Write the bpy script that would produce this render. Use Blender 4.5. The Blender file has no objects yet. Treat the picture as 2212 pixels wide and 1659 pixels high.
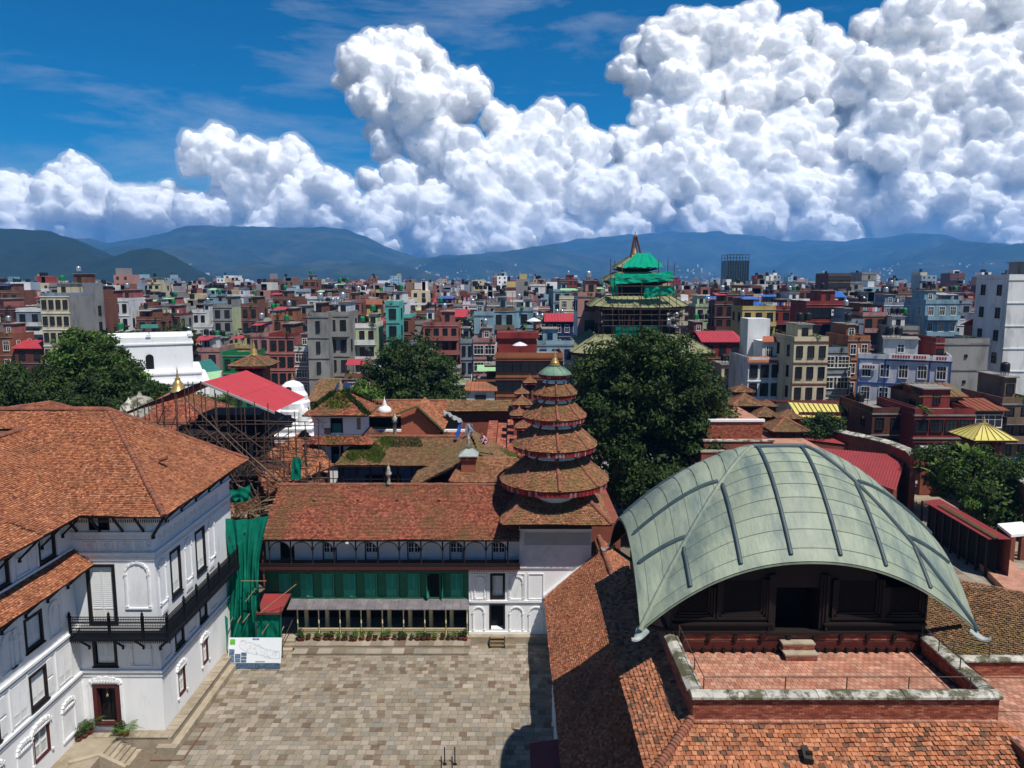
import bpy,math,random
import numpy as np
from mathutils import Vector,Matrix
SC=bpy.context.scene
COL=SC.collection
RND=random.Random(7)
EYE=25.0
PITCH=math.radians(7.7)
cam_data=bpy.data.cameras.new('camera')
cam_data.sensor_width=36.0
cam_data.lens=27.03
cam_data.clip_start=0.1
cam_data.clip_end=60000.0
cam=bpy.data.objects.new('camera',cam_data)
COL.objects.link(cam)
cam.location=(0.0,0.0,EYE)
cam.rotation_euler=(math.radians(90.0)-PITCH,0.0,0.0)
SC.camera=cam
SUN_TO=Vector((0.35,-0.40,1.0)).normalized()
SUN_EL=math.asin(SUN_TO.z)
SUN_ROT=math.atan2(SUN_TO.x,SUN_TO.y)
world=bpy.data.worlds.new('World')
SC.world=world
world.use_nodes= True
wn=world.node_tree
wn.nodes.clear()
w_out=wn.nodes.new('ShaderNodeOutputWorld')
w_bg=wn.nodes.new('ShaderNodeBackground')
w_bg.inputs["Strength"].default_value=0.062
sky=wn.nodes.new('ShaderNodeTexSky')
sky.sky_type='NISHITA'
sky.sun_disc= False
sky.sun_elevation=SUN_EL
sky.sun_rotation=SUN_ROT
sky.altitude=1400.0
sky.air_density=1.0
sky.dust_density=0.3
sky.ozone_density=2.0
w_tc=wn.nodes.new('ShaderNodeTexCoord')
w_map=wn.nodes.new('ShaderNodeMapping')
w_map.inputs['Scale'].default_value=(1.6,1.6,7.0)
w_map.inputs['Rotation'].default_value=(0.0,math.radians(14),0.0)
w_nz=wn.nodes.new('ShaderNodeTexNoise')
w_nz.inputs['Scale'].default_value=2.2
w_nz.inputs['Detail'].default_value=9.0
w_nz.inputs['Roughness'].default_value=0.62
w_nz.inputs['Distortion'].default_value=0.25
w_rmp=wn.nodes.new('ShaderNodeMapRange')
w_rmp.inputs['From Min'].default_value=0.5
w_rmp.inputs['From Max'].default_value=0.86
w_rmp.inputs['To Max'].default_value=0.62
w_mix=wn.nodes.new('ShaderNodeMix')
w_mix.data_type='RGBA'
w_mix.inputs['B'].default_value=(9.5,9.8,10.5,1)
w_hsv=wn.nodes.new('ShaderNodeHueSaturation')
w_hsv.inputs['Saturation'].default_value=1.75
w_hsv.inputs['Value'].default_value=1.18
L=wn.links.new
L(w_tc.outputs['Generated'],w_map.inputs['Vector'])
L(w_map.outputs['Vector'],w_nz.inputs['Vector'])
L(w_nz.outputs['Fac'],w_rmp.inputs['Value'])
L(w_rmp.outputs['Result'],w_mix.inputs['Factor'])
L(sky.outputs['Color'],w_hsv.inputs['Color'])
L(w_hsv.outputs['Color'],w_mix.inputs['A'])
L(w_mix.outputs['Result'],w_bg.inputs['Color'])
L(w_bg.outputs['Background'],w_out.inputs['Surface'])
sun_data=bpy.data.lights.new('sun','SUN')
sun_data.energy=5.0
sun_data.angle=math.radians(0.53)
sun_data.color=(1.0,0.955,0.88)
sun=bpy.data.objects.new('sun',sun_data)
COL.objects.link(sun)
sun.rotation_euler=(-SUN_TO).to_track_quat('-Z','Y').to_euler()
sun.location=(30,-30,90)
SC.view_settings.view_transform='Standard'
SC.view_settings.look='None'
SC.view_settings.gamma=1.0
SC.view_settings.exposure=0.14
SC.view_settings.use_curve_mapping= False
try:
 SC.cycles.max_bounces=6
 SC.cycles.diffuse_bounces=3
 SC.cycles.glossy_bounces=2
 SC.cycles.transparent_max_bounces=12
 SC.cycles.volume_bounces=2
 SC.cycles.use_denoising= True
except Exception:
 pass
_c,_s=math.cos(PITCH),math.sin(PITCH)
def ray(px,py):
 u=(px-1106.0)/1661.0
 v=(829.5-py)/1661.0
 return u,_c+v*_s,-_s+v*_c
def at_z(px,py,z=0.0):
 a,b,d=ray(px,py);t=(z-EYE)/d
 return Vector((a*t,b*t,z))
def at_y(px,py,y):
 a,b,d=ray(px,py);t=y/b
 return Vector((a*t,y,EYE+d*t))
def at_x(px,py,x):
 a,b,d=ray(px,py);t=x/a
 return Vector((x,b*t,EYE+d*t))
def rgba(c):
 return (c[0],c[1],c[2],1.0)
MATS={}
def mat(name,col,rough=0.85,n_scale=1.2,n_amt=0.18,stain=None,stain_scale=0.6,stain_amt=0.0,isl=0.0,hue=0.0,objr=0.0,bump=0.0,bump_scale=18.0,metal=0.0,spec=0.3,palette=None,pal_src='island',stretch=None,stain_lo=0.48,stain_hi=0.62):
 m=bpy.data.materials.new(name)
 m.use_nodes= True
 nt=m.node_tree
 nt.nodes.clear()
 N=nt.nodes.new
 K=nt.links.new
 out=N('ShaderNodeOutputMaterial')
 b=N('ShaderNodeBsdfPrincipled')
 b.inputs['Roughness'].default_value=rough
 b.inputs['Metallic'].default_value=metal
 b.inputs['Specular IOR Level'].default_value=spec
 K(b.outputs[0],out.inputs['Surface'])
 geo=N('ShaderNodeNewGeometry')
 oi=N('ShaderNodeObjectInfo')
 pos=geo.outputs['Position']
 ad=N('ShaderNodeMath');ad.operation='ADD'
 K(geo.outputs['Random Per Island'],ad.inputs[0]);K(oi.outputs['Random'],ad.inputs[1])
 fr_=N('ShaderNodeMath');fr_.operation='FRACT'
 K(ad.outputs[0],fr_.inputs[0])
 rnd=fr_.outputs[0]
 wn0=N('ShaderNodeTexWhiteNoise');wn0.noise_dimensions='1D'
 K(rnd,wn0.inputs['W'])
 rnd2=wn0.outputs['Value']
 if stretch:
  mp=N('ShaderNodeMapping')
  mp.inputs['Scale'].default_value=stretch
  K(pos,mp.inputs['Vector'])
  pos=mp.outputs['Vector']
 if palette:
  rp=N('ShaderNodeValToRGB')
  rp.color_ramp.interpolation='CONSTANT'
  els=rp.color_ramp.elements
  n=len(palette)
  while len(els)<n:
   els.new(0.5)
  for i,c in enumerate(palette):
   els[i].position=i/n
   els[i].color=rgba(c)
  K(oi.outputs['Random'] if pal_src=='object' else rnd,rp.inputs['Fac'])
  color=rp.outputs['Color']
 else:
  rgb=N('ShaderNodeRGB')
  rgb.outputs[0].default_value=rgba(col)
  color=rgb.outputs[0]
 nz=N('ShaderNodeTexNoise')
 nz.inputs['Scale'].default_value=n_scale
 nz.inputs['Detail'].default_value=6.0
 nz.inputs['Roughness'].default_value=0.65
 K(pos,nz.inputs['Vector'])
 val=N('ShaderNodeMapRange')
 val.inputs['From Min'].default_value=0.25
 val.inputs['From Max'].default_value=0.75
 val.inputs['To Min'].default_value=1.0-n_amt
 val.inputs['To Max'].default_value=1.0+n_amt
 K(nz.outputs['Fac'],val.inputs['Value'])
 v=val.outputs['Result']
 def mulrand(v,src,amt):
  mr=N('ShaderNodeMapRange')
  mr.inputs['To Min'].default_value=1.0-amt
  mr.inputs['To Max'].default_value=1.0+amt
  K(src,mr.inputs['Value'])
  mu=N('ShaderNodeMath');mu.operation='MULTIPLY'
  K(v,mu.inputs[0]);K(mr.outputs['Result'],mu.inputs[1])
  return mu.outputs[0]
 if isl:
  v=mulrand(v,rnd2,isl)
 if objr:
  v=mulrand(v,oi.outputs['Random'],objr)
 hs=N('ShaderNodeHueSaturation')
 K(color,hs.inputs['Color'])
 K(v,hs.inputs['Value'])
 if hue:
  mh=N('ShaderNodeMapRange')
  mh.inputs['To Min'].default_value=0.5-hue
  mh.inputs['To Max'].default_value=0.5+hue
  K(rnd2,mh.inputs['Value'])
  K(mh.outputs['Result'],hs.inputs['Hue'])
 color=hs.outputs['Color']
 if stain is not None and stain_amt:
  n2=N('ShaderNodeTexNoise')
  n2.inputs['Scale'].default_value=stain_scale
  n2.inputs['Detail'].default_value=8.0
  n2.inputs['Roughness'].default_value=0.7
  K(pos,n2.inputs['Vector'])
  r2=N('ShaderNodeMapRange')
  r2.inputs['From Min'].default_value=stain_lo
  r2.inputs['From Max'].default_value=stain_hi
  r2.inputs['To Max'].default_value=stain_amt
  K(n2.outputs['Fac'],r2.inputs['Value'])
  mx=N('ShaderNodeMix');mx.data_type='RGBA'
  K(r2.outputs['Result'],mx.inputs['Factor'])
  K(color,mx.inputs['A'])
  mx.inputs['B'].default_value=rgba(stain)
  color=mx.outputs['Result']
 K(color,b.inputs['Base Color'])
 if bump:
  n3=N('ShaderNodeTexNoise')
  n3.inputs['Scale'].default_value=bump_scale
  n3.inputs['Detail'].default_value=5.0
  K(pos,n3.inputs['Vector'])
  bp=N('ShaderNodeBump')
  bp.inputs['Strength'].default_value=bump
  bp.inputs['Distance'].default_value=0.05
  K(n3.outputs['Fac'],bp.inputs['Height'])
  K(bp.outputs['Normal'],b.inputs['Normal'])
 MATS[name]=m
 return m
def M(n):
 return MATS[n]
WL={}
def wloc(o):
 return WL.get(o.name,Vector((0,0,0))) if o else Vector((0,0,0))
def tag(o,label=None,cat=None,group=None,kind=None):
 if label:o['label']=label
 if cat:o['category']=cat
 if group:o['group']=group
 if kind:o['kind']=kind
 return o
def thing(name,label,cat,loc=(0,0,0),rz=0.0,group=None):
 o=bpy.data.objects.new(name, None)
 o.empty_display_size=0.3
 COL.objects.link(o)
 o.location=loc
 o.rotation_euler=(0,0,rz)
 WL[o.name]=Vector(loc)
 return tag(o,label,cat,group)
def link(name,mesh,parent=None,loc=(0,0,0),rot=None,kind=None):
 o=bpy.data.objects.new(name,mesh)
 COL.objects.link(o)
 o.location=loc
 if rot is not None:
  o.rotation_euler=rot
 if parent is not None:
  o.parent=parent
 WL[o.name]=wloc(parent)+Vector(loc)
 if kind:
  o['kind']=kind
 return o
class MB:
 """collects polygons; fr = (origin, right, out) gives a facade frame (a along, n outwards, b up)"""
 def __init__(self,fr=None):
  self.v=[];self.f=[];self.m=[];self.sm=[]
  self.fr=fr
 def P(self,p):
  if self.fr is None:
   return (p[0],p[1],p[2])
  O,R,Nn=self.fr
  return (O[0]+R[0]*p[0]+Nn[0]*p[1],O[1]+R[1]*p[0]+Nn[1]*p[1],O[2]+p[2])
 def add(self,pts,faces,m=0,smooth=False):
  k=len(self.v)
  self.v+=[self.P(p) for p in pts]
  for f in faces:
   self.f.append([i+k for i in f]);self.m.append(m);self.sm.append(smooth)
  return self
 def box(self,x0,x1,y0,y1,z0,z1,m=0):
  p=[(x0,y0,z0),(x1,y0,z0),(x1,y1,z0),(x0,y1,z0),(x0,y0,z1),(x1,y0,z1),(x1,y1,z1),(x0,y1,z1)]
  return self.add(p,[(0,3,2,1),(4,5,6,7),(0,1,5,4),(1,2,6,5),(2,3,7,6),(3,0,4,7)],m)
 def poly(self,pts,m=0):
  return self.add(pts,[tuple(range(len(pts)))],m)
 def slab(self,pts,th,m=0):
  """polygon given a thickness downwards"""
  n=len(pts)
  lo=[(p[0],p[1],p[2]-th) for p in pts]
  fs=[tuple(range(n)),tuple(range(2*n-1,n-1,-1))]
  fs+=[(i,(i+1)%n,(i+1)%n+n,i+n) for i in range(n)]
  return self.add(list(pts)+lo,fs,m)
 def prism(self,pts2,n0,n1,m=0):
  """2-D outline (a, b) extruded from n0 to n1 (second axis)"""
  n=len(pts2)
  A=[(p[0],n0,p[1]) for p in pts2];B=[(p[0],n1,p[1]) for p in pts2]
  fs=[tuple(range(n)),tuple(range(2*n-1,n-1,-1))]
  fs+=[(i,(i+1)%n,(i+1)%n+n,i+n) for i in range(n)]
  return self.add(A+B,fs,m)
 def tube(self,p0,p1,r,n=6,r1=None,m=0,smooth=True):
  p0=Vector(p0);p1=Vector(p1);d=(p1-p0)
  if d.length<1e-6: return self
  d.normalize()
  a=d.orthogonal().normalized();b=d.cross(a)
  r1=r if r1 is None else r1
  pts=[]
  for k in range(n):
   t=2*math.pi*k/n
   q=a*math.cos(t)+b*math.sin(t)
   pts.append(p0+q*r)
  for k in range(n):
   t=2*math.pi*k/n
   q=a*math.cos(t)+b*math.sin(t)
   pts.append(p1+q*r1)
  fs=[(k,(k+1)%n,(k+1)%n+n,k+n) for k in range(n)]
  self.add([tuple(p) for p in pts],fs,m,smooth)
  self.add([tuple(p) for p in pts[:n]],[tuple(range(n-1,-1,-1))],m)
  self.add([tuple(p) for p in pts[n:]],[tuple(range(n))],m)
  return self
 def path(self,pts,r,n=6,m=0):
  for i in range(len(pts)-1):
   self.tube(pts[i],pts[i+1],r,n,m=m)
  return self
 def lathe(self,prof,c=(0,0,0),n=20,m=0,smooth=True,a0=0.0,a1=2*math.pi):
  """prof: list of (radius, z)"""
  full=abs(a1-a0-2*math.pi)<1e-6
  cols=n if full else n+1
  pts=[]
  for (r,z) in prof:
   for k in range(cols):
    t=a0+(a1-a0)*k/n
    pts.append((c[0]+r*math.cos(t),c[1]+r*math.sin(t),c[2]+z))
  fs=[]
  for i in range(len(prof)-1):
   for k in range(n):
    k2=(k+1)%cols
    fs.append((i*cols+k,i*cols+k2,(i+1)*cols+k2,(i+1)*cols+k))
  return self.add(pts,fs,m,smooth)
 def grid(self,P,m=0,smooth=True):
  """P: 2-D list of points"""
  r=len(P);c=len(P[0])
  pts=[tuple(p) for row in P for p in row]
  fs=[(i*c+j,i*c+j+1,(i+1)*c+j+1,(i+1)*c+j) for i in range(r-1) for j in range(c-1)]
  return self.add(pts,fs,m,smooth)
 def mesh(self,name,mats,off=(0,0,0)):
  me=bpy.data.meshes.new(name)
  me.from_pydata([(p[0]-off[0],p[1]-off[1],p[2]-off[2]) for p in self.v],[],self.f)
  if not isinstance(mats,(list,tuple)):mats=[mats]
  for x in mats:
   me.materials.append(M(x) if isinstance(x,str) else x)
  if len(mats)>1:
   me.polygons.foreach_set('material_index',self.m)
  me.polygons.foreach_set('use_smooth',self.sm)
  me.update()
  return me
 def build(self,name,mats,parent=None,local=False,kind=None):
  off=Vector((0,0,0)) if local else wloc(parent)
  return link(name,self.mesh(name,mats,off),parent,kind=kind)
def np_mesh(name,V,F,mats,smooth=False,mat_idx=None):
 """V (n,3) float, F (m,k) int"""
 me=bpy.data.meshes.new(name)
 V=np.ascontiguousarray(V,dtype=np.float32);F=np.ascontiguousarray(F,dtype=np.int32)
 m,k=F.shape
 me.vertices.add(len(V));me.vertices.foreach_set('co',V.ravel())
 me.loops.add(m*k);me.loops.foreach_set('vertex_index',F.ravel())
 me.polygons.add(m)
 me.polygons.foreach_set('loop_start',np.arange(0,m*k,k,dtype=np.int32))
 if not isinstance(mats,(list,tuple)):mats=[mats]
 for x in mats:
  me.materials.append(M(x) if isinstance(x,str) else x)
 me.polygons.foreach_set('use_smooth',np.full(m,smooth,dtype=bool))
 if mat_idx is not None:
  me.polygons.foreach_set('material_index',np.ascontiguousarray(mat_idx,dtype=np.int32))
 me.update(calc_edges=True)
 return me
def struct(o):
 o['kind']='structure'
 return o
mat('ground_earth',(0.14,0.12,0.09),n_scale=0.05,n_amt=0.3)
mb=MB();mb.box(-15000,15000,-1500,24000,-2.0,-0.02)
struct(mb.build('ground','ground_earth'))
# ================================================================== surfaces
mat('tile_orange',(0.40,0.14,0.065),palette=[(0.35,0.13,0.058),(0.31,0.108,0.05),(0.39,0.155,0.075),(0.27,0.09,0.043),(0.34,0.125,0.056),(0.29,0.102,0.048),(0.43,0.19,0.10),(0.19,0.065,0.034)],isl=0.16,n_scale=0.5,n_amt=0.2,stain=(0.13,0.07,0.04),stain_scale=0.42,stain_amt=0.45,stain_lo=0.5,stain_hi=0.68,rough=0.9)
mat('tile_red',(0.34,0.09,0.05),palette=[(0.31,0.09,0.05),(0.26,0.072,0.04),(0.36,0.13,0.075),(0.21,0.058,0.034),(0.29,0.10,0.055),(0.15,0.045,0.028)],isl=0.18,n_scale=0.5,n_amt=0.2,stain=(0.13,0.085,0.035),stain_scale=0.23,stain_amt=0.72,stain_lo=0.47,stain_hi=0.62,rough=0.9)
mat('tile_near',(0.40,0.15,0.08),palette=[(0.40,0.15,0.07),(0.34,0.12,0.055),(0.44,0.19,0.10),(0.27,0.10,0.05),(0.38,0.16,0.08),(0.32,0.115,0.055),(0.14,0.07,0.042),(0.42,0.165,0.078)],isl=0.2,n_scale=2.0,n_amt=0.25,stain=(0.06,0.05,0.035),stain_scale=1.6,stain_amt=0.8,stain_lo=0.56,stain_hi=0.66,rough=0.92)
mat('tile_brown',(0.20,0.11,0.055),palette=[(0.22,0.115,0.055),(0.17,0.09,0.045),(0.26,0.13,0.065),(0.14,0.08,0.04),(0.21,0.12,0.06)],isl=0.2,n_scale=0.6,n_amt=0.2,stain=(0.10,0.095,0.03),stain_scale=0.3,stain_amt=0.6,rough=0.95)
mat('tile_pagoda',(0.30,0.14,0.065),palette=[(0.28,0.12,0.06),(0.23,0.095,0.046),(0.33,0.155,0.08),(0.17,0.075,0.038),(0.25,0.125,0.06)],isl=0.2,n_scale=0.7,n_amt=0.2,stain=(0.15,0.12,0.04),stain_scale=0.4,stain_amt=0.6,rough=0.92)
mat('tile_deck',(0.05,0.02,0.014),n_amt=0.2)
mat('ridge_clay',(0.24,0.085,0.05),isl=0.22,n_scale=2.0,n_amt=0.25,stain=(0.08,0.06,0.04),stain_scale=1.2,stain_amt=0.6)
mat('moss',(0.045,0.05,0.012),n_scale=3,n_amt=0.4)
mat('white_plaster',(0.80,0.80,0.80),n_scale=0.7,n_amt=0.05,stain=(0.44,0.42,0.38),stain_scale=1.1,stain_amt=0.5,stain_lo=0.52,stain_hi=0.76,stretch=(1,1,0.3),bump=0.12,bump_scale=9)
mat('white_trim',(0.78,0.78,0.77),n_scale=3,n_amt=0.07,stain=(0.45,0.43,0.39),stain_scale=2.2,stain_amt=0.4,stain_lo=0.52,stain_hi=0.75)
mat('white_paint',(0.74,0.74,0.71),n_scale=4,n_amt=0.06)
mat('mid_grey',(0.33,0.34,0.32),n_scale=0.8,n_amt=0.15)
mat('pale_plaster',(0.55,0.56,0.58),n_scale=0.7,n_amt=0.1,stain=(0.34,0.33,0.31),stain_scale=0.8,stain_amt=0.4)
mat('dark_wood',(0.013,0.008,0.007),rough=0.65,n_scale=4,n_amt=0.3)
mat('red_wood',(0.075,0.014,0.011),rough=0.6,n_scale=4,n_amt=0.25)
mat('black_iron',(0.007,0.008,0.012),rough=0.7,spec=0.15,n_amt=0.15)
mat('void',(0.004,0.004,0.005),n_amt=0.0)
mat('glass_dark',(0.018,0.022,0.028),rough=0.12,spec=0.6,n_amt=0.0)
mat('green_paint',(0.010,0.125,0.058),rough=0.55,n_scale=2,n_amt=0.2,bump=0.05)
mat('green_louver',(0.03,0.30,0.19),rough=0.5,n_scale=2,n_amt=0.18)
mat('cream_paint',(0.62,0.52,0.30),n_scale=2,n_amt=0.1)
mat('lead_sheet',(0.15,0.135,0.145),rough=0.55,n_scale=1.6,n_amt=0.25,stain=(0.26,0.24,0.24),stain_scale=1.4,stain_amt=0.5)
mat('step_stone',(0.33,0.275,0.20),n_scale=1.5,n_amt=0.18,stain=(0.17,0.13,0.075),stain_scale=0.8,stain_amt=0.6,isl=0.14,objr=0.14,bump=0.2)
mat('paving',(0.256,0.212,0.156),palette=[(0.256,0.208,0.151),(0.281,0.233,0.175),(0.213,0.168,0.117),(0.307,0.261,0.206),(0.239,0.204,0.156),(0.187,0.147,0.100),(0.324,0.278,0.217),(0.213,0.192,0.156),(0.264,0.221,0.156),(0.157,0.110,0.075),(0.289,0.245,0.186),(0.230,0.196,0.139)],isl=0.11,n_scale=0.45,n_amt=0.22,stain=(0.358,0.319,0.264),stain_scale=3.2,stain_amt=0.45,stain_lo=0.55,stain_hi=0.7,bump=0.25,bump_scale=14)
mat('paving_joint',(0.16,0.125,0.085),n_scale=4,n_amt=0.3)
mat('brick',(0.28,0.075,0.04),palette=[(0.30,0.08,0.042),(0.25,0.062,0.034),(0.34,0.10,0.055),(0.21,0.05,0.03),(0.29,0.09,0.05),(0.38,0.14,0.08)],isl=0.18,n_scale=4,n_amt=0.2)
mat('brick_wall',(0.24,0.068,0.040),n_scale=1.2,n_amt=0.25,stain=(0.10,0.05,0.035),stain_scale=0.7,stain_amt=0.5,bump=0.2)
mat('brick_joint',(0.14,0.07,0.045),n_amt=0.3,n_scale=5)
mat('floor_tile',(0.44,0.20,0.13),palette=[(0.44,0.20,0.13),(0.40,0.17,0.11),(0.48,0.24,0.16),(0.50,0.27,0.18),(0.36,0.15,0.095),(0.43,0.22,0.15)],isl=0.12,n_scale=1.3,n_amt=0.18,stain=(0.22,0.11,0.07),stain_scale=1.0,stain_amt=0.55)
mat('coping_stone',(0.42,0.40,0.34),n_scale=3,n_amt=0.2,stain=(0.07,0.065,0.03),stain_scale=1.7,stain_amt=0.92,stain_lo=0.46,stain_hi=0.56,isl=0.2,objr=0.15,bump=0.3)
mat('copper_seam',(0.135,0.17,0.14),n_amt=0.3)
mat('copper_green',(0.26,0.295,0.215),rough=0.55,n_scale=0.7,n_amt=0.22,stretch=(1.5,0.5,0.5),stain=(0.09,0.135,0.135),stain_scale=0.6,stain_amt=0.85,stain_lo=0.46,stain_hi=0.66,objr=0.08,bump=0.35,bump_scale=5.0,spec=0.35)
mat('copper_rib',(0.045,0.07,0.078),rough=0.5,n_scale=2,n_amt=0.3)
mat('copper_tip',(0.30,0.34,0.31),rough=0.5,n_scale=3,n_amt=0.2)
mat('copper_small',(0.15,0.24,0.17),rough=0.6,n_scale=2,n_amt=0.25)
mat('gold',(0.55,0.36,0.12),rough=0.35,metal=0.6,n_amt=0.15)
mat('gold_dull',(0.30,0.22,0.11),rough=0.5,metal=0.3,n_amt=0.2)
mat('red_cloth',(0.30,0.02,0.025),n_scale=5,n_amt=0.35,isl=0.3,palette=[(0.32,0.022,0.028),(0.24,0.015,0.02),(0.34,0.2,0.2),(0.22,0.016,0.02),(0.20,0.012,0.018)])
mat('tin_red',(0.42,0.045,0.055),rough=0.5,n_scale=0.7,n_amt=0.12,stain=(0.30,0.05,0.055),stain_scale=0.8,stain_amt=0.4)
mat('tin_rust',(0.27,0.035,0.035),rough=0.6,n_scale=0.9,n_amt=0.2,stain=(0.17,0.05,0.04),stain_scale=1.2,stain_amt=0.6)
mat('tin_yellow',(0.58,0.50,0.12),rough=0.5,n_scale=0.7,n_amt=0.1)
mat('tin_green',(0.30,0.52,0.27),rough=0.6,n_scale=0.5,n_amt=0.1)
mat('tin_teal',(0.03,0.16,0.13),rough=0.6,n_scale=0.5,n_amt=0.2)
mat('tin_grey',(0.34,0.34,0.33),rough=0.5,n_scale=0.5,n_amt=0.2,stain=(0.2,0.12,0.08),stain_scale=0.5,stain_amt=0.5)
mat('steel_pole',(0.075,0.045,0.035),rough=0.6,n_scale=3,n_amt=0.3,objr=0.4)
mat('bamboo',(0.22,0.15,0.075),n_scale=4,n_amt=0.25,objr=0.25)
mat('terracotta',(0.24,0.055,0.04),n_amt=0.15)
mat('trunk_bark',(0.055,0.042,0.03),n_scale=6,n_amt=0.35)
mat('rubble',(0.24,0.16,0.10),n_scale=3,n_amt=0.4,isl=0.35)
mat('concrete',(0.30,0.29,0.27),n_scale=0.35,n_amt=0.2,stain=(0.14,0.13,0.12),stain_scale=0.3,stain_amt=0.6,stretch=(1,1,0.4))
mat('solar',(0.02,0.035,0.09),rough=0.2,spec=0.6,n_amt=0.0)
mat('tarp_blue',(0.03,0.13,0.52),rough=0.5,n_scale=0.8,n_amt=0.15)
mat('skin',(0.30,0.16,0.10),n_amt=0.1)
mat('cloth_pink',(0.60,0.30,0.36),n_amt=0.15)
mat('cloth_dark',(0.03,0.035,0.06),n_amt=0.2)
mat('poster_white',(0.62,0.64,0.66),n_scale=1.0,n_amt=0.03)
mat('poster_line',(0.22,0.23,0.24),n_amt=0.1)
mat('poster_blue',(0.02,0.13,0.42),n_amt=0.2)
mat('poster_green',(0.12,0.36,0.05),n_amt=0.3,n_scale=9)
mat('photo_print',(0.09,0.15,0.24),n_scale=7,n_amt=0.6,stain=(0.03,0.04,0.04),stain_scale=8,stain_amt=0.9)
mat('drain_red',(0.13,0.06,0.038),n_scale=6,n_amt=0.4)
def net_mat(name,col):
 m=bpy.data.materials.new(name);m.use_nodes= True
 nt=m.node_tree;nt.nodes.clear()
 o=nt.nodes.new('ShaderNodeOutputMaterial')
 d=nt.nodes.new('ShaderNodeBsdfDiffuse');t=nt.nodes.new('ShaderNodeBsdfTranslucent')
 n=nt.nodes.new('ShaderNodeTexNoise');n.inputs['Scale'].default_value=2.5;n.inputs['Detail'].default_value=6
 g=nt.nodes.new('ShaderNodeNewGeometry')
 h=nt.nodes.new('ShaderNodeHueSaturation');h.inputs['Color'].default_value=rgba(col)
 r=nt.nodes.new('ShaderNodeMapRange');r.inputs['To Min'].default_value=0.55;r.inputs['To Max'].default_value=1.45
 nt.links.new(g.outputs['Position'],n.inputs['Vector']);nt.links.new(n.outputs['Fac'],r.inputs['Value']);nt.links.new(r.outputs['Result'],h.inputs['Value'])
 nt.links.new(h.outputs['Color'],d.inputs['Color']);nt.links.new(h.outputs['Color'],t.inputs['Color'])
 mx=nt.nodes.new('ShaderNodeMixShader');mx.inputs[0].default_value=0.3
 nt.links.new(d.outputs[0],mx.inputs[1]);nt.links.new(t.outputs[0],mx.inputs[2]);nt.links.new(mx.outputs[0],o.inputs['Surface'])
 MATS[name]=m
net_mat('net_green',(0.01,0.21,0.135))
net_mat('net_bright',(0.01,0.36,0.22))
net_mat('plastic_sheet',(0.36,0.37,0.39))
def leaf_mat(name,col,isl=0.55):
 m=bpy.data.materials.new(name);m.use_nodes= True
 nt=m.node_tree;nt.nodes.clear()
 o=nt.nodes.new('ShaderNodeOutputMaterial')
 b=nt.nodes.new('ShaderNodeBsdfPrincipled');b.inputs['Roughness'].default_value=0.6;b.inputs['Specular IOR Level'].default_value=0.22
 t=nt.nodes.new('ShaderNodeBsdfTranslucent')
 g=nt.nodes.new('ShaderNodeNewGeometry')
 h=nt.nodes.new('ShaderNodeHueSaturation');h.inputs['Color'].default_value=rgba(col)
 r=nt.nodes.new('ShaderNodeMapRange');r.inputs['To Min'].default_value=1-isl;r.inputs['To Max'].default_value=1+isl
 r2=nt.nodes.new('ShaderNodeMapRange');r2.inputs['To Min'].default_value=0.46;r2.inputs['To Max'].default_value=0.52
 w=nt.nodes.new('ShaderNodeTexWhiteNoise');w.noise_dimensions='1D'
 nt.links.new(g.outputs['Random Per Island'],r.inputs['Value']);nt.links.new(r.outputs['Result'],h.inputs['Value'])
 nt.links.new(g.outputs['Random Per Island'],w.inputs['W']);nt.links.new(w.outputs['Value'],r2.inputs['Value']);nt.links.new(r2.outputs['Result'],h.inputs['Hue'])
 nt.links.new(h.outputs['Color'],b.inputs['Base Color']);nt.links.new(h.outputs['Color'],t.inputs['Color'])
 mx=nt.nodes.new('ShaderNodeMixShader');mx.inputs[0].default_value=0.22
 nt.links.new(b.outputs[0],mx.inputs[1]);nt.links.new(t.outputs[0],mx.inputs[2]);nt.links.new(mx.outputs[0],o.inputs['Surface'])
 MATS[name]=m
leaf_mat('leaf_dark',(0.030,0.060,0.012))
leaf_mat('leaf_mid',(0.042,0.080,0.014))
leaf_mat('leaf_bright',(0.085,0.17,0.025))
leaf_mat('grass_blade',(0.10,0.135,0.025))
# ================================================================== shared builders
def pip(px,py,poly):
 """vectorised point in polygon"""
 inside=np.zeros(len(px),bool);n=len(poly);j=n-1
 for i in range(n):
  xi,yi=poly[i];xj,yj=poly[j]
  c=((yi>py)!=(yj>py))&(px<(xj-xi)*(py-yi)/((yj-yi) if yj!=yi else 1e-9)+xi)
  inside^=c;j=i
 return inside
def tile_shape(n,tw,tr,lift,rs):
 """local tile corners (n, 8, 3): across, up-slope, proud"""
 T=np.zeros((n,8,3))
 w=tw*0.5*(0.84+0.08*rs.rand(n));lo=-tr*0.62;hi=tr*0.75
 up=lift*(0.75+0.6*rs.rand(n));sk=(rs.rand(n)-0.5)*lift*0.7;dl=(rs.rand(n)-0.5)*tr*0.16
 T[:,0]=np.stack([-w,lo+dl,up+sk],1);T[:,1]=np.stack([w,lo+dl,up-sk],1)
 T[:,2]=np.stack([w,np.full(n,hi),np.full(n,0.006)],1);T[:,3]=np.stack([-w,np.full(n,hi),np.full(n,0.006)],1)
 T[:,4]=np.stack([-w,lo+dl,np.full(n,-0.01)],1);T[:,5]=np.stack([w,lo+dl,np.full(n,-0.01)],1)
 T[:,6]=np.stack([w,np.full(n,hi),np.full(n,-0.01)],1);T[:,7]=np.stack([-w,np.full(n,hi),np.full(n,-0.01)],1)
 return T
TF=np.array([[0,1,2,3],[4,5,1,0],[5,6,2,1],[7,4,0,3]])
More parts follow.
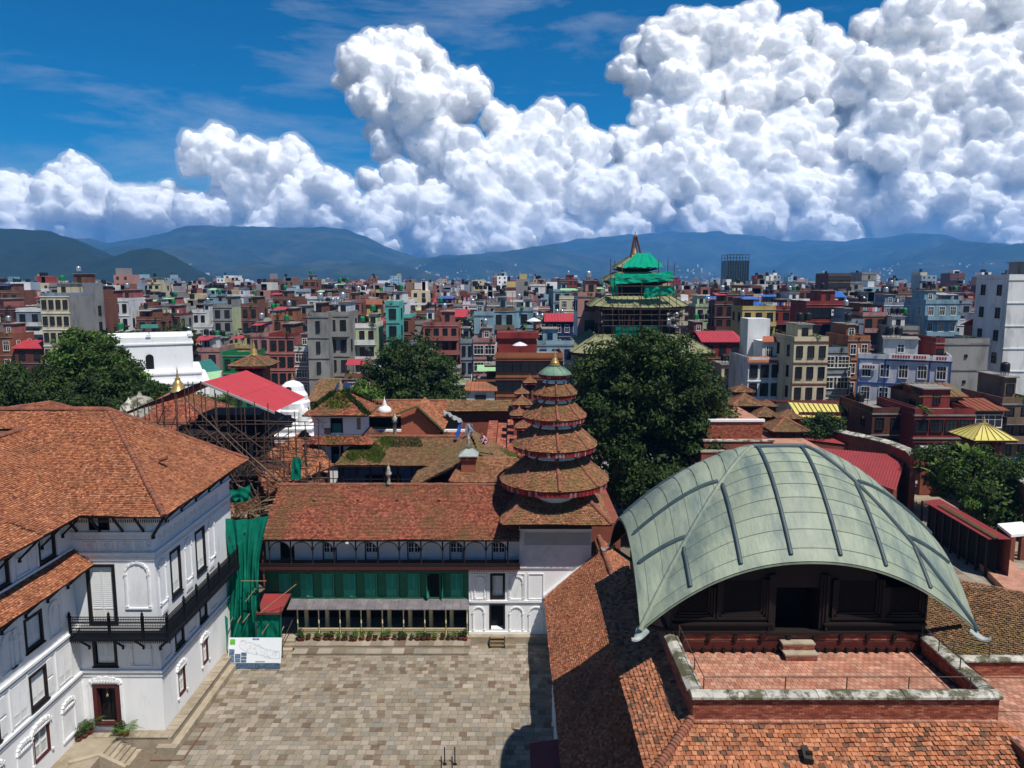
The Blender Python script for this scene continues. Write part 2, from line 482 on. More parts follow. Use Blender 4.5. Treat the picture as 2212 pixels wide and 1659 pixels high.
def tile_slope(poly,eave,roof,matn,tw=0.14,tr=0.12,lift=0.035,indiv=0,seed=0,deck=True,deck_mat='tile_deck',deck_th=0.10):
 """clay tiles on one roof plane; poly: planar outline, eave: direction along the eave"""
 rs=np.random.RandomState(seed)
 poly=[Vector(p) for p in poly]
 e=Vector(eave).normalized()
 nrm=Vector((0,0,0))
 for i in range(len(poly)):
  nrm+=(poly[i]-poly[0]).cross(poly[(i+1)%len(poly)]-poly[0])
 nrm.normalize()
 if nrm.z<0:nrm=-nrm
 s=nrm.cross(e)
 if s.z<0:
  e=-e;s=nrm.cross(e)
 O=poly[0]
 p2=[((p-O).dot(e),(p-O).dot(s)) for p in poly]
 a0=min(p[0] for p in p2);a1=max(p[0] for p in p2);b0=min(p[1] for p in p2);b1=max(p[1] for p in p2)
 nr=int((b1-b0)/tr)+1;ncol=int((a1-a0)/tw)+2
 J,I=np.meshgrid(np.arange(nr),np.arange(ncol),indexing='ij')
 A=(a0+(I+0.5*(J%2))*tw+(rs.rand(nr,ncol)-0.5)*tw*0.12).ravel()
 B=(b0+(J+0.45)*tr+0.02*np.sin(I*0.11+J*0.35)).ravel()
 ok=pip(A,B,p2)
 A=A[ok];B=B[ok]
 n=len(A)
 if n==0: return
 R=np.array([e,s,nrm])
 Pc=np.array(O)+A[:, None]*R[0]+B[:, None]*R[1]
 wl_=np.array(wloc(roof))
 sel=np.zeros(n,bool)
 if indiv:
  d=np.linalg.norm(Pc-np.array([0,0,EYE]),axis=1)
  dep=Pc[:,1]*_c-(Pc[:,2]-EYE)*_s
  u=Pc[:,0]/dep;v=(Pc[:,1]*_s+(Pc[:,2]-EYE)*_c)/dep
  d=np.where((abs(u)<0.66)&(abs(v)<0.497),d,1e6)
  sel[np.argsort(d)[:indiv]]= True
  var=[]
  for k in range(4):
   T=tile_shape(1,tw,tr,lift,rs)[0]
   me=np_mesh('tile',T,TF,matn);var.append(me)
  mrot=Matrix((e,s,nrm)).transposed().to_euler()
  for i in np.nonzero(sel)[0]:
   link('tile',var[rs.randint(4)],roof,tuple(Pc[i]-wl_),mrot)
 A=A[~sel];B=B[~sel];Pc=Pc[~sel];n=len(A)
 if n:
  T=tile_shape(n,tw,tr,lift,rs)
  th=(rs.rand(n)-0.5)*0.14;c_,s_=np.cos(th)[:, None],np.sin(th)[:, None]
  X=T[:,:,0]*c_-T[:,:,1]*s_;Y=T[:,:,0]*s_+T[:,:,1]*c_
  Pc=Pc+R[2]*(0.03+0.022*np.sin(A*.8+B*1.1+seed)+0.014*np.sin(A*2.1-B*.7))[:, None]
  W=Pc[:, None,:]+X[..., None]*R[0]+Y[..., None]*R[1]+T[:,:,2, None]*R[2]-wl_
  F=(TF[None]+8*np.arange(n)[:, None, None]).reshape(-1,4)
  link('tiles',np_mesh('tiles',W.reshape(-1,3),F,matn),roof,kind='stuff')
 if deck:
  mb=MB();mb.slab([tuple(p-nrm*0.012) for p in poly],deck_th)
  mb.build('deck',deck_mat,roof)
RIDGE={}
def ridge_row(p0,p1,roof,r=0.13,step=0.24,matn='ridge_clay',name='ridge_tile'):
 """half-round ridge tiles laid one after another"""
 p0=Vector(p0);p1=Vector(p1);d=p1-p0;Ln=d.length;d.normalize()
 key=(round(r,3),round(step,3),matn)
 if key not in RIDGE:
  mb=MB();n=6
  rows=[]
  for (t,rr) in ((0,r*0.9),(step*1.08,r*1.08)):
   rows.append([(t,rr*math.cos(math.pi*k/n),rr*math.sin(math.pi*k/n)) for k in range(n+1)])
  mb.grid(rows);mb.poly(rows[1]);mb.poly(rows[0])
  RIDGE[key]=mb.mesh(name,matn)
 up=Vector((0,0,1));side=up.cross(d)
 side=side.normalized() if side.length>1e-4 else Vector((0,1,0))
 up2=d.cross(side)
 rot=Matrix((d,side,up2)).transposed().to_euler()
 wl_=wloc(roof)
 k=max(1,int(Ln/step))
 for i in range(k):
  jit=Vector((RND.uniform(-.01,.01),RND.uniform(-.01,.01),RND.uniform(-.012,.012)))
  link(name,RIDGE[key],roof,p0+d*(Ln*i/k)-wl_+jit,rot)
def facade(mb,A0,A1,B0,B1,ops,depth=0.2,m=0,mback=1):
 """wall sheet with recessed openings; ops: (a0, a1, b0, b1[, depth])"""
 xs=sorted(set([A0,A1]+[o[0] for o in ops]+[o[1] for o in ops]))
 zs=sorted(set([B0,B1]+[o[2] for o in ops]+[o[3] for o in ops]))
 xs=[x for x in xs if A0<=x<=A1];zs=[z for z in zs if B0<=z<=B1]
 for i in range(len(xs)-1):
  for j in range(len(zs)-1):
   cx=(xs[i]+xs[i+1])/2;cz=(zs[j]+zs[j+1])/2
   if any(o[0]<cx<o[1] and o[2]<cz<o[3] for o in ops): continue
   mb.poly([(xs[i],0,zs[j]),(xs[i+1],0,zs[j]),(xs[i+1],0,zs[j+1]),(xs[i],0,zs[j+1])],m)
 for o in ops:
  d=o[4] if len(o)>4 else depth
  a0,a1,b0,b1=o[:4]
  mb.poly([(a0,0,b0),(a1,0,b0),(a1,-d,b0),(a0,-d,b0)],m)
  mb.poly([(a0,0,b1),(a1,0,b1),(a1,-d,b1),(a0,-d,b1)],m)
  mb.poly([(a0,0,b0),(a0,0,b1),(a0,-d,b1),(a0,-d,b0)],m)
  mb.poly([(a1,0,b0),(a1,0,b1),(a1,-d,b1),(a1,-d,b0)],m)
  mb.poly([(a0,-d,b0),(a1,-d,b0),(a1,-d,b1),(a0,-d,b1)],mback)
def shutter_leaf(fr,a0,a1,b0,b1,n,slats=14,foot=0.22):
 """louvred leaf lying in the facade plane, its face at distance n"""
 mb=MB(fr)
 t=0.045
 mb.box(a0,a0+t,n-0.03,n,b0,b1);mb.box(a1-t,a1,n-0.03,n,b0,b1)
 mb.box(a0+t,a1-t,n-0.03,n,b1-t,b1);mb.box(a0+t,a1-t,n-0.03,n,b0,b0+t)
 bf=b0+(b1-b0)*foot
 mb.box(a0+t,a1-t,n-0.03,n,bf,bf+t)
 mb.box(a0+t,a1-t,n-0.028,n-0.02,b0+t,bf)
 mb.box(a0+t,a1-t,n-0.04,n-0.034,bf+t,b1-t,1)
 h=(b1-t-bf-t)/slats
 for i in range(slats):
  z=bf+t+i*h
  mb.add([(a0+t,n-0.002,z),(a1-t,n-0.002,z),(a1-t,n-0.03,z+h*0.92),(a0+t,n-0.03,z+h*0.92)],[(0,1,2,3)])
  mb.add([(a0+t,n-0.002,z),(a1-t,n-0.002,z),(a1-t,n-0.03,z),(a0+t,n-0.03,z)],[(0,1,2,3)])
 return mb
def shutter_window(root,fr,a0,a1,b0,b1,frame='dark_wood',leaf='white_paint',fw=0.13,deep=0.16,slats=16,sill=True,inner=0.0,top_gap=0.0):
 """dark frame in a recess, two louvred leaves inside it"""
 mb=MB(fr)
 n0,n1=-deep+0.004,0.03
 mb.box(a0+0.004,a0+fw,n0,n1,b0+0.004,b1-0.004);mb.box(a1-fw,a1-0.004,n0,n1,b0+0.004,b1-0.004)
 mb.box(a0+fw,a1-fw,n0,n1,b1-fw,b1-0.004);mb.box(a0+fw,a1-fw,n0,n1,b0+0.004,b0+fw)
 w=mb.build('window',frame,root)
 ia0,ia1=a0+fw+inner,a1-fw-inner
 mid=(ia0+ia1)/2
 for (p,q) in ((ia0,mid-0.004),(mid+0.004,ia1)):
  shutter_leaf(fr,p,q,b0+fw+0.006,b1-fw-0.006-top_gap,-deep+0.075,slats).build('shutter',[leaf,'void'],w)
 if sill:
  mb=MB(fr);mb.box(a0-0.05,a1+0.05,0.002,0.09,b0-0.07,b0-0.004)
  mb.build('sill',frame,w)
 return w
def arch_pts(a0,a1,b_spring,rise,n=12):
 c=(a0+a1)/2;r=(a1-a0)/2
 return [(c+r*math.cos(math.pi-math.pi*k/n),b_spring+rise*math.sin(math.pi*k/n)) for k in range(n+1)]
def arch_moulding(mb,a0,a1,b0,bs,rise,w=0.09,n0=0.0,n1=0.05,scallop=0.0,legs=True,m=0,n=14):
 """raised band running up both sides and round an arch head"""
 outer=arch_pts(a0,a1,bs,rise,n);inner=arch_pts(a0+w,a1-w,bs,rise-w,n)
 for k in range(n):
  dz=scallop if k%2 else 0.0
  q=[outer[k],outer[k+1],inner[k+1],inner[k]]
  mb.prism([(p[0],p[1]+(dz if i<2 else 0)) for i,p in enumerate(q)],n0+0.001,n1+(0.012 if k%2 else 0),m)
 if legs:
  mb.box(a0,a0+w,n0+0.001,n1,b0,bs,m);mb.box(a1-w,a1,n0+0.001,n1,b0,bs,m)
  for b in (b0,bs-0.07):
   mb.box(a0-0.025,a0+w+0.025,n0+0.001,n1+0.025,b,b+0.07,m);mb.box(a1-w-0.025,a1+0.025,n0+0.001,n1+0.025,b,b+0.07,m)
 return mb
def strut(root,p_wall,p_out,th=0.07,matn='dark_wood',name='strut',foot=True):
 """timber strut from the wall out to the eave with a small carved foot"""
 mb=MB();p0=Vector(p_wall);p1=Vector(p_out)
 mb.tube(p0,p1,th,4,smooth=False)
 if foot:
  mb.tube(p0+Vector((0,0,-0.16)),p0+Vector((0,0,0.05)),th*1.15,4,th*0.9,smooth=False)
 return mb.build(name,matn,root)
# ================================================================== white palace wing on the left
PX,PY=-18.9,39.0
WX=-23.2
pal=thing('palace_building','white plastered four-storey palace with orange tiled hip roofs and a black iron balcony','building',(-24,42,0))
FE=((WX,PY,0),(1,0,0),(0,-1,0))
FS=((PX,PY,0),(0,1,0),(1,0,0))
FW=((WX,22.0,0),(0,1,0),(1,0,0))
WE=PX-WX
ops_e=[(0.51,1.96,0.98,3.35,0.5),(0.68,1.99,4.39,6.05),(0.63,2.18,6.75,10.12),(0.99,2.07,11.97,12.85)]
ops_s=[(1.75,3.1,7.45,10.1),(5.15,6.6,7.45,10.1),(1.8,3.0,4.37,5.95),(5.2,6.35,4.37,5.95),(1.85,2.8,1.5,3.1),(5.25,6.15,1.6,3.15)]
ops_w=[]
for k in range(4):
 ys=36.2-3.62*k-22
 ops_w.append((ys,ys+1.4,11.1,12.5))
for k in range(4):
 ys=34.65-3.62*k-22
 ops_w+=[(ys,ys+1.42,7.3,8.98),(ys,ys+1.4,4.32,6.12),(ys-0.1,ys+1.22,1.62,3.17)]
mb=MB(FE);facade(mb,0,WE,0.0,13.3,ops_e,0.16)
w_end=mb.build('wall',['white_plaster','void'],pal)
mb=MB(FS);facade(mb,0,11.0,0.0,13.3,ops_s,0.16)
mb.build('wall',['white_plaster','void'],pal)
mb=MB(FW);facade(mb,-8,17.0,0.0,13.3,ops_w,0.16)
mb.build('wall',['white_plaster','void'],pal)
mb=MB();mb.poly([(-40,50,0),(PX,50,0),(PX,50,13.3),(-40,50,13.3)]);mb.build('wall','white_plaster',pal);mb=MB();mb.poly([(-32,14,0),(WX,14,0),(WX,14,13.3),(-32,14,13.3)])
mb.build('wall','white_plaster',pal)
def mould(fr,lines,root=pal,name='moulding',m='white_trim'):
 for (a0,a1,b0,b1,n1) in lines:
  mb=MB(fr);mb.box(a0,a1,0.002,n1,b0,b1);mb.build(name,m,root)
mould(FE,[(0,WE+.1,11.76,11.9,.12),(0,WE+.08,11.42,11.46,.05),(0,WE+.12,10.66,10.80,.14),(0,WE+.08,10.58,10.63,.07),(0,WE+.09,10.33,10.37,.05),(0,WE+.10,4.08,4.2,.12),(0,WE+.06,3.82,3.88,.05)])
mould(FS,[(-.0,11,11.76,11.9,.121),(0,11,10.66,10.80,.141),(0,11,10.58,10.63,.071),(0,11,10.33,10.37,.051),(0,11,4.08,4.2,.121),(0,11,3.82,3.88,.051)])
mould(FW,[(-8,17,10.95,11.07,.12),(-8,17,6.55,6.68,.12),(-8,17,6.36,6.42,.06),(-8,17,4.02,4.15,.12),(-8,17,3.8,3.86,.05)])
def rosette(mb,ca,cb,r,n=0.03,k=8):
 for i in range(k):
  t=2*math.pi*i/k
  p=[(ca+.15*r*math.cos(t),cb+.15*r*math.sin(t)),(ca+.7*r*math.cos(t+.26),cb+.7*r*math.sin(t+.26)),(ca+r*math.cos(t),cb+r*math.sin(t)),(ca+.7*r*math.cos(t-.26),cb+.7*r*math.sin(t-.26))]
  mb.prism(p,0.003,n+.012*(i%2))
def scroll_row(mb,a0,a1,b0,b1,step=0.13,n=.035):
 k=int((a1-a0)/step)
 for i in range(k):
  a=a0+(i+.5)*step;h=(b1-b0)
  mb.prism([(a-step*.42,b0+h*.1),(a+step*.1,b0+h*.05),(a+step*.4,b0+h*.5),(a+step*.05,b0+h*.95),(a-step*.3,b0+h*.6)],.003,n)
mb=MB(FE);scroll_row(mb,0.05,WE,11.48,11.74);mb.build('frieze','white_trim',pal,kind='stuff');mb=MB(FE);scroll_row(mb,1.0,WE,10.39,10.56);mb.build('frieze','white_trim',pal,kind='stuff')
mb=MB(FS);scroll_row(mb,0.05,10.5,10.39,10.56,.16);mb.build('frieze','white_trim',pal,kind='stuff');mb=MB(FS);scroll_row(mb,0.05,10.5,3.9,4.06,.16);mb.build('frieze','white_trim',pal,kind='stuff')
mb=MB(FE);scroll_row(mb,0.05,WE,3.89,4.06);mb.build('frieze','white_trim',pal)
mb=MB(FW);scroll_row(mb,4,16.9,6.44,6.54,.16);mb.build('frieze','white_trim',pal,kind='stuff');mb=MB(FW);scroll_row(mb,4,16.9,3.88,4.0,.16);mb.build('frieze','white_trim',pal,kind='stuff')
for (a0,a1) in ((.62,1.3),(1.52,2.18),(2.36,2.56),(2.66,3.14),(3.34,3.78),(3.92,4.24)):
 mb=MB(FE)
 for q in ((a0,a0+.05,10.86,11.36),(a1-.05,a1,10.86,11.36),(a0+.05,a1-.05,10.86,10.91),(a0+.05,a1-.05,11.31,11.36)):
  mb.box(q[0],q[1],.002,.045,q[2],q[3])
 rosette(mb,(a0+a1)/2,11.11,min(.2,(a1-a0)*.42))
 mb.build('stucco_panel','white_trim',pal)
for k in range(13):
 a=.55+k*.66
 mb=MB(FS);arch_moulding(mb,a,a+.42,10.95,11.3,.2,.05,0,.035,n=8);rosette(mb,a+.21,11.2,.1,.025,6)
 mb.build('stucco_panel','white_trim',pal)
def blind_arch(fr,a0,a1,b0,b1,scallop=.03,w=.1,root=pal):
 mb=MB(fr);rise=(a1-a0)/2
 arch_moulding(mb,a0,a1,b0,b1-rise,rise,w,0,.06,scallop)
 mb.box(a0-.03,a1+.03,.002,.07,b0-.12,b0-.05)
 return mb.build('blind_arch','white_trim',root)
blind_arch(FE,2.68,4.0,7.75,10.25);blind_arch(FE,2.73,3.85,4.5,6.0)
blind_arch(FS,.35,1.25,7.75,10.1);blind_arch(FS,3.65,4.6,7.75,10.15);blind_arch(FS,7.1,8.1,7.75,10.2)
for a0,a1 in ((.3,1.4),(3.45,4.7),(6.8,8.0)):
 mb=MB(FS)
 for q in ((a0,a0+.1,4.4,6.1),(a1-.1,a1,4.4,6.1),(a0+.1,a1-.1,4.4,4.5)):
  mb.box(q[0],q[1],.002,.06,q[2],q[3])
 mb.build('panel_moulding','white_trim',pal)
 mb=MB(FS);mb.box(a0+.2,a1-.2,.002,.05,7.05,7.6);scroll_row(mb,a0+.25,a1-.25,7.15,7.5,.14,.07);mb.build('stucco_panel','white_trim',pal)
for k in range(4):
 y0=36.2-3.62*k-22
 for (p,q) in ((y0-.2,y0-.06),(y0+1.46,y0+1.6)):
  mb=MB(FW);mb.box(p,q,.002,.06,11.1,12.6);mb.box(p-.03,q+.03,.002,.085,12.3,12.42);mb.build('pilaster','white_trim',pal)
 blind_arch(FW,y0-1.75,y0-.75,11.25,12.6)
 blind_arch(FW,y0+.35,y0+1.35,7.2,8.95)
 blind_arch(FW,y0-.15-2.5,y0-.15-1.75,7.2,8.9)
 for off in (0.72,):
  a0=y0+off
  for l in range(2):
   shutter_leaf(FW,a0+l*.56,a0+l*.56+.54,4.35,6.2,.05,13,.25).build('false_shutter',['white_trim','white_trim'],pal)
  for p_ in (a0-.14,a0+1.16):mb=MB(FW);mb.box(p_,p_+.09,.002,.07,4.3,6.3);mb.build('pilaster','white_trim',pal)
 mb=MB(FW);mb.box(y0-.1,y0+.3,.002,.04,4.4,5.2);mb.box(y0-.1,y0+.3,.002,.04,5.35,6.2);mb.build('panel_moulding','white_trim',pal)
 mb=MB(FW);a0=y0+.75
 arch_moulding(mb,a0,a0+1.2,1.3,3.0,.34,.14,0,.1,.05,legs=False);scroll_row(mb,a0-.06,a0+1.26,2.86,3.02,.15,.1)
 for q in ((a0,a0+.08),(a0+1.12,a0+1.2)):mb.box(q[0],q[1],.002,.06,1.35,2.85)
 mb.box(a0-.05,a0+1.25,.002,.08,1.2,1.32)
 mb.build('blind_window','white_trim',pal)
for i,o in enumerate(ops_e[1:3]):
 shutter_window(pal,FE,*o[:4],fw=.17 if i else .16,slats=20 if i else 14,sill=(i==0),inner=.06 if i==0 else 0.0)
o=ops_e[3];mb=MB(FE)
for q in ((o[0]+.004,o[0]+.1,o[2],o[3]),(o[1]-.1,o[1]-.004,o[2],o[3]),(o[0]+.1,o[1]-.1,o[2]+.004,o[2]+.08)):
 mb.box(q[0],q[1],-.15,.03,q[2],q[3])
wtop=mb.build('window','dark_wood',pal)
shutter_leaf(FE,o[0]+.22,o[0]+.45,o[2]+.2,o[3]-.1,-.06,6).build('shutter',['white_paint','void'],wtop)
for o in ops_s[:4]:shutter_window(pal,FS,*o[:4],fw=.16,slats=18)
for o in ops_w:
 if o[2]>4:shutter_window(pal,FW,*o[:4],fw=.15,slats=14)
def lattice_window(fr,a0,a1,b0,b1,hood=True):
 mb=MB(fr);fw=.12
 mb.box(a0+.004,a0+fw,-.15,.03,b0+.004,b1-.004);mb.box(a1-fw,a1-.004,-.15,.03,b0+.004,b1-.004)
 mb.box(a0+fw,a1-fw,-.15,.03,b1-fw,b1-.004);mb.box(a0+fw,a1-fw,-.15,.03,b0+.004,b0+fw)
 w=mb.build('window','red_wood',pal)
 mb=MB(fr);A0,A1,B0,B1=a0+fw,a1-fw,b0+fw,b1-fw;mid=(B0+B1)/2;ma=(A0+A1)/2
 for (p,q,r,s) in ((A0,ma,B0,mid),(ma,A1,B0,mid),(A0,ma,mid,B1),(ma,A1,mid,B1)):
  for e in ((p,p+.05,r,s),(q-.05,q,r,s),(p+.05,q-.05,r,r+.05),(p+.05,q-.05,s-.05,s)):
   mb.box(e[0],e[1],-.12,-.07,e[2],e[3])
  for k in range(-6,7):
   t=k*.1
   for sg in (1,-1):
    x0=(p+q)/2+t
    pts=[]
    for tt in (-1,1):
     pts.append((x0+sg*tt*.4,(r+s)/2+tt*.4))
    def clip(P,Q):
     t0,t1=0.0,1.0;dx,dz=Q[0]-P[0],Q[1]-P[1]
     for (pp,qq) in ((-dx,P[0]-p-.05),(dx,q-.05-P[0]),(-dz,P[1]-r-.05),(dz,s-.05-P[1])):
      if pp==0: continue
      u=qq/pp
      if pp<0:t0=max(t0,u)
      else:t1=min(t1,u)
     return None if t0>=t1 else ((P[0]+dx*t0,P[1]+dz*t0),(P[0]+dx*t1,P[1]+dz*t1))
    c=clip(pts[0],pts[1])
    if c:
     mb.tube((c[0][0],-.1,c[0][1]),(c[1][0],-.1,c[1][1]),.009,4)
 mb.build('lattice','white_paint',w)
 if hood:
  mb=MB(fr);arch_moulding(mb,a0-.16,a1+.16,b0,b1+.06,.34,.15,0,.12,.05,legs=False);scroll_row(mb,a0-.2,a1+.2,b1+.02,b1+.17,.14,.13)
  for q in ((a0-.14,a0-.05),(a1+.05,a1+.14)):
   mb.box(q[0],q[1],.002,.06,b0,b1);mb.box(q[0]-.03,q[1]+.03,.002,.1,b0-.05,b0+.05)
  mb.build('hood','white_trim',w)
for o in ops_s[4:]:lattice_window(FS,*o[:4])
for o in ops_w:
 if o[2]<4:lattice_window(FW,*o[:4])
mb=MB(FE);a0,a1,b0,b1=ops_e[0][:4]
mb.box(a0+.004,a0+.22,-.3,.035,b0,b1-.004);mb.box(a1-.22,a1-.004,-.3,.035,b0,b1-.004);mb.box(a0+.22,a1-.22,-.3,.035,b1-.2,b1-.004);mb.box(a0+.22,a1-.22,-.2,.05,b0,b0+.16)
door=mb.build('door','red_wood',pal)
mb=MB(FE);mb.box(a0+.25,a0+.75,-.46,-.42,b0+.16,b1-.2);mb.box(a1-.75,a1-.25,-.46,-.42,b0+.16,b1-.2);mb.build('leaf','dark_wood',door)
mb=MB(FE);c=(a0+a1)/2;mb.tube((c,-.1,b1-.2),(c,-.1,b1-.6),.012,5);mb.lathe([(0,0),(.06,.03),(.08,.1),(.03,.2),(0,.22)],(c,-.1,b1-.8),8);mb.build('bell','gold_dull',door)
mb=MB(FE);arch_moulding(mb,a0-.2,a1+.2,b0,b1+.03,.42,.22,0,.09,.05,legs=False);scroll_row(mb,a0-.1,a1+.1,b1+.12,b1+.3,.15,.12)
for q in ((a0-.18,a0-.06),(a1+.06,a1+.18)):mb.box(q[0],q[1],.002,.08,b0-.1,b1)
mb.build('hood','white_trim',door)
mb=MB(FE);mb.box(a0+.0,a1-.0,.05,.32,.72,.9);mb.build('door_step','lead_sheet',door)
bz,bo=6.42,.95
bal=MB();bal.box(WX+.05,PX+bo,PY-bo,PY-.004,bz-.16,bz);bal.box(PX+.004,PX+bo,PY-.002,48.6,bz-.16,bz)
bal=bal.build('balcony','black_iron',pal)
def rail_panel(p0,p1):
 p0=Vector(p0);p1=Vector(p1);d=(p1-p0);Ln=d.length;d.normalize();nn=Vector((d.y,-d.x,0))
 mb=MB(((p0.x,p0.y,0),tuple(d),tuple(nn)))
 for b in (bz+.06,bz+.38,bz+.66,bz+1.0,bz+1.14):mb.box(0,Ln,-.02,.02,b,b+.035)
 k=int(Ln/.085)
 for i in range(k+1):
  a=Ln*i/k
  mb.box(a-.009,a+.009,-.01,.01,bz+.06,bz+1.14)
 for r,(z0,z1) in enumerate(((bz+.41,bz+.66),(bz+.7,bz+1.0),(bz+.1,bz+.38))):
  for i in range(k):
   a=Ln*(i+.5)/k;c=(z0+z1)/2;h=(z1-z0)*.3
   mb.prism([(a-.03,c),(a,c-h),(a+.03,c),(a,c+h)],-.008,.008)
 mb.build('rail_panel','black_iron',bal)
def rail_post(x,y):
 mb=MB();mb.lathe([(.07,0),(.07,1.16),(.1,1.18),(.1,1.22),(.05,1.25),(.085,1.32),(.06,1.38),(.02,1.46),(0,1.5)],(x,y,bz-.02),8);mb.build('post','black_iron',bal)
yo=PY-bo+.06;xo=PX+bo-.06
xs=[WX+.1,-21.05,-19.3,xo];ys=[yo,40.2,41.9,43.6,45.3,47.0,48.5]
for x in xs:rail_post(x,yo)
for y in ys[1:]:rail_post(xo,y)
for i in range(3):rail_panel((xs[i],yo,0),(xs[i+1],yo,0))
for i in range(6):rail_panel((xo,ys[i],0),(xo,ys[i+1],0))
mb=MB()
for i in range(48):mb.box(WX+.1+i*.11,WX+.16+i*.11,PY-bo+.01,PY-bo+.025,bz-.27,bz-.16)
for i in range(96):mb.box(PX+bo-.025,PX+bo-.01,PY-bo+.05+i*.11,PY-bo+.11+i*.11,bz-.27,bz-.16)
mb.build('fringe','black_iron',bal)
for a in (.55,2.35,3.45):strut(bal,(WX+a,PY-.06,5.55),(WX+a,PY-bo+.1,bz-.2),.055,'black_iron','bracket')
for y in (40.2,42.1,43.9,45.6,47.4):strut(bal,(PX+.06,y,5.55),(PX+bo-.1,y,bz-.2),.055,'black_iron','bracket')
strut(bal,(PX+.05,PY-.05,5.5),(PX+bo-.15,PY-bo+.15,bz-.2),.07,'black_iron','bracket')
EZ,RZ=13.05,17.5
SE=Vector((-17.75,37.95,EZ));NE=Vector((-17.75,50.5,EZ));AP=Vector((-23.5,44.2,RZ))
VB=Vector((-22.1,37.95,EZ));VT=Vector((-27.6,42.92,16.59))
roof=link('roof',MB().mesh('roof','tile_deck'),pal)
mb=MB()
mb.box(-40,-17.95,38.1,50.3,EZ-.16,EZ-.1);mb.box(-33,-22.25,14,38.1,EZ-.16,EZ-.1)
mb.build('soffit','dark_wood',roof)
tile_slope([VB,SE,AP,Vector((-40,44.2,RZ)),Vector((-40,42.92,16.59)),VT],(1,0,0),roof,'tile_orange',.135,.115,.05,indiv=100,seed=1)
tile_slope([SE,NE,AP],(0,1,0),roof,'tile_orange',.135,.115,.05,indiv=60,seed=2)
tile_slope([Vector((-22.1,22,EZ)),VB,VT,Vector((-27.6,22,16.59))],(0,1,0),roof,'tile_orange',.135,.115,.05,indiv=140,seed=3)
mb=MB()
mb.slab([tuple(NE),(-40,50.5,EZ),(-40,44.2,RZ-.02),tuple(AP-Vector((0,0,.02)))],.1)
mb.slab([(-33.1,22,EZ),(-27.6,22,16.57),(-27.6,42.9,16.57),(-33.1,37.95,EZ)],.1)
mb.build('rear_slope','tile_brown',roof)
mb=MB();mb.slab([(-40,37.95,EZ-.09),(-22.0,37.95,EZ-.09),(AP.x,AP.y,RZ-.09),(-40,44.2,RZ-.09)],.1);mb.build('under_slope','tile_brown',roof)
ridge_row(AP+Vector((0,0,.02)),SE+Vector((0.03,-.03,.04)),roof,.15,.26);ridge_row(NE+Vector((0,0,.04)),AP+Vector((0,0,.02)),roof,.15,.26)
ridge_row((-34,44.2,RZ+.03),AP+Vector((0,0,.03)),roof,.17,.28);ridge_row((-27.6,34,16.65),VT+Vector((0,0,.06)),roof,.15,.26)
for a in (.35,1.55,2.75,3.85):strut(roof,(WX+a,PY-.06,11.98),(WX+a+.05,PY-.98,EZ-.14))
strut(roof,(PX+.05,PY-.05,11.7),(PX+1.05,PY-.95,EZ-.14),.1)
for y in (40.5,42.5,44.5,46.5,48.5):strut(roof,(PX+.06,y,12.1),(PX+1.0,y,EZ-.14))
for k in range(8):strut(roof,(WX+.06,38.2-k*1.75,12.0),(WX+1.0,38.2-k*1.75,EZ-.14))
mb=MB()
for i in range(56):mb.box(WX+.4+i*.095,WX+.45+i*.095,37.98,37.995,EZ-.34,EZ-.16)
mb.build('fringe','dark_wood',roof)
mb=MB();mb.tube((-18.9-.9,42.2,15.0),(-19.35,42.2,15.12),.12,8);mb.build('vent_tile','tile_orange',roof)
lean=link('lean_to_roof',MB().mesh('lean_to_roof','tile_deck'),pal)
LE=[Vector((-22.1,22,10.1)),Vector((-22.1,38.99,10.1)),Vector((-23.19,38.99,10.95)),Vector((-23.19,22,10.95))]
tile_slope(LE,(0,1,0),lean,'tile_orange',.135,.115,.05,seed=5,deck_mat='dark_wood')
for k in range(8):strut(lean,(WX+.06,38.3-k*1.75,9.2),(WX+.98,38.3-k*1.75,10.02))
mb=MB(FW);mb.box(-8,17,.003,.1,10.95,11.06);mb.build('flashing','white_trim',lean)
rb=link('rear_roof',MB().mesh('rear_roof','tile_deck'),pal)
rA,rB,rC=at_y(-25,893,50),at_y(182,888,50),at_y(108,869,53)
rA.z=rB.z
tile_slope([rA,rB,rC],(1,0,0),rb,'tile_orange',.16,.13,seed=6)
ridge_row(rA,rC,rb);ridge_row(rC,rB,rb)
plinth=MB()
plinth.box(-24,PX+.62,PY-.72,PY+.01,-.01,.7);plinth.box(PX-.02,PX+.62,PY+.012,49,-.01,.7);plinth.box(-26,-21.2,20,PY-.722,-.01,.7)
pl=plinth.build('stone_plinth','step_stone');tag(pl,'worn stone plinth under the white palace pavilion','plinth')
mb=MB();mb.box(-18.95,PX+1.03,PY-1.1,PY-.722,-.01,.35);mb.box(PX+.622,PX+1.03,PY-.72,48.9,-.01,.35)
mb.build('lower_step','step_stone',pl)
mb=MB()
for i in range(30):
 y=38.3+i*.36
 mb.box(PX+.1+RND.uniform(-.02,.02),PX+.66,y,y+.34,.70,.735+RND.uniform(0,.02))
for i in range(14):
 x=-24+i*.4
 mb.box(x,x+.38,PY-.76,PY-.2,.70,.735+RND.uniform(0,.02))
mb.build('cap_stone','step_stone',pl)
st=thing('stone_steps','flight of five stone steps down from the palace door into the courtyard','steps',(-20.6,37.5,0))
for i in range(5):
 mb=MB();x=-21.2+i*.27;h=.7-(i+1)*.12
 mb.box(x,x+.29,36.84,38.2,-.01,h+.0);mb.build('step','step_stone',st)
mb=MB();mb.slab([(-21.25,36.6,.8),(-19.95,36.6,.12),(-19.95,36.83,.12),(-21.25,36.83,.8)],.85);mb.slab([(-22.4,35.9,.82),(-21.25,36.6,.8),(-21.25,36.83,.8),(-22.55,36.1,.82)],.85)
mb.build('cheek_wall','step_stone',st)
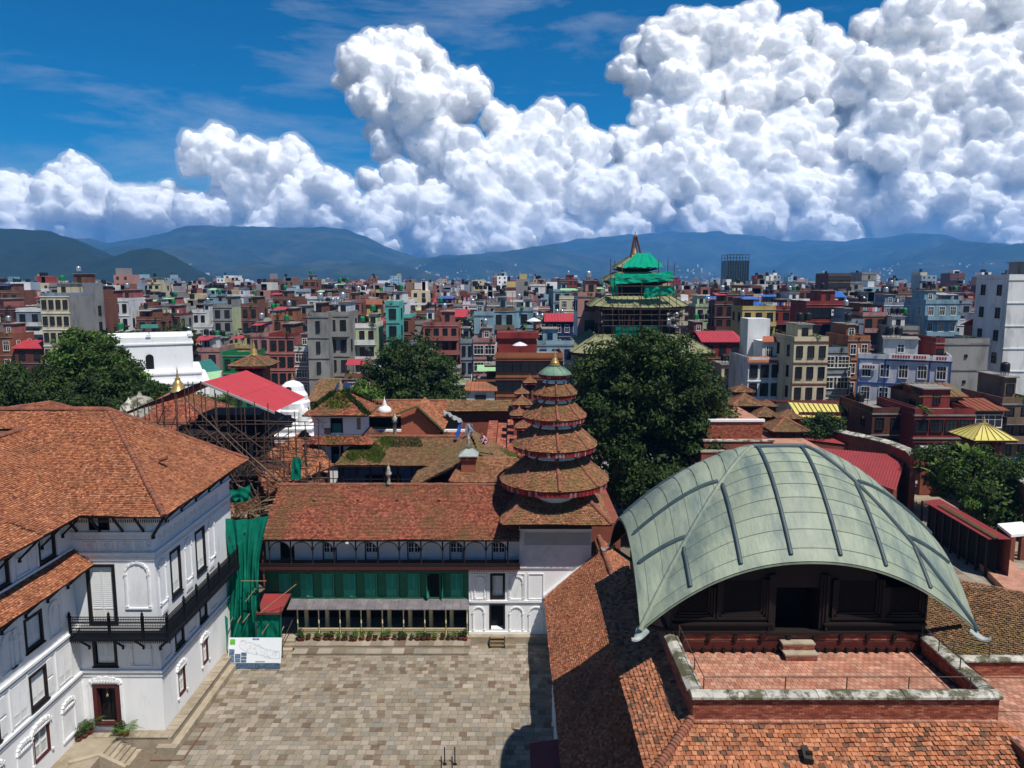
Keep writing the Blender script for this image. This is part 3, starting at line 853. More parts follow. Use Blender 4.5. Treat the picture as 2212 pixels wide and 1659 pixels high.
mb=MB();mb.box(-17.32,-17.22,37.4,40.3,-.008,.034);mb.box(-19,-17.322,37.3,37.39,-.008,.034)
tag(mb.build('drain_channel','drain_red'),'narrow rust-red drain line in the paving along the palace plinth','drain')
# ================================================================== courtyard paving
court=MB();court.box(-23,6.5,30,51.2,-.3,-.004)
court=struct(court.build('courtyard','paving_joint'))
rs=np.random.RandomState(21)
stones=[]
y=33.5
while y<50.9:
 h=.40+.05*rs.rand()
 x=-17.8-rs.rand()*.1
 while x<4.2:
  w=.42+.08*rs.rand()+(.22 if rs.rand()<.08 else 0)
  stones.append((x,y,w,h));x+=w
 y+=h
V=[];ind=[]
vis=[(i,s) for i,s in enumerate(stones)]
def stone_v(x0,y0,w,h):
 g=.012;t=.012+rs.rand()*.014;tx,ty=(rs.rand(2)-.5)*.012
 j=(rs.rand(8)-.5)*.02
 return [(x0+g+j[0],y0+g+j[1],t-tx-ty),(x0+w-g+j[2],y0+g+j[3],t+tx-ty),(x0+w-g+j[4],y0+h-g+j[5],t+tx+ty),(x0+g+j[6],y0+h-g+j[7],t-tx+ty),(x0+g,y0+g,-.02),(x0+w-g,y0+g,-.02),(x0+w-g,y0+h-g,-.02),(x0+g,y0+h-g,-.02)]
SF=[(0,1,2,3),(0,4,5,1),(1,5,6,2),(2,6,7,3),(3,7,4,0)]
def in_view(x,y,z):
 dep=y*_c-(z-EYE)*_s
 return abs(x/dep)<.66 and abs((y*_s+(z-EYE)*_c)/dep)<.497
seen=[s for s in stones if in_view(s[0]+s[2]/2,s[1]+s[3]/2,0)]
seen.sort(key=lambda s:s[1])
first=set(id(s) for s in seen[:300])
allv=[];
for s in stones:
 if id(s) in first:
  cx,cy=s[0]+s[2]/2,s[1]+s[3]/2
  v=[(p[0]-cx,p[1]-cy,p[2]) for p in stone_v(*s)]
  me=bpy.data.meshes.new('paving_stone');me.from_pydata(v,[],SF);me.materials.append(M('paving'))
  link('paving_stone',me,court,(cx,cy,0))
 else:
  allv.append(stone_v(*s))
A=np.array(allv).reshape(-1,3);F=(np.array(SF)[None]+8*np.arange(len(allv))[:, None, None]).reshape(-1,4)
link('paving_stones',np_mesh('paving_stones',A,F,'paving'),court,kind='stuff')
# ================================================================== gallery building across the courtyard
CY=51.2
cen=thing('gallery_building','low palace range with red tiled roof, arched top gallery and green shuttered floor','building',(-8,52,0))
FC=((0,CY,0),(1,0,0),(0,-1,0))
mb=MB(FC)
facade(mb,-17.2,-3.0,2.9,5.2,[],m=0);mb.build('timber_wall','green_paint',cen)
mb=MB();mb.box(-17.2,-3.0,50.3,54.5,-.01,.5);mb.build('podium','step_stone',cen)
mb=MB();mb.poly([(-17.2,53.6,.5),(-3.0,53.6,.5),(-3.0,53.6,2.9),(-17.2,53.6,2.9)]);mb.poly([(-3.02,50.6,.5),(-3.02,53.6,.5),(-3.02,53.6,2.9),(-3.02,50.6,2.9)]);mb.build('arcade_wall','dark_wood',cen)
mb=MB();mb.box(-17.2,-3.0,51.21,54.5,2.88,2.95);mb.build('ceiling','dark_wood',cen)
bayx=[-16.26]+[-14.8+1.4625*i for i in range(9)]
for i,x in enumerate(bayx):
 mb=MB();mb.lathe([(.075,0),(.075,.1),(.045,.16),(.04,1.0),(.06,1.02),(.04,1.06),(.05,2.0),(.08,2.06),(.08,2.15)],(x,50.42,.5),8);mb.build('post','cream_paint',cen)
 if i<9 and i>0:
  mb=MB();mb.lathe([(.2,0),(.2,.25),(.15,.32),(.15,1.9),(.2,2.0),(.2,2.38)],(x+.32,51.5,.5),10);mb.build('pillar','cream_paint',cen)
for i in range(1,9):
 x0,x1=bayx[i],bayx[i+1]
 fr=((0,50.44,0),(1,0,0),(0,-1,0))
 mb=MB(fr)
 mb.box(x0+.06,x1-.06,-.02,.03,1.08,1.15);mb.box(x0+.06,x1-.06,-.02,.03,.98,1.01);mb.box(x0+.06,x1-.06,-.02,.03,.53,.58)
 k=16
 for j in range(k):
  a=x0+.08+(x1-x0-.16)*(j+.5)/k
  mb.box(a-.012,a+.012,-.01,.02,1.01,1.08)
 for j in range(8):
  a=x0+.1+(x1-x0-.2)*(j+.5)/8
  r=.075;c_=.78
  for s_ in range(8):
   t0=2*math.pi*s_/8;t1=2*math.pi*(s_+1)/8
   mb.tube((a+r*math.cos(t0),0,c_+r*1.1*math.sin(t0)),(a+r*math.cos(t1),0,c_+r*1.1*math.sin(t1)),.014,4)
  mb.tube((a-.085,0,.6),(a+.085,0,.96),.012,4);mb.tube((a+.085,0,.6),(a-.085,0,.96),.012,4)
 mb.build('balustrade','cream_paint',cen)
 mb=MB(fr);arch_moulding(mb,x0+.05,x1-.05,1.9,2.2,.45,.03,-.5,-.47,legs=False);mb.build('arch','dark_wood',cen)
for i in range(10):
 x=-16.95+i*1.4925
 mb=MB(FC);mb.box(x-.05,x+.05,.002,.05,2.95,5.15);mb.build('stile','green_paint',cen)
mb=MB(FC);mb.box(-17.2,-3.0,.002,.08,2.95,3.05);mb.build('rail','green_paint',cen)
mb=MB(FC);mb.box(-17.2,-3.0,.002,.06,4.86,4.96);mb.build('rail','green_paint',cen)
for i in range(9):
 x=-16.2+i*1.4925
 mb=MB(FC);mb.box(x-.06,x,.003,.07,3.08,4.8);mb.box(x+.82,x+.88,.003,.07,3.08,4.8);mb.box(x-.06,x+.88,.003,.07,4.8,4.85);mb.box(x-.08,x+.9,.003,.1,3.04,3.1)
 w=mb.build('window','green_paint',cen)
 if i==7:
  mb=MB(FC);mb.box(x,x+.82,.004,.006,3.1,4.8);mb.build('opening','void',w)
  for s_ in (0,1):
   hx=x if s_==0 else x+.82
   d=(-.35,.94) if s_==0 else (.35,.94)
   f2=((hx,CY-.03,0),(d[0],-d[1],0),(-d[1] if s_==0 else d[1],-d[0] if s_==0 else d[0],0))
   shutter_leaf(f2,0,.41,3.12,4.78,.01,16,.28).build('shutter',['green_louver','void'],w)
 else:
  ang=(0,.5,0,.35,0,0,0,0,0)[i]
  for s_ in (0,1):
   if ang and s_==1:
    f2=((x+.82,CY-.05,0),(-math.cos(ang*.4),-math.sin(ang*.4),0),(math.sin(ang*.4),-math.cos(ang*.4),0))
    shutter_leaf(f2,0,.405,3.12,4.78,.03,16,.28).build('shutter',['green_louver','void'],w)
   else:
    shutter_leaf(FC,x+.41*s_+.003,x+.41*s_+.407,3.12,4.78,.055,16,.28).build('shutter',['green_louver','void'],w)
lead=MB();lead.slab([(-15.4,51.15,2.98),(-2.95,51.15,2.98),(-2.95,50.05,2.68),(-15.4,50.05,2.68)],.05);lead=lead.build('lead_roof','lead_sheet',cen)
for i in range(24):
 x=-15.3+i*.535;mb=MB();mb.tube((x,51.14,3.0),(x,50.06,2.705),.022,5);mb.build('seam_roll','lead_sheet',lead)
gal=MB();gal.box(-17.2,.55,50.22,51.75,5.42,5.6);gal=gal.build('gallery_floor','red_wood',cen)
mb=MB();mb.box(-17.2,.55,50.26,50.34,5.6,5.86);mb.build('parapet_board','dark_wood',gal)
mb=MB()
for i in range(150):mb.box(-17.1+i*.117,-17.04+i*.117,50.235,50.25,5.28,5.42)
mb.build('fringe','dark_wood',gal)
FG=((0,51.7,0),(1,0,0),(0,-1,0));FGc=((0,50.4,0),(1,0,0),(0,-1,0))
colx=[-16.55+1.4775*i for i in range(12)]
dops=[(colx[i]+.36,colx[i+1]-.14,5.6,7.25) for i in (0,2,4,6,8,10)]
mb=MB(FG);facade(mb,-17.2,.52,5.5,7.9,dops,.12);mb.build('gallery_wall',['white_plaster','void'],cen)
for i,x in enumerate(colx):
 mb=MB();mb.lathe([(.07,0),(.07,.15),(.045,.2),(.04,.9),(.055,1.2),(.07,1.6),(.07,2.0)],(x,50.42,5.6),8);mb.build('column','dark_wood',cen)
for i in range(11):
 mb=MB(FGc);x0,x1=colx[i],colx[i+1]
 A=arch_pts(x0+.05,x1-.05,6.75,.6,12)
 for k in range(12):
  mb.prism([A[k],A[k+1],(A[k+1][0],7.5),(A[k][0],7.5)],-.015,.015)
 mb.build('spandrel','pale_plaster',cen)
 mb=MB(FGc);arch_moulding(mb,x0+.03,x1-.03,6.6,6.75,.62,.05,-.03,.03,legs=False);mb.build('arch','dark_wood',cen)
for z in (5.98,6.2):
 mb=MB();mb.tube((-16.5,50.42,z),(.1,50.42,z),.012,5);mb.build('handrail','black_iron',gal)
for i,o in enumerate(dops):
 mb=MB(FG);a0,a1,b0,b1=o;t=.07
 mb.box(a0,a0+t,-.1,.02,b0,b1);mb.box(a1-t,a1,-.1,.02,b0,b1);mb.box(a0+t,a1-t,-.1,.02,b1-t,b1)
 d=mb.build('glazed_door','dark_wood',cen)
 if i==0: continue
 m_=(a0+a1)/2
 for (p,q) in ((a0+t,m_-.004),(m_+.004,a1-t)):
  mb=MB(FG)
  mb.box(p,p+.045,-.09,-.05,b0,b1-t);mb.box(q-.045,q,-.09,-.05,b0,b1-t);mb.box(p+.045,q-.045,-.09,-.05,b0,b0+.5)
  for z in (b0+.5,b0+.85,b0+1.2,b1-t-.04):mb.box(p+.045,q-.045,-.088,-.052,z,z+.035)
  mb.box((p+q)/2-.015,(p+q)/2+.015,-.087,-.053,b0+.5,b1-t)
  mb.build('leaf','white_paint',d)
croof=link('roof',MB().mesh('roof','tile_deck'),cen)
tile_slope([(-17.15,50.1,7.58),(.5,50.1,7.58),(.5,52.5,8.97),(-.7,54.6,10.18),(-16.9,54.6,10.18)],(1,0,0),croof,'tile_red',.15,.125,.055,indiv=120,seed=11,deck_mat='dark_wood')
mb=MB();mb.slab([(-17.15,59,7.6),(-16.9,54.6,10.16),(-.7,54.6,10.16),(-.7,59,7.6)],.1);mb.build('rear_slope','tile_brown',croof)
ridge_row((-17,54.6,10.2),(-.8,54.6,10.2),croof,.15,.28)
for x in (-14.1,-10.97,-8.2,-5.2):
 mb=MB();mb.lathe([(.2,0),(.18,.3)],(0,0,0),8,a0=0,a1=math.pi)
 mb.v=[(x+p[0],53.3-p[2]*.85+.1,9.44+p[1]*.8-.04-p[2]*.2) for p in mb.v];mb.f=mb.f
 mb.poly([(x-.19,53.12,9.36),(x+.19,53.12,9.36),(x,53.12,9.52)],1)
 mb.build('roof_vent',['tile_red','void'],croof)
mb=MB();mb.lathe([(.16,-.3),(.16,.25),(.22,.3),(.12,.4),(.12,.9),(.2,.95),(.24,1.1),(.12,1.3),(.15,1.42),(.06,1.6),(0,1.9)],(-8.98,54.5,10.0),10);mb.build('finial','coping_stone',croof)
mb=MB();mb.box(-17.2,.5,54.0,59,5.0,7.6);mb.build('rear_block','brick_wall',cen)
mb=MB();mb.box(-11.25,-11.05,50.05,50.12,7.32,7.44);mb.build('flood_lamp','white_paint',cen)
bay=thing('white_end_bay','white plastered end bay with blind arches and dark doorway beside the green range','building',(0,52,0))
FB=((0,CY-.25,0),(1,0,0),(0,-1,0))
op=[(-1.58,-.48,.85,2.66,.5),(-1.52,-.48,3.02,4.9,.3)]
mb=MB(FB);facade(mb,-3.0,5.5,0,5.42,op);mb.poly([(-3.0,0,0),(-3.0,-1,0),(-3.0,-1,5.42),(-3,0,5.42)]);mb.poly([(-3,0,5.42),(5.5,0,5.42),(5.5,-1,5.42),(-3,-1,5.42)])
mb.build('wall',['white_plaster','void'],bay)
mould(FB,[(-3,5.4,5.3,5.44,.1),(-3,5.4,2.8,2.94,.1),(-3.05,5.4,.5,.66,.08)],bay)
for (a0,a1,b0,b1,sc) in ((-2.75,-1.9,.75,2.5,.0),(-.2,.8,.75,2.5,0),(1.15,2.2,.75,2.5,0),(-2.62,-1.85,3.15,4.7,.0),(-.2,.8,3.1,4.75,.05)):
 blind_arch(FB,a0,a1,b0,b1,sc,.08,bay)
for (a0,a1) in ((-2.84,-1.69),(-.3,.9),(1.12,2.2)):
 mb=MB(FB)
 for q in ((a0,a0+.06,3.02,4.9),(a1-.06,a1,3.02,4.9),(a0+.06,a1-.06,4.84,4.9),(a0+.06,a1-.06,3.02,3.08)):mb.box(q[0],q[1],.002,.05,q[2],q[3])
 mb.build('panel_moulding','white_trim',bay)
shutter_window(bay,FB,-1.52,-.48,3.02,4.9,fw=.17,deep=.28,slats=16,sill=False)
mb=MB(FB);a0,a1,b0,b1=op[0][:4]
mb.box(a0,a0+.12,-.3,.03,b0,b1);mb.box(a1-.12,a1,-.3,.03,b0,b1);mb.box(a0+.12,a1-.12,-.3,.03,b1-.1,b1);mb.build('door_frame','dark_wood',bay)
mb=MB();mb.box(-3.0,2.6,50.4,CY-.26,-.01,.5);mb.build('base_course','step_stone',bay)
st2=thing('wooden_step','small wooden steps below the dark doorway of the white bay','steps',(-1,50.2,0))
for i,(y,z) in enumerate(((49.75,.18),(49.98,.36),(50.2,.54))):
 mb=MB();mb.box(-1.5,-.55,y,y+.22,z-.05,z);mb.build('tread','bamboo',st2)
for x in (-1.55,-.53):
 mb=MB();mb.slab([(x,49.7,.2),(x+.05,49.7,.2),(x+.05,50.38,.6),(x,50.38,.6)],.3);mb.build('stringer','dark_wood',st2)
ps=thing('podium_steps','two broad stone steps in front of the cream arcade','steps',(-8.8,49.2,0))
for (x0,x1,y0,y1,z) in ((-14.75,-2.9,48.65,50.3,.2),(-14.85,-2.85,49.35,50.3,.42)):
 mb=MB();mb.box(x0,x1,y0,y1,-.01 if z<.3 else .2,z-.035);stp=mb.build('step','step_stone',ps)
 x=x0
 while x<x1-.1:
  w=min(RND.uniform(.55,1.1),x1-x);mb=MB();mb.box(x+.004,x+w-.004,y0-.02,y1 if z>.3 else 49.36,z-.03,z+RND.uniform(-.008,.008));mb.build('slab','paving',stp);x+=w
ps2=thing('side_steps','short stone steps behind the map board next to the scaffold','steps',(-15.6,49.6,0))
for i in range(3):
 mb=MB();mb.box(-16.6,-14.9,49.2+i*.35,50.28,i*.16-.005,(i+1)*.16);mb.build('step','step_stone',ps2)
low=thing('side_range','low range with orange tiled gable roof along the right side of the courtyard','building',(5,42,0))
lroof=link('roof',MB().mesh('roof','tile_deck'),low)
EX,EZL,RX,RZL=2.27,3.17,6.22,6.75
tile_slope([(EX,27,EZL),(EX,50.85,EZL),(RX,50.85,RZL),(RX,27,RZL)],(0,1,0),lroof,'tile_orange',.155,.13,.055,indiv=60,seed=12,deck_mat='dark_wood')
tile_slope([(5.52,50.85,6.115),(RX,50.85,RZL),(RX,53.0,RZL),(5.52,53.0,6.115)],(0,1,0),lroof,'tile_orange',.155,.13,.055,seed=13)
tile_slope([(10.2,27,3.17),(10.2,53,3.17),(RX,53,RZL),(RX,27,RZL)],(0,1,0),lroof,'tile_orange',.155,.13,.055,seed=14)
ridge_row((RX,27,RZL+.04),(RX,53,RZL+.04),lroof,.16,.28)
mb=MB();mb.box(2.75,9.8,27,50.6,0,3.3);mb.build('wall','white_plaster',low)
mb=MB();mb.slab([(EX-.1,50.75,EZL+.16),(5.05,50.75,5.8),(5.05,50.95,5.8),(EX-.1,50.95,EZL+.16)],.22);mb.build('verge','white_trim',low)
mb=MB();mb.slab([(.85,30,2.75),(.85,34.6,2.75),(2.7,34.6,3.05),(2.7,30,3.05)],.06);mb.build('porch_roof','tin_rust',low)
mb=MB(((2.75,37.9,0),(0,1,0),(1,0,0)));
FL=((2.74,36,0),(0,1,0),(-1,0,0))
mb=MB(FL);arch_moulding(mb,2.2,4.2,.3,2.3,.7,.2,0,.5,.05);mb.build('window_hood','white_trim',low)
# ================================================================== five-tier round temple
PC=(2.98,53.2)
pag=thing('pagoda_temple','five-tiered round temple tower with tiled cone roofs and a green copper cap','temple',(PC[0],PC[1],0))
FP=((0,50.85,0),(1,0,0),(0,-1,0))
mb=MB();mb.box(.5,5.45,50.85,55.8,5.44,8.95);mb.build('wall','pale_plaster',pag)
mb=MB(FP);mb.box(.85,5.4,.003,.012,6.95,7.85);mb.build('grey_rect','mid_grey',pag)  # thin darker grey rectangle on the paler wall
mb=MB(FP);mb.box(.45,5.5,.003,.1,8.05,8.12)
mb.build('moulding','white_trim',pag)
mb=MB();mb.box(.55,5.4,50.3,50.9,8.3,8.75);mb.build('eave_beam','dark_wood',pag)
proof=link('base_roof',MB().mesh('base_roof','tile_deck'),pag)
h0,h1,z0,z1=3.68,1.7,8.83,10.55
c=PC
q0=[(c[0]-h0,c[1]-h0,z0),(c[0]+h0,c[1]-h0,z0),(c[0]+h0,c[1]+h0,z0),(c[0]-h0,c[1]+h0,z0)]
q1=[(c[0]-h1,c[1]-h1,z1),(c[0]+h1,c[1]-h1,z1),(c[0]+h1,c[1]+h1,z1),(c[0]-h1,c[1]+h1,z1)]
for i in range(4):
 j=(i+1)%4
 e=Vector(q0[j])-Vector(q0[i])
 tile_slope([q0[i],q0[j],q1[j],q1[i]],e,proof,'tile_pagoda',.15,.125,.055,seed=30+i,deck_mat='dark_wood')
 ridge_row(Vector(q0[i])+Vector((0,0,.05)),Vector(q1[i])+Vector((0,0,.05)),proof,.15,.26)
mb=MB();mb.lathe([(2.52,9.3),(2.52,9.75),(2.46,9.8),(2.46,10.45),(2.56,10.5),(2.56,10.56),(2.4,10.62)],(c[0],c[1],0),48);mb.build('drum','white_plaster',pag)
mb=MB();mb.lathe([(2.6,10.56),(2.62,10.82),(3.0,10.95),(3.0,11.0)],(c[0],c[1],0),48);mb.build('drum_cornice','red_wood',pag)
def cone_tiles(r0,z0_,r1,z1_,roof,matn,tw,tr,seed,lift=.05):
 rs=np.random.RandomState(seed)
 Ls=math.hypot(r0-r1,z1_-z0_);nr=int(Ls/tr)
 Vv=[];cnt=0
 dr,dz=(r1-r0)/Ls,(z1_-z0_)/Ls
 for j in range(nr):
  t=(j+.45)/nr*Ls;r=r0+dr*t;z=z0_+dz*t
  k=max(8,int(2*math.pi*r/tw))
  th=(np.arange(k)+.5*(j%2))/k*2*math.pi+(rs.rand(k)-.5)*.1/max(k,1)*6.28*.3
  T=tile_shape(k,2*math.pi*r/k,tr,lift,rs)
  ct,sn=np.cos(th),np.sin(th)
  E=np.stack([-sn,ct,0*ct],1);S=np.stack([dr*ct,dr*sn,0*ct+dz],1);Nn=np.cross(E,S)
  Nn*=np.sign(Nn[:,2])[:, None]
  P0=np.stack([r*ct,r*sn,0*ct+z],1)
  W=P0[:, None]+T[:,:,0:1]*E[:, None]+T[:,:,1:2]*S[:, None]+T[:,:,2:3]*Nn[:, None]
  Vv.append(W.reshape(-1,3));cnt+=k
 V=np.concatenate(Vv)+np.array([0,0,0])
 F=(TF[None]+8*np.arange(cnt)[:, None, None]).reshape(-1,4)
 link('tiles',np_mesh('tiles',V,F,matn),roof,kind='stuff')
tiers=[(3.81,11.09,1.78,12.78),(2.97,13.57,1.42,14.90),(2.20,15.56,1.05,16.62),(1.535,17.14,.74,17.98)]
for i,(r0,ze,r1,zt) in enumerate(tiers):
 tr_=link('tier_roof',MB().mesh('tier_roof','tile_deck'),pag)
 cone_tiles(r0,ze,r1,zt,tr_,'tile_pagoda',.135 if i<2 else .115,.12 if i<2 else .10,40+i)
 mb=MB();mb.lathe([(r0-.02,ze-.03),(r0-.02,ze-.07),(r0-.35,ze-.1),(r1+.15,ze+.05)],(c[0],c[1],0),48);mb.lathe([(r0-.02,ze-.03),(r1,zt-.02)],(c[0],c[1],0),48);mb.build('deck','dark_wood',tr_)
 nseg=150 if i<2 else 110
 mb=MB()
 for k in range(nseg):
  t0=2*math.pi*k/nseg;t1=2*math.pi*(k+.94)/nseg
  l=.36*(1-.12*i)+RND.uniform(-.03,.03)
  R0=r0-.03;rr=R0-.02-(.03 if k%2 else 0)
  mb.poly([(c[0]+R0*math.cos(t0),c[1]+R0*math.sin(t0),ze-.06),(c[0]+R0*math.cos(t1),c[1]+R0*math.sin(t1),ze-.06),(c[0]+rr*math.cos(t1),c[1]+rr*math.sin(t1),ze-.06-l),(c[0]+rr*math.cos(t0),c[1]+rr*math.sin(t0),ze-.06-l)])
 mb.build('valance','red_cloth',tr_,kind='stuff')
 mb=MB();mb.lathe([(r0-.09,ze-.05),(r0-.1,ze-.3*(1-.12*i))],(c[0],c[1],0),48);mb.build('valance_band','red_wood',tr_)
 for k in range(8):
  t=-math.pi/2+.05+2*math.pi*k/8
  a=Vector((c[0]+(r0+.02)*math.cos(t),c[1]+(r0+.02)*math.sin(t),ze+.06));b=Vector((c[0]+r1*math.cos(t),c[1]+r1*math.sin(t),zt+.08))
  ridge_row(a,b,tr_,.12-.012*i,.22)
 zn=tiers[i+1][1] if i<3 else 18.51
 mb=MB();mb.lathe([(r1+.12,zt-.05),(r1+.12,zt+.06),(r1,zt+.1),(r1,zn-.28),(r1+.08,zn-.22)],(c[0],c[1],0),32);mb.build('neck','white_plaster',pag)
 mb=MB();mb.lathe([(r1+.06,zn-.34),(r1+.14,zn-.3),(r1+.16,zn-.16),(r1+.5,zn-.04)],(c[0],c[1],0),32);mb.build('cornice','red_wood',pag)
cap=MB();cap.lathe([(1.145,18.51),(1.15,18.56),(.75,18.86),(.42,19.02),(.2,19.12),(0,19.16)],(c[0],c[1],0),32);cap.lathe([(1.14,18.5),(.8,18.52)],(c[0],c[1],0),32);cap=cap.build('copper_cap','copper_small',pag)
for k in range(10):
 t=2*math.pi*k/10+.2;mb=MB();mb.path([(c[0]+r*math.cos(t),c[1]+r*math.sin(t),z) for r,z in ((1.15,18.58),(.75,18.89),(.42,19.05),(.2,19.15))],.025,5);mb.build('seam','copper_small',cap)
mb=MB()
for k in range(90):
 t0=2*math.pi*k/90;t1=2*math.pi*(k+.93)/90
 mb.poly([(c[0]+1.12*math.cos(t0),c[1]+1.12*math.sin(t0),18.5),(c[0]+1.12*math.cos(t1),c[1]+1.12*math.sin(t1),18.5),(c[0]+1.09*math.cos(t1),c[1]+1.09*math.sin(t1),18.28+.04*(k%2)),(c[0]+1.09*math.cos(t0),c[1]+1.09*math.sin(t0),18.28+.04*(k%2))])
mb.build('valance','red_cloth',cap,kind='stuff')
mb=MB();mb.lathe([(.34,19.1),(.4,19.16),(.3,19.24),(.34,19.28),(.26,19.36),(.24,19.42),(.15,19.62),(.1,19.72),(.13,19.78),(.06,19.86),(.08,19.94),(.03,20.02),(.05,20.08),(.012,20.2),(0,20.36)],(c[0],c[1],0),14);mb.build('pinnacle','gold',pag)
# ================================================================== palace tower with the curved copper roof and its brick terrace
tow=thing('palace_tower','brick palace tower with a curved green copper dome roof over a dark carved pavilion','building',(10.5,29,0))
TX0,TX1,TY0,TY1=5.73,15.45,22.8,36.0
FLZ,PZ=11.3,11.88
mb=MB();mb.box(TX0+.05,TX1-.05,TY0+.05,TY1,0,FLZ-.03);mb.build('tower_wall','brick_wall',tow)
terr=MB();terr.box(TX0+.3,TX1-.3,TY0+.3,27.05,FLZ-.04,FLZ-.012);terr=terr.build('terrace','brick_joint',tow)
rsd=np.random.RandomState(5)
tl=[]
ts=.215
ny=int((27.0-TY0-.3)/ts);nx=int((TX1-TX0-.6)/ts)
cand=[]
for j in range(ny):
 for i in range(nx):
  cand.append((TX0+.3+i*ts+(j%2)*ts*.5,TY0+.3+j*ts))
ftm=[]
for k in range(3):
 mb=MB();g=.008;mb.box(g,ts-g,g,ts-g,-.012,.004+.002*k);ftm.append(mb.mesh('floor_tile','floor_tile'))
order=sorted(cand,key=lambda p:p[1])
nearset=set([p for p in order if p[1]>24.3][:300])
rest=MB()
for p in cand:
 if p[0]+ts>TX1-.3: continue
 if p in nearset:
  link('floor_tile',ftm[rsd.randint(3)],terr,Vector((p[0],p[1],FLZ))-wloc(terr))
 else:
  z=FLZ+rsd.rand()*.006
  rest.box(p[0]+.008,p[0]+ts-.008,p[1]+.008,p[1]+ts-.008,FLZ-.012,z)
rest.build('floor_tiles','floor_tile',terr,kind='stuff')
def brick_course_wall(parent,fr,a0,a1,b0,b1,limit=300,bl=.21,bh=.062,proud=.012):
 me=[]
 for k in range(3):
  mb=MB();mb.box(-bl/2+.006,bl/2-.006,-.004,proud+.003*k,-bh/2+.005,bh/2-.005);me.append(mb.mesh('brick','brick'))
 O,R,Nn=fr
 rot=Matrix((Vector(R),Vector(Nn),Vector((0,0,1)))).transposed()
 e=Vector(R);n_=Vector(Nn)
 ang=math.atan2(e.y,e.x)
 left=(Vector((-e.y,e.x,0))-n_).length>.1
 n=0;j=0;b=b1-bh/2;wl_=wloc(parent);extra=MB(fr)
 while b>b0:
  a=a0+bl/2-(bl/2 if j%2 else 0)
  while a<a1+bl/2-.01:
   x0,x1=max(a-bl/2,a0),min(a+bl/2,a1)
   if x1-x0>bl*.9 and n<limit:
    p=Vector(O)+e*a+Vector((0,0,b))
    o=link('brick',me[RND.randrange(3)],parent,p-wl_,(0,0,ang+(math.pi if left else 0)))
    n+=1
   elif x1-x0>.03:
    extra.box(x0+.006,x1-.006,-.004,proud,b-bh/2+.005,b+bh/2-.005)
   a+=bl
  b-=bh;j+=1
 extra.build('bricks','brick',parent,kind='stuff')
par=MB()
par.box(TX0,TX1,TY0,TY0+.3,FLZ-.6,PZ);par.box(TX0,TX0+.3,TY0+.302,27.0,FLZ-.6,PZ);par.box(TX1-.3,TX1,TY0+.302,27.0,FLZ-.6,PZ)
par=par.build('parapet','brick_joint',tow)
brick_course_wall(par,((TX0,TY0,0),(1,0,0),(0,-1,0)),0,TX1-TX0,11.12,PZ,290)
brick_course_wall(par,((TX0,TY0,0),(0,1,0),(-1,0,0)),0,4.2,10.6,PZ,0)
brick_course_wall(par,((TX1-.3,TY0+.3,0),(0,1,0),(-1,0,0)),0,3.9,FLZ,PZ,0)
def coping(p0,p1,w,parent,z,h=.16,seed=0):
 p0=Vector(p0);p1=Vector(p1);d=p1-p0;Ln=d.length;d.normalize();s=Vector((-d.y,d.x,0))
 a=0.0
 while a<Ln-.05:
  l=min(RND.uniform(.45,.75),Ln-a)
  mb=MB();q=[]
  hh=h+RND.uniform(-.015,.015)
  for t in (a+.006,a+l-.006):
   for (o,zz) in ((-w,z),(-w,z+hh*.5),(-w*.35,z+hh),(w*.35,z+hh),(w,z+hh*.45),(w,z)):
    q.append(tuple(p0+d*t+s*o+Vector((0,0,zz))))
  fs=[(i,(i+1)%6,(i+1)%6+6,i+6) for i in range(6)]+[(0,1,2,3,4,5),(11,10,9,8,7,6)]
  mb.add(q,fs);mb.build('coping_stone','coping_stone',parent);a+=l
coping((TX0-.05,TY0+.15,0),(TX1+.05,TY0+.15,0),.26,par,PZ)
coping((TX0+.15,TY0+.42,0),(TX0+.15,27.0,0),.25,par,PZ+.002)
coping((TX1-.15,TY0+.42,0),(TX1-.15,27.0,0),.25,par,PZ+.002)
rail=thing('terrace_rail','thin rusty iron handrail along the coping of the brick terrace','railing',(10.5,23.2,PZ))
for x in (6.15,8.77,10.74,12.73,14.7):
 mb=MB();mb.tube((x,23.15,PZ+.1),(x,23.15,PZ+.52),.02,6);mb.build('rail_post','steel_pole',rail)
for y in (24.4,25.7,26.8):
 for x in (6.15,15.1):
  mb=MB();mb.tube((x,y,PZ+.1),(x,y,PZ+.52),.02,6);mb.build('rail_post','steel_pole',rail)
for p,q in (((6.15,23.15),(15.1,23.15)),((6.15,23.15),(6.15,26.9)),((15.1,23.15),(15.1,26.9)),((15.1,23.15),(18.6,23.0))):
 mb=MB();mb.tube((p[0],p[1],PZ+.52),(q[0],q[1],PZ+.52),.017,6);mb.build('rail_bar','steel_pole',rail)
stp=thing('brick_steps','two brick steps with stone treads against the tower wall on the terrace','steps',(10.5,26.6,FLZ))
for (y0,z0_,z1_) in ((26.3,FLZ,FLZ+.26),(26.62,FLZ,FLZ+.52)):
 mb=MB();mb.box(9.93,11.08,y0,26.98,z0_+.001,z1_-.07);s_=mb.build('step','brick_joint',stp)
 brick_course_wall(s_,((9.93,y0,0),(1,0,0),(0,-1,0)),0,1.15,z1_-.33 if y0>26.5 else z0_,z1_-.075,60)
 mb=MB();mb.box(9.9,10.35,y0-.03,26.985,z1_-.068,z1_);mb.build('tread','step_stone',s_)
 mb=MB();mb.box(10.355,11.11,y0-.03,26.985,z1_-.068,z1_-.004);mb.build('tread','step_stone',s_)
FD=((0,27.0,0),(1,0,0),(0,-1,0))
mb=MB(FD);mb.box(TX0,TX1,-8.9,0,FLZ-.1,12.0);pb=mb.build('pavilion_base','brick_joint',tow)
brick_course_wall(pb,FD,TX0+.3,TX1-.3,11.76,12.0,200,.21,.06)
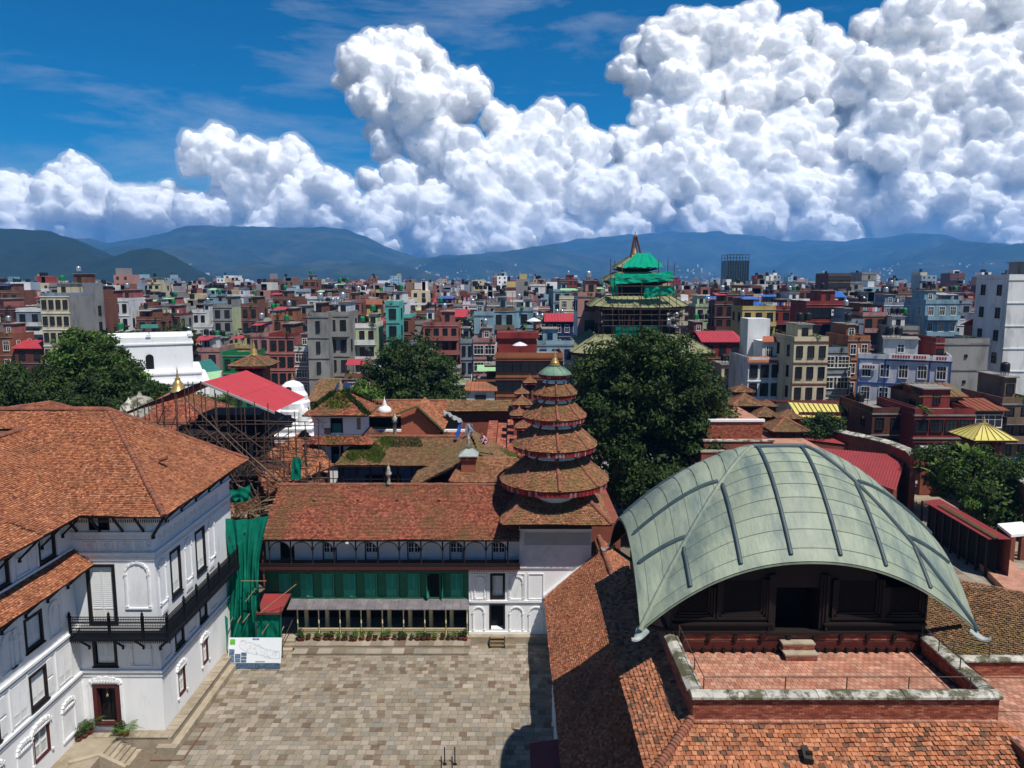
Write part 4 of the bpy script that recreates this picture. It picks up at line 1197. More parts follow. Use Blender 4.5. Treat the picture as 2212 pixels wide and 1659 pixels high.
mb=MB(FD);mb.box(TX0+.3,TX1-.3,.002,.05,11.42,11.72);mb.build('band','red_wood',pb)
for i in range(24):
 x=TX0+.55+i*.38
 if 9.85<x<11.15: continue
 mb=MB(FD);mb.box(x,x+.12,.052,.16,11.36,11.52);mb.build('joist_end','dark_wood',pb)
for i in range(10):
 x=TX0+.5+i*.98
 mb=MB(FD);mb.box(x,x+.13,.014,.14,11.8,11.98);mb.build('joist_end','dark_wood',pb)
FD2=((0,27.12,0),(1,0,0),(0,-1,0))
mb=MB(FD2);facade(mb,TX0+.15,TX1-.15,12.0,13.75,[(9.75,11.35,12.05,13.749,1.2)],m=0)
mb.prism([(7.2,13.752),(14.0,13.752),(12.8,14.75),(8.4,14.75)],-.1,0)
for q in ((TX0+.15,TX0+.15,0,-8.2),(TX1-.15,TX1-.15,0,-8.2),(TX0+.15,TX1-.15,-8.2,-8.2)):
 mb.poly([(q[0],q[2],12),(q[1],q[3],12),(q[1],q[3],13.75),(q[0],q[2],13.75)])
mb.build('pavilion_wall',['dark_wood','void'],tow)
for (x0,x1) in ((5.9,9.6),(11.5,15.3)):
 mb=MB(FD2)
 for z,h,n in ((12.04,.1,.22),(12.16,.2,.15),(12.38,.08,.24),(12.48,.14,.12)):mb.box(x0,x1,.002,n,z,z+h)
 mb.build('sill','dark_wood',tow)
for (x0,x1,z0_,z1_) in ((7.75,9.25,12.75,14.0),(12.0,13.5,12.75,14.0),(6.1,7.3,12.75,13.7),(13.9,15.1,12.75,13.7)):
 mb=MB(FD2)
 for k,t in enumerate((.0,.09,.18)):
  n1=.16-.04*k
  mb.box(x0-.2+t,x0-.12+t,.002,n1,z0_-.1,z1_+.1);mb.box(x1+.12-t,x1+.2-t,.002,n1,z0_-.1,z1_+.1)
  mb.box(x0-.2+t,x1+.2-t,.002,n1,z0_-.18+t,z0_-.1+t)
 w=mb.build('carved_window','dark_wood',tow)
 mb=MB(FD2);n=13
 for k in range(-n,n+1):
  for sg in (1,-1):
   zc=(z0_+z1_)/2;xc=(x0+x1)/2+k*.12
   pts=[(xc-sg*2,zc-2),(xc+sg*2,zc+2)]
   t0,t1=0.0,1.0;dx,dz=pts[1][0]-pts[0][0],pts[1][1]-pts[0][1]
   for (pp,qq) in ((-dx,pts[0][0]-x0),(dx,x1-pts[0][0]),(-dz,pts[0][1]-z0_),(dz,z1_-pts[0][1])):
    u=qq/pp
    if pp<0:t0=max(t0,u)
    else:t1=min(t1,u)
   if t1>t0:mb.tube((pts[0][0]+dx*t0,.03,pts[0][1]+dz*t0),(pts[0][0]+dx*t1,.03,pts[0][1]+dz*t1),.016,4)
 mb.build('lattice','dark_wood',w)
mb=MB(FD2)
for k in range(3):
 t=.1*k;mb.box(9.45+t,9.54+t,.002,.2-.05*k,12.03,14.3);mb.box(11.56-t,11.65-t,.002,.2-.05*k,12.03,14.3)
mb.box(9.4,11.7,.002,.26,12.0,12.12)
mb.build('doorway','dark_wood',tow)
DX0,DX1,DY0,DY1=4.62,16.75,26.25,35.1
DZ,DC,DR=12.5,2.58,18.26
RX0,RX1,RY=9.8,11.95,30.67
def hipz(t): return DZ+(DR-DZ)*(1-(1-t)**1.4)
def crown(t): return DC*(1-t)**1.15
def droop(s): return 1-abs(s)**2.2
def dome_pt(face,t,s):
 """t: eave 0 .. ridge 1, s: -1 .. 1 across the face"""
 if face in ('front','back'):
  y=DY0+(RY-DY0)*t if face=='front' else DY1+(RY-DY1)*t
  x0=DX0+(RX0-DX0)*t;x1=DX1+(RX1-DX1)*t
  return Vector(((x0+x1)/2+s*(x1-x0)/2,y,hipz(t)+crown(t)*droop(s)))
 x=DX0+(RX0-DX0)*t if face=='left' else DX1+(RX1-DX1)*t
 y0=DY0+(RY-DY0)*t;y1=DY1+(RY-DY1)*t
 return Vector((x,(y0+y1)/2+s*(y1-y0)/2,hipz(t)+crown(t)*.98*droop(s)))
dome=link('dome_roof',MB().mesh('dome_roof','copper_green'),tow)
ROWS=[0,.075,.19,.30,.41,.52,.63,.74,.86,1.0]
def s_at_x(face,t,x):
 a,b=(DX0,DX1) if face in ('front','back') else (DY0,DY1)
 ra,rb=(RX0,RX1) if face in ('front','back') else (RY,RY)
 p=a+(ra-a)*t;q=b+(rb-b)*t
 return max(-1.0,min(1.0,(x-(p+q)/2)/max((q-p)/2,1e-4)))
def panels(face,cuts):
 for r in range(len(ROWS)-1):
  t0,t1=ROWS[r],ROWS[r+1]
  for i in range(len(cuts)-1):
   a,b=cuts[i],cuts[i+1]
   P=[]
   g=.004;n=5;ok= False
   for ti in range(5):
    t=t0+(t1-t0)*ti/4
    s0=s_at_x(face,t,a);s1=s_at_x(face,t,b)
    if s1-s0>.01:ok= True
    row=[]
    for k in range(n+1):
     p=dome_pt(face,t,s0+(s1-s0)*k/n)
     lift=.018*math.sin(math.pi*(k/n))*math.sin(math.pi*ti/4)
     p.z+=lift+.012*(1-ti/4)
     row.append(p)
    P.append(row)
   if ok:
    mb=MB();mb.grid(P)
    mb.grid([[p-Vector((0,0,.03)) for p in P[0]],P[0]],smooth=False)
    mb.build('copper_sheet','copper_green',dome)
ribs_x=[6.42,8.2,9.98,11.75,13.4,15.05]
panels('front',[DX0]+ribs_x+[DX1]);panels('back',[DX0,9.98,11.75,DX1])
ribs_y=[28.0,29.35,32.0,33.4]
panels('left',[DY0]+ribs_y+[DY1]);panels('right',[DY0]+ribs_y+[DY1])
def seam_line(face,t):
 mb=MB();k=40
 pts=[dome_pt(face,t,-1+2*i/k)+Vector((0,0,.016)) for i in range(k+1)]
 rows=[[p+Vector((0,-.009 if face=='front' else 0,-.004)) if face in ('front','back') else p+Vector((-.009,0,-.004)) for p in pts],[p+Vector((0,0,.014)) for p in pts],[p+(Vector((0,.009,0)) if face in ('front','back') else Vector((.009,0,0))) for p in pts]]
 mb.grid(rows);mb.build('seam','copper_seam',dome)
for face in ('front','left','right'):
 for t in ROWS[1:-1]:seam_line(face,t)
def rib(pts,r=.075,name='rib',m='copper_rib'):
 mb=MB();Q=[]
 for i,p in enumerate(pts):
  d=(pts[min(i+1,len(pts)-1)]-pts[max(i-1,0)]).normalized()
  s=d.cross(Vector((0,0,1))).normalized();u=s.cross(d)
  Q.append([p+s*r+u*-.03,p+s*r*.9+u*r*.9,p+s*r*.35+u*r*1.25,p-s*r*.35+u*r*1.25,p-s*r*.9+u*r*.9,p-s*r+u*-.03])
 mb.grid(Q);mb.poly([tuple(x) for x in Q[0]]);mb.poly([tuple(x) for x in Q[-1]])
 mb.build(name,m,dome)
def face_rib(face,x):
 ts=[k/24 for k in range(25)]
 pts=[]
 a,b=(DX0,DX1) if face in ('front','back') else (DY0,DY1);ra,rb=(RX0,RX1) if face in ('front','back') else (RY,RY)
 for t in ts:
  p=a+(ra-a)*t;q=b+(rb-b)*t
  if p+.02<=x<=q-.02 and t>.015:pts.append(dome_pt(face,t,s_at_x(face,t,x)))
 if len(pts)>2:rib(pts)
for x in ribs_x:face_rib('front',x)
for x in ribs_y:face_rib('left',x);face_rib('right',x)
hips=[]
for (fx,s) in (('front',-1),('front',1),('back',-1),('back',1)):
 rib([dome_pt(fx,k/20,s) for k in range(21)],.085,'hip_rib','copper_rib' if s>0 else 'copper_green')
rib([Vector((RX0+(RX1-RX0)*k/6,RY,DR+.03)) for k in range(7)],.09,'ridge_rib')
for (x,y,dx,dy) in ((DX0,DY0,-1,-1),(DX1,DY0,1,-1),(DX0,DY1,-1,1),(DX1,DY1,1,1)):
 mb=MB();rows=[]
 for k in range(8):
  t=k/7;o=.5*t;w=.26*(1-t)**1.1+.02
  z=DZ+.02-.34*math.sin(t*1.9)+.10*t*t
  cx,cy=x+dx*o*.72-dx*.12*(1-t),y+dy*o*.55-dy*.12*(1-t)
  sx,sy=-dy*.707,dx*.707
  rows.append([(cx+sx*w,cy+sy*w,z-.02),(cx+sx*w*.5,cy+sy*w*.5,z+.05),(cx,cy,z+.07),(cx-sx*w*.5,cy-sy*w*.5,z+.05),(cx-sx*w,cy-sy*w,z-.02)])
 mb.grid(rows);mb.grid([[(p[0],p[1],p[2]-.04) for p in r] for r in rows]);mb.build('corner_tip','copper_tip',dome)
for face in ('front','back','left','right'):
 mb=MB();N_=36
 e=[dome_pt(face,0,-1+2*k/N_) for k in range(N_+1)]
 inn=[dome_pt(face,.16,-1+2*k/N_)-Vector((0,0,.12)) for k in range(N_+1)]
 mb.grid([[p+Vector((0,0,.012)) for p in e],[p-Vector((0,0,.09)) for p in e]]);mb.build('eave_edge','copper_green',dome)
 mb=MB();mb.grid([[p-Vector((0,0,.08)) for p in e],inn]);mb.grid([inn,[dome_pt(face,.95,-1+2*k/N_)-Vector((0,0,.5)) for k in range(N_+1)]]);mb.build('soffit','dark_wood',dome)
for (p,q) in (((5.9,27.0,12.1),(5.0,26.6,12.5)),((5.88,33.0,12.2),(4.75,34.5,12.6)),((15.3,27.0,12.1),(16.4,26.6,12.5)),((5.88,29.5,12.3),(4.8,29.5,14.2)),((5.88,31.5,12.3),(4.8,31.5,14.6)),((15.3,30.5,12.3),(16.5,30.5,14.4))):
 strut(tow,p,q,.08)
skirt=link('skirt_roof',MB().mesh('skirt_roof','tile_deck'),tow)
SX,SZ,SB=4.1,10.15,11.08
fr_y=TY0-(TX0-SX)
tile_slope([(SX-1.2,fr_y-1.2,SZ-.69),(22.0,fr_y-1.2,SZ-.69),(TX1+.0,TY0,SB),(TX0,TY0,SB)],(1,0,0),skirt,'tile_near',.175,.145,.06,indiv=300,seed=71)
tile_slope([(SX,fr_y,SZ),(SX,36.4,SZ),(TX0,36.4,SB),(TX0,TY0,SB)],(0,1,0),skirt,'tile_near',.175,.145,.06,seed=72)
ridge_row((TX0-.0,TY0-.0,SB+.1),(SX-.6,fr_y-.6,SZ-.25),skirt,.15,.12)
mb=MB();n=int((TX1-TX0)/.2)
for i in range(n):
 x=TX0+.05+i*.2
 m2=MB();m2.box(x+.006,x+.194,TY0-.12,TY0-.016,SB+.02,SB+.075+RND.uniform(0,.008));m2.build('flashing_tile','floor_tile',skirt)
mb=MB();mb.slab([(8.85,21.55,10.66),(9.12,21.5,10.63),(9.05,21.9,10.86),(8.86,21.9,10.86)],.16);mb.box(8.95,9.13,21.62,21.75,10.6,10.78);mb.build('roof_hatch','dark_wood',skirt)
rng=thing('corner_range','brick range with a clay-tiled terrace and weathered tile roof right of the copper dome','building',(19,26,0))
mb=MB();mb.box(TX1+.02,26,19.5,26.3,0,10.86);mb.build('wall','brick_wall',rng)
mb=MB();mb.box(TX1+.03,26,19.5,26.0,10.862,10.88);t2=mb.build('terrace','brick_joint',rng)
mb=MB()
for j in range(28):
 for i in range(44):
  x=TX1+.1+i*ts+(j%2)*ts*.5;y=20+j*ts
  mb.box(x+.008,x+ts-.008,y+.008,y+ts-.008,10.87,10.895+rsd.rand()*.006)
mb.build('floor_tiles','floor_tile',t2,kind='stuff')
mb=MB();mb.box(TX1+.02,26,26.0,26.3,10.9,11.45);p2=mb.build('parapet','brick_joint',rng)
brick_course_wall(p2,((TX1+.02,26.0,0),(1,0,0),(0,-1,0)),0,4.2,10.9,11.45,160)
coping((TX1-.1,26.15,0),(21,26.15,0),.24,p2,11.45,.12)
for x in (15.9,17.2,18.5,19.8):
 mb=MB();mb.tube((x,26.15,11.5),(x,26.15,12.0),.018,6);mb.build('rail_post','steel_pole',p2)
mb=MB();mb.tube((15.2,26.15,12.0),(21,26.15,12.0),.016,6);mb.build('rail_bar','steel_pole',p2)
rr=link('roof',MB().mesh('roof','tile_deck'),rng)
A_=Vector((16.2,40.5,9.7));B_=Vector((27.5,33.6,9.7))
tile_slope([(15.5,27.0,6.4),(28.5,26.3,6.4),B_,A_],(B_-A_),rr,'tile_brown',.17,.14,.06,seed=75)
ridge_row(A_+Vector((0,0,.05)),B_+Vector((0,0,.05)),rr,.17,.3)
# ================================================================== small things in the courtyard
def copy_tree(o,parent=None,loc=None,rz=None):
 c=o.copy();COL.objects.link(c)
 if parent is not None:c.parent=parent
 if loc is not None:c.location=loc
 if rz is not None:c.rotation_euler=(0,0,rz)
 for ch in o.children:copy_tree(ch,c)
 return c
def text_mesh(name,txt,size,matn,parent,loc,rot,extrude=.004,align='CENTER'):
 cu=bpy.data.curves.new(name,'FONT');cu.body=txt;cu.size=size;cu.extrude=extrude;cu.align_x=align;cu.align_y='CENTER'
 tmp=bpy.data.objects.new(name+'_tmp',cu);COL.objects.link(tmp)
 dg=bpy.context.evaluated_depsgraph_get()
 me=bpy.data.meshes.new_from_object(tmp.evaluated_get(dg))
 bpy.data.objects.remove(tmp)
 me.materials.clear();me.materials.append(M(matn))
 return link(name,me,parent,Vector(loc)-wloc(parent),rot)
def leaves(n,centre,rad,size,rs,droop=0.0,up=0.35,aspect=.45):
 """n diamond leaves spread through an ellipsoid"""
 d=rs.randn(n,3);d/=np.linalg.norm(d,axis=1)[:, None]
 r=rs.rand(n)**.45
 P=np.array(centre)+d*r[:, None]*np.array(rad)
 nrm=d*.8+rs.randn(n,3)*.6;nrm[:,2]+=up;nrm/=np.linalg.norm(nrm,axis=1)[:, None]
 a=np.cross(nrm,rs.randn(n,3));a/=np.linalg.norm(a,axis=1)[:, None];a[:,2]-=droop;a/=np.linalg.norm(a,axis=1)[:, None]
 b=np.cross(nrm,a)
 s=size*(.6+.8*rs.rand(n))[:, None]
 V=np.stack([P-a*s*.5,P+b*s*aspect*.5-a*s*.05,P+a*s*.5,P-b*s*aspect*.5-a*s*.05],1)
 return V.reshape(-1,3)
def leaf_mesh(name,Vs,matn):
 V=np.concatenate(Vs);n=len(V)//4
 return np_mesh(name,V,np.arange(n*4).reshape(-1,4),matn)
def pot_mesh(r,h):
 mb=MB();mb.lathe([(r*.7,0),(r,h*.85),(r*1.12,h*.86),(r*1.12,h),(r*.9,h),(r*.85,h*.8),(0,h*.8)],(0,0,0),12); return mb.mesh('pot','terracotta')
rs=np.random.RandomState(77)
protos=[]
for k in range(4):
 r=.13;p=thing('potted_plant','bushy green plant in a clay pot in the row along the arcade steps','plant',(0,0,0),group='potted plants along the arcade')
 link('pot',pot_mesh(r,.2),p)
 hgt=(.34,.26,.42,.3)[k]
 link('foliage',leaf_mesh('foliage',[leaves(150,(rs.randn()*.05,rs.randn()*.05,.2+hgt*.5),(.2,.2,hgt*.5),.1,rs),leaves(80,(.08,-.05,.2+hgt*.4),(.18,.16,hgt*.4),.09,rs)],('leaf_mid','leaf_dark','leaf_bright','leaf_mid')[k]),p)
 protos.append(p)
px_list=[560+i*41 for i in range(26)]
for i in range(27):
 x=-14.45+i*.42+rs.randn()*.05;y=50.08+rs.randn()*.06
 k=rs.randint(4)
 if i<4:o=protos[i];o.location=(x,y,.42);o.rotation_euler=(0,0,rs.rand()*6)
 else:
  o=copy_tree(protos[k], None,(x,y,.42),rs.rand()*6)
  s=.85+.5*rs.rand();o.scale=(s,s,s)
def one_plant(name,label,loc,r,h,fol,matn):
 p=thing(name,label,'plant',loc)
 link('pot',pot_mesh(r,h),p);link('foliage',leaf_mesh('foliage',fol,matn),p)
 return p
one_plant('potted_plant','tall clipped dark shrub in a clay pot at the right end of the arcade',(-3.2,50.05,.42),.16,.26,[leaves(400,(0,0,.58),(.17,.17,.34),.08,rs)],'leaf_dark')
one_plant('potted_plant','larger dark round plant in a pot at the left end of the arcade',(-14.55,50.0,.42),.16,.24,[leaves(400,(0,0,.6),(.26,.26,.34),.1,rs)],'leaf_dark')
def palm_fronds(n,L_,rs,base=.25):
 Vs=[]
 for i in range(n):
  a=rs.rand()*6.28;el=.35+rs.rand()*.9
  prev= None
  for j in range(12):
   t=j/11;r=L_*t*math.cos(el*(1-.35*t));z=base+L_*(t*math.sin(el)-.55*t*t)
   c0=np.array([r*math.cos(a),r*math.sin(a),z])
   d=np.array([math.cos(a),math.sin(a),.3]);s=np.array([-math.sin(a),math.cos(a),0])
   for sg in (1,-1):
    tip=c0+s*sg*L_*.26*(1-.5*abs(2*t-1))+d*L_*.14-np.array([0,0,L_*.06])
    Vs.append([c0,c0+d*L_*.05,tip,c0+d*L_*.01])
 return np.array(Vs).reshape(-1,3)
one_plant('potted_palm','feathery palm in a clay pot right of the palace door',(-20.72,38.42,.74),.16,.24,[palm_fronds(16,.85,rs)],'leaf_bright')
one_plant('potted_plant','dark bushy plant in a clay pot right of the palace door',(-21.1,38.5,.74),.2,.26,[leaves(380,(0,0,.5),(.3,.3,.3),.12,rs)],'leaf_dark')
one_plant('potted_palm','tall leafy palm in a pot in the corner left of the palace door',(-22.75,38.55,.74),.16,.24,[palm_fronds(16,.95,rs,.4),leaves(120,(0,0,.5),(.25,.25,.3),.12,rs)],'leaf_mid')
one_plant('potted_plant','low dark plant in a clay pot, nearest of the corner pots',(-23.0,37.95,.74),.14,.2,[leaves(200,(0,0,.35),(.2,.2,.18),.1,rs)],'leaf_dark')
one_plant('potted_plant','small green plant in a clay pot, middle of the corner pots',(-22.85,38.25,.74),.15,.2,[leaves(220,(0,0,.45),(.24,.24,.25),.11,rs)],'leaf_mid')
pb_= None
for i,(x,y) in enumerate(((-3.6,36.2),(-3.05,36.2),(-3.5,37.0),(-2.97,37.0))):
 if i==0:
  pb_=thing('iron_bollard','short black iron post in the square of four on the courtyard paving','bollard',(x,y,0),group='four iron posts in the courtyard')
  mb=MB();mb.lathe([(.03,0),(.03,.95),(.035,.97),(.02,1.0),(0,1.01)],(0,0,0),8);mb.build('shaft','black_iron',pb_,local=True)
  mb=MB();mb.lathe([(.11,0),(.11,.025),(.04,.05)],(0,0,.012),10);mb.build('base_plate','black_iron',pb_,local=True)
 else:copy_tree(pb_, None,(x,y,0))
bd=thing('map_board','white printed map board of a country with small photos, leaning before green netting','sign',(-16.8,47.4,.3))
bx0,bx1=-18.5,-15.05
def bpt(u,v,o=0.0):
 z=.38+1.42*v;y=47.0+.62*v-o
 return (bx0+(bx1-bx0)*u+.05*(1-v),y,z)
def bquad(u0,u1,v0,v1,o,m,name):
 mb=MB();mb.poly([bpt(u0,v0,o),bpt(u1,v0,o),bpt(u1,v1,o),bpt(u0,v1,o)]); return mb.build(name,m,bd)
mb=MB();A_=[bpt(0,0),bpt(1,0),bpt(1,1),bpt(0,1)];mb.add(A_+[(p[0],p[1]+.05,p[2]) for p in A_],[(0,1,2,3),(7,6,5,4),(0,4,5,1),(1,5,6,2),(2,6,7,3),(3,7,4,0)]);mb.build('panel','poster_white',bd)
def bline(pts,o=.006,w=.008,m='poster_line',name='map_line',closed=False):
 mb=MB();k=len(pts)
 for i in range(k if closed else k-1):
  a,b=pts[i],pts[(i+1)%k];dx,dy=(b[0]-a[0])*3.45,(b[1]-a[1])*1.42;l=math.hypot(dx,dy) or 1
  ox,oy=-dy/l*w/2/3.45,dx/l*w/2/1.42
  mb.poly([bpt(a[0]+ox,a[1]+oy,o),bpt(b[0]+ox,b[1]+oy,o),bpt(b[0]-ox,b[1]-oy,o),bpt(a[0]-ox,a[1]-oy,o)])
 return mb
out=[(.21,.75),(.235,.90),(.30,.88),(.34,.80),(.42,.82),(.48,.74),(.53,.67),(.56,.72),(.60,.66),(.66,.58),(.72,.53),(.80,.50),(.88,.47),(.96,.46),(.97,.30),(.97,.18),(.90,.17),(.80,.18),(.72,.22),(.66,.28),(.58,.33),(.50,.34),(.42,.38),(.34,.45),(.28,.53),(.22,.60),(.205,.68)]
bline(out,closed=True,w=.014).build('map_outline','poster_line',bd)
mb=MB();rr_=np.random.RandomState(4);cells=MB()
poly_o=out
for k in range(150):
 u=.2+.78*rr_.rand();v=.16+.74*rr_.rand()
 if not pip(np.array([u]),np.array([v]),poly_o)[0]: continue
 pts=[(u,v)]
 for j in range(3):pts.append((pts[-1][0]+rr_.randn()*.018,pts[-1][1]+rr_.randn()*.035))
 q=bline(pts,w=.006,o=.005);kk=len(cells.v);cells.v+=q.v;cells.f+=[[i+kk for i in f] for f in q.f];cells.m+=q.m;cells.sm+=q.sm
cells.build('district_lines','poster_line',bd,kind='stuff')
bquad(.445,.57,.915,.985,.006,'poster_blue','title_plate')
th=math.atan2(1.42,.62)
text_mesh('title','NEPAL',.085,'poster_white',bd,Vector(bpt(.5075,.95,.012)),(th,0,0),.001)
bquad(.02,.12,.72,.95,.006,'poster_green','inset_map')
for (u0,u1,v0,v1) in ((.015,.118,.3,.55),(.015,.118,.02,.29),(.13,.235,.02,.17),(.13,.235,.18,.36),(.245,.35,.02,.13),(.245,.35,.145,.26),(.245,.35,.28,.42)):
 bquad(u0,u1,v0,v1,.006,'photo_print','photo')
bquad(.52,.70,.03,.075,.006,'poster_line','scale_bar')
mb=MB();mb.box(bx0+.45,bx1,46.9,46.95,.03,.36);mb.build('lower_print','photo_print',bd)
for x in (bx0+.3,bx1-.3):
 mb=MB();mb.tube((x,47.15,0),(x,47.75,1.7),.03,6);mb.build('leg','steel_pole',bd)
def cloth(name,corners,parent,matn,nu=40,nv=40,fold=.12,waves=9,seed=0,sag=.0,pinch=None,holes=()):
 """hanging sheet between four corners (tl, tr, br, bl) with vertical folds"""
 rs=np.random.RandomState(seed);tl,tr_,br,bl=[Vector(c) for c in corners]
 nrm=(tr_-tl).cross(bl-tl).normalized()
 ph=rs.rand(6)*6.28;P=[]
 for j in range(nv+1):
  v=j/nv;row=[]
  for i in range(nu+1):
   u=i/nu
   if pinch:uu=u+pinch*math.sin(math.pi*v)*(.5-u)
   else:uu=u
   p=tl*(1-uu)*(1-v)+tr_*uu*(1-v)+br*uu*v+bl*(1-uu)*v
   w=fold*(.25+.9*v)*(math.sin(u*waves*3.1+ph[0]+2.4*math.sin(v*3.2+ph[1]))*.6+.45*math.sin(u*waves*5.3+ph[2]+v*9*(u-.4))+.4*math.sin(v*11-9*(u-.55)**2*4+ph[3]))
   p=p+nrm*w;p.z-=sag*math.sin(math.pi*u)*(1-v)+.04*math.sin(u*23+ph[4])*(1 if j in (0,nv) else 0)
   row.append(p)
  P.append(row)
 mb=MB();mb.grid(P)
 mb.f=[f for k,f in enumerate(mb.f) if not any(h[0]<(k%nu)/nu<h[1] and h[2]<(k//nu)/nv<h[3] for h in holes)]
 mb.m=mb.m[:len(mb.f)];mb.sm=mb.sm[:len(mb.f)]
 return mb.build(name,matn,parent)
net=thing('debris_netting','long green debris net hung on bamboo between the palace and the gallery building','net',(-17.3,49,0))
Y_=49.0
cloth('sheet',[at_y(466,1117,Y_),at_y(582,1112,Y_+.6),at_y(570,1345,Y_-.3),at_y(488,1333,Y_-.3)],net,'net_green',70,70,.34,8,3,.25,.35,[(.12,.16,.16,.24),(.5,.53,.12,.15)])
cloth('sheet',[at_y(482,1325,Y_-.1),at_y(575,1325,Y_-.1),at_y(570,1392,Y_),at_y(480,1392,Y_)],net,'net_green',40,24,.1,7,5)
cloth('sheet',[at_y(545,1322,Y_-.4),at_y(606,1322,Y_-.4),at_y(608,1378,Y_-.3),at_y(552,1378,Y_-.3)],net,'net_green',24,20,.05,5,6)
cloth('sheet',[at_y(476,1320,Y_-.9),at_y(492,1335,Y_-.9),at_y(492,1440,Y_-.9),at_y(478,1420,Y_-.9)],net,'net_green',14,20,.08,3,7)
for (p,q) in (((478,1352),(488,1332)),((497,1345),(505,1330)),((513,1345),(522,1328)),((524,1345),(545,1318)),((530,1300),(555,1268)),((560,1325),(640,1262)),((520,1255),(575,1255))):
 mb=MB();mb.tube(at_y(p[0],p[1],Y_-.9),at_y(q[0],q[1],Y_-.1),.03,6);mb.build('bamboo_pole','bamboo',net)
net2=cloth('debris_netting',[at_y(464,1062,51.5),at_y(541,1048,52),at_y(540,1082,52),at_y(466,1090,51.5)], None,'net_green',30,14,.15,5,9,.1)
tag(net2,'short strip of green netting slung under the palace eave corner','net')
can=thing('site_canopy','small red tin canopy on poles beside the green netting','canopy',(-15.8,49,0))
mb=MB();Z_=3.25
cA,cB,cC,cD=at_z(577,1268,3.5),at_z(638,1268,3.5),at_z(607,1326,3.1),at_z(552,1326,3.1)
mb.slab([tuple(cA),tuple(cB),tuple(cC),tuple(cD)],.04);mb.build('sheet','tin_rust',can)
for p in (cA,cB,cC,cD):
 mb=MB();mb.tube((p.x,p.y,0),(p.x,p.y,p.z+.5),.03,6);mb.build('pole','steel_pole',can)
for p,q in ((cC,cD),(cB,cC),(cA,cB)):
 mb=MB();mb.tube(p+Vector((0,0,.06)),q+Vector((0,0,.06)),.025,6);mb.build('pole','steel_pole',can)
mb=MB();mb.tube(cB+Vector((.1,0,.3)),cD+Vector((.5,-.5,-1.2)),.03,6);mb.build('pole','bamboo',can)
mb=MB();mb.tube(cC+Vector((0,0,-2)),cB+Vector((.3,0,-1.2)),.03,6);mb.build('pole','steel_pole',can)
brk=thing('broken_roof','collapsed tile roof strewn with rubble behind the green net','roof',(-17.6,52.5,6))
tile_slope([tuple(at_z(467,1118,7.6)),tuple(at_z(560,1118,7.6)),tuple(at_z(560,1075,8.4)),tuple(at_z(467,1075,8.4))],(1,0,0),brk,'tile_brown',.2,.17,.12,seed=91)
mb=MB();rs=np.random.RandomState(6)
for k in range(160):
 p=at_z(467+95*rs.rand(),1078+42*rs.rand(),7.9);s=.05+.14*rs.rand()
 mb.tube(p,p+Vector((rs.randn()*s,rs.randn()*s,s*.6)),s*.7,4,s*.4,smooth=False)
mb.build('rubble','rubble',brk,kind='stuff')
# ================================================================== palace courts north of the gallery range
def hip(root,x0,x1,y0,y1,ze,zr,matn,tw=.2,tr=.17,seed=0,inset=None,ridge=True,rw=.14,name='roof',ax=None):
 """hipped roof on a rectangle; pyramid when the ridge is short"""
 rf=link(name,MB().mesh(name,'tile_deck'),root)
 w,d=x1-x0,y1-y0;cx,cy=(x0+x1)/2,(y0+y1)/2
 i_=inset if inset is not None else min(w,d)/2
 if w>=d:A,B=Vector((x0+i_,cy,zr)),Vector((x1-i_,cy,zr))
 else:A,B=Vector((cx,y0+i_,zr)),Vector((cx,y1-i_,zr))
 c=[Vector((x0,y0,ze)),Vector((x1,y0,ze)),Vector((x1,y1,ze)),Vector((x0,y1,ze))]
 if w>=d:sl=[[c[0],c[1],B,A],[c[1],c[2],B],[c[2],c[3],A,B],[c[3],c[0],A]];hp=[(c[0],A),(c[1],B),(c[2],B),(c[3],A)]
 else:sl=[[c[0],c[1],A],[c[1],c[2],B,A],[c[2],c[3],B],[c[3],c[0],A,B]];hp=[(c[0],A),(c[1],A),(c[2],B),(c[3],B)]
 for k,p in enumerate(sl):
  q=[p[0]]
  for v in p[1:]:
   if (v-q[-1]).length>.02:q.append(v)
  if k==2:
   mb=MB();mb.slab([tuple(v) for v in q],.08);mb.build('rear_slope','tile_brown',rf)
  else:
   tile_slope(q,q[1]-q[0],rf,matn,tw,tr,.05,seed=seed+k,deck_th=.07)
 if ridge:
  up=Vector((0,0,.04))
  for a,b in hp:ridge_row(a+up,b+up,rf,rw,.3)
  if (A-B).length>.3:ridge_row(A+up,B+up,rf,rw,.3)
 return rf
def grass_on(root,pts,n,seed,size=.22,name='moss_growth',matn='grass_blade',rag=None):
 """tufts scattered over a sloping patch given as a quad"""
 rs=np.random.RandomState(seed);q=[np.array(p) for p in pts]
 u=rs.rand(n);v=rs.rand(n)
 P=(q[0][None]*((1-u)*(1-v))[:, None]+q[1][None]*(u*(1-v))[:, None]+q[2][None]*(u*v)[:, None]+q[3][None]*((1-u)*v)[:, None])
 den=np.sin(P[:,0]*1.3+2)+np.sin(P[:,0]*2.9+P[:,2]*4)+np.sin(P[:,1]*1.9+P[:,0])+1.2*rs.randn(n)*.6
 edge=np.minimum(np.minimum(u,1-u),np.minimum(v,1-v))*7
 P=P[(den+np.minimum(edge,1.5))>.35];n=len(P)
 a=rs.randn(n,3)*.55;a[:,2]=1;a/=np.linalg.norm(a,axis=1)[:, None];b=np.cross(a,rs.randn(n,3));b/=np.linalg.norm(b,axis=1)[:, None]
 s=size*(.5+rs.rand(n))[:, None]
 V=np.stack([P-b*s*.25,P+b*s*.25,P+a*s+b*s*.05,P+a*s*.9-b*s*.1],1).reshape(-1,3)-np.array(wloc(root))
 link(name,np_mesh(name,V,np.arange(n*4).reshape(-1,4),matn),root,kind='stuff')
Zr,Ze=16.75,14.27
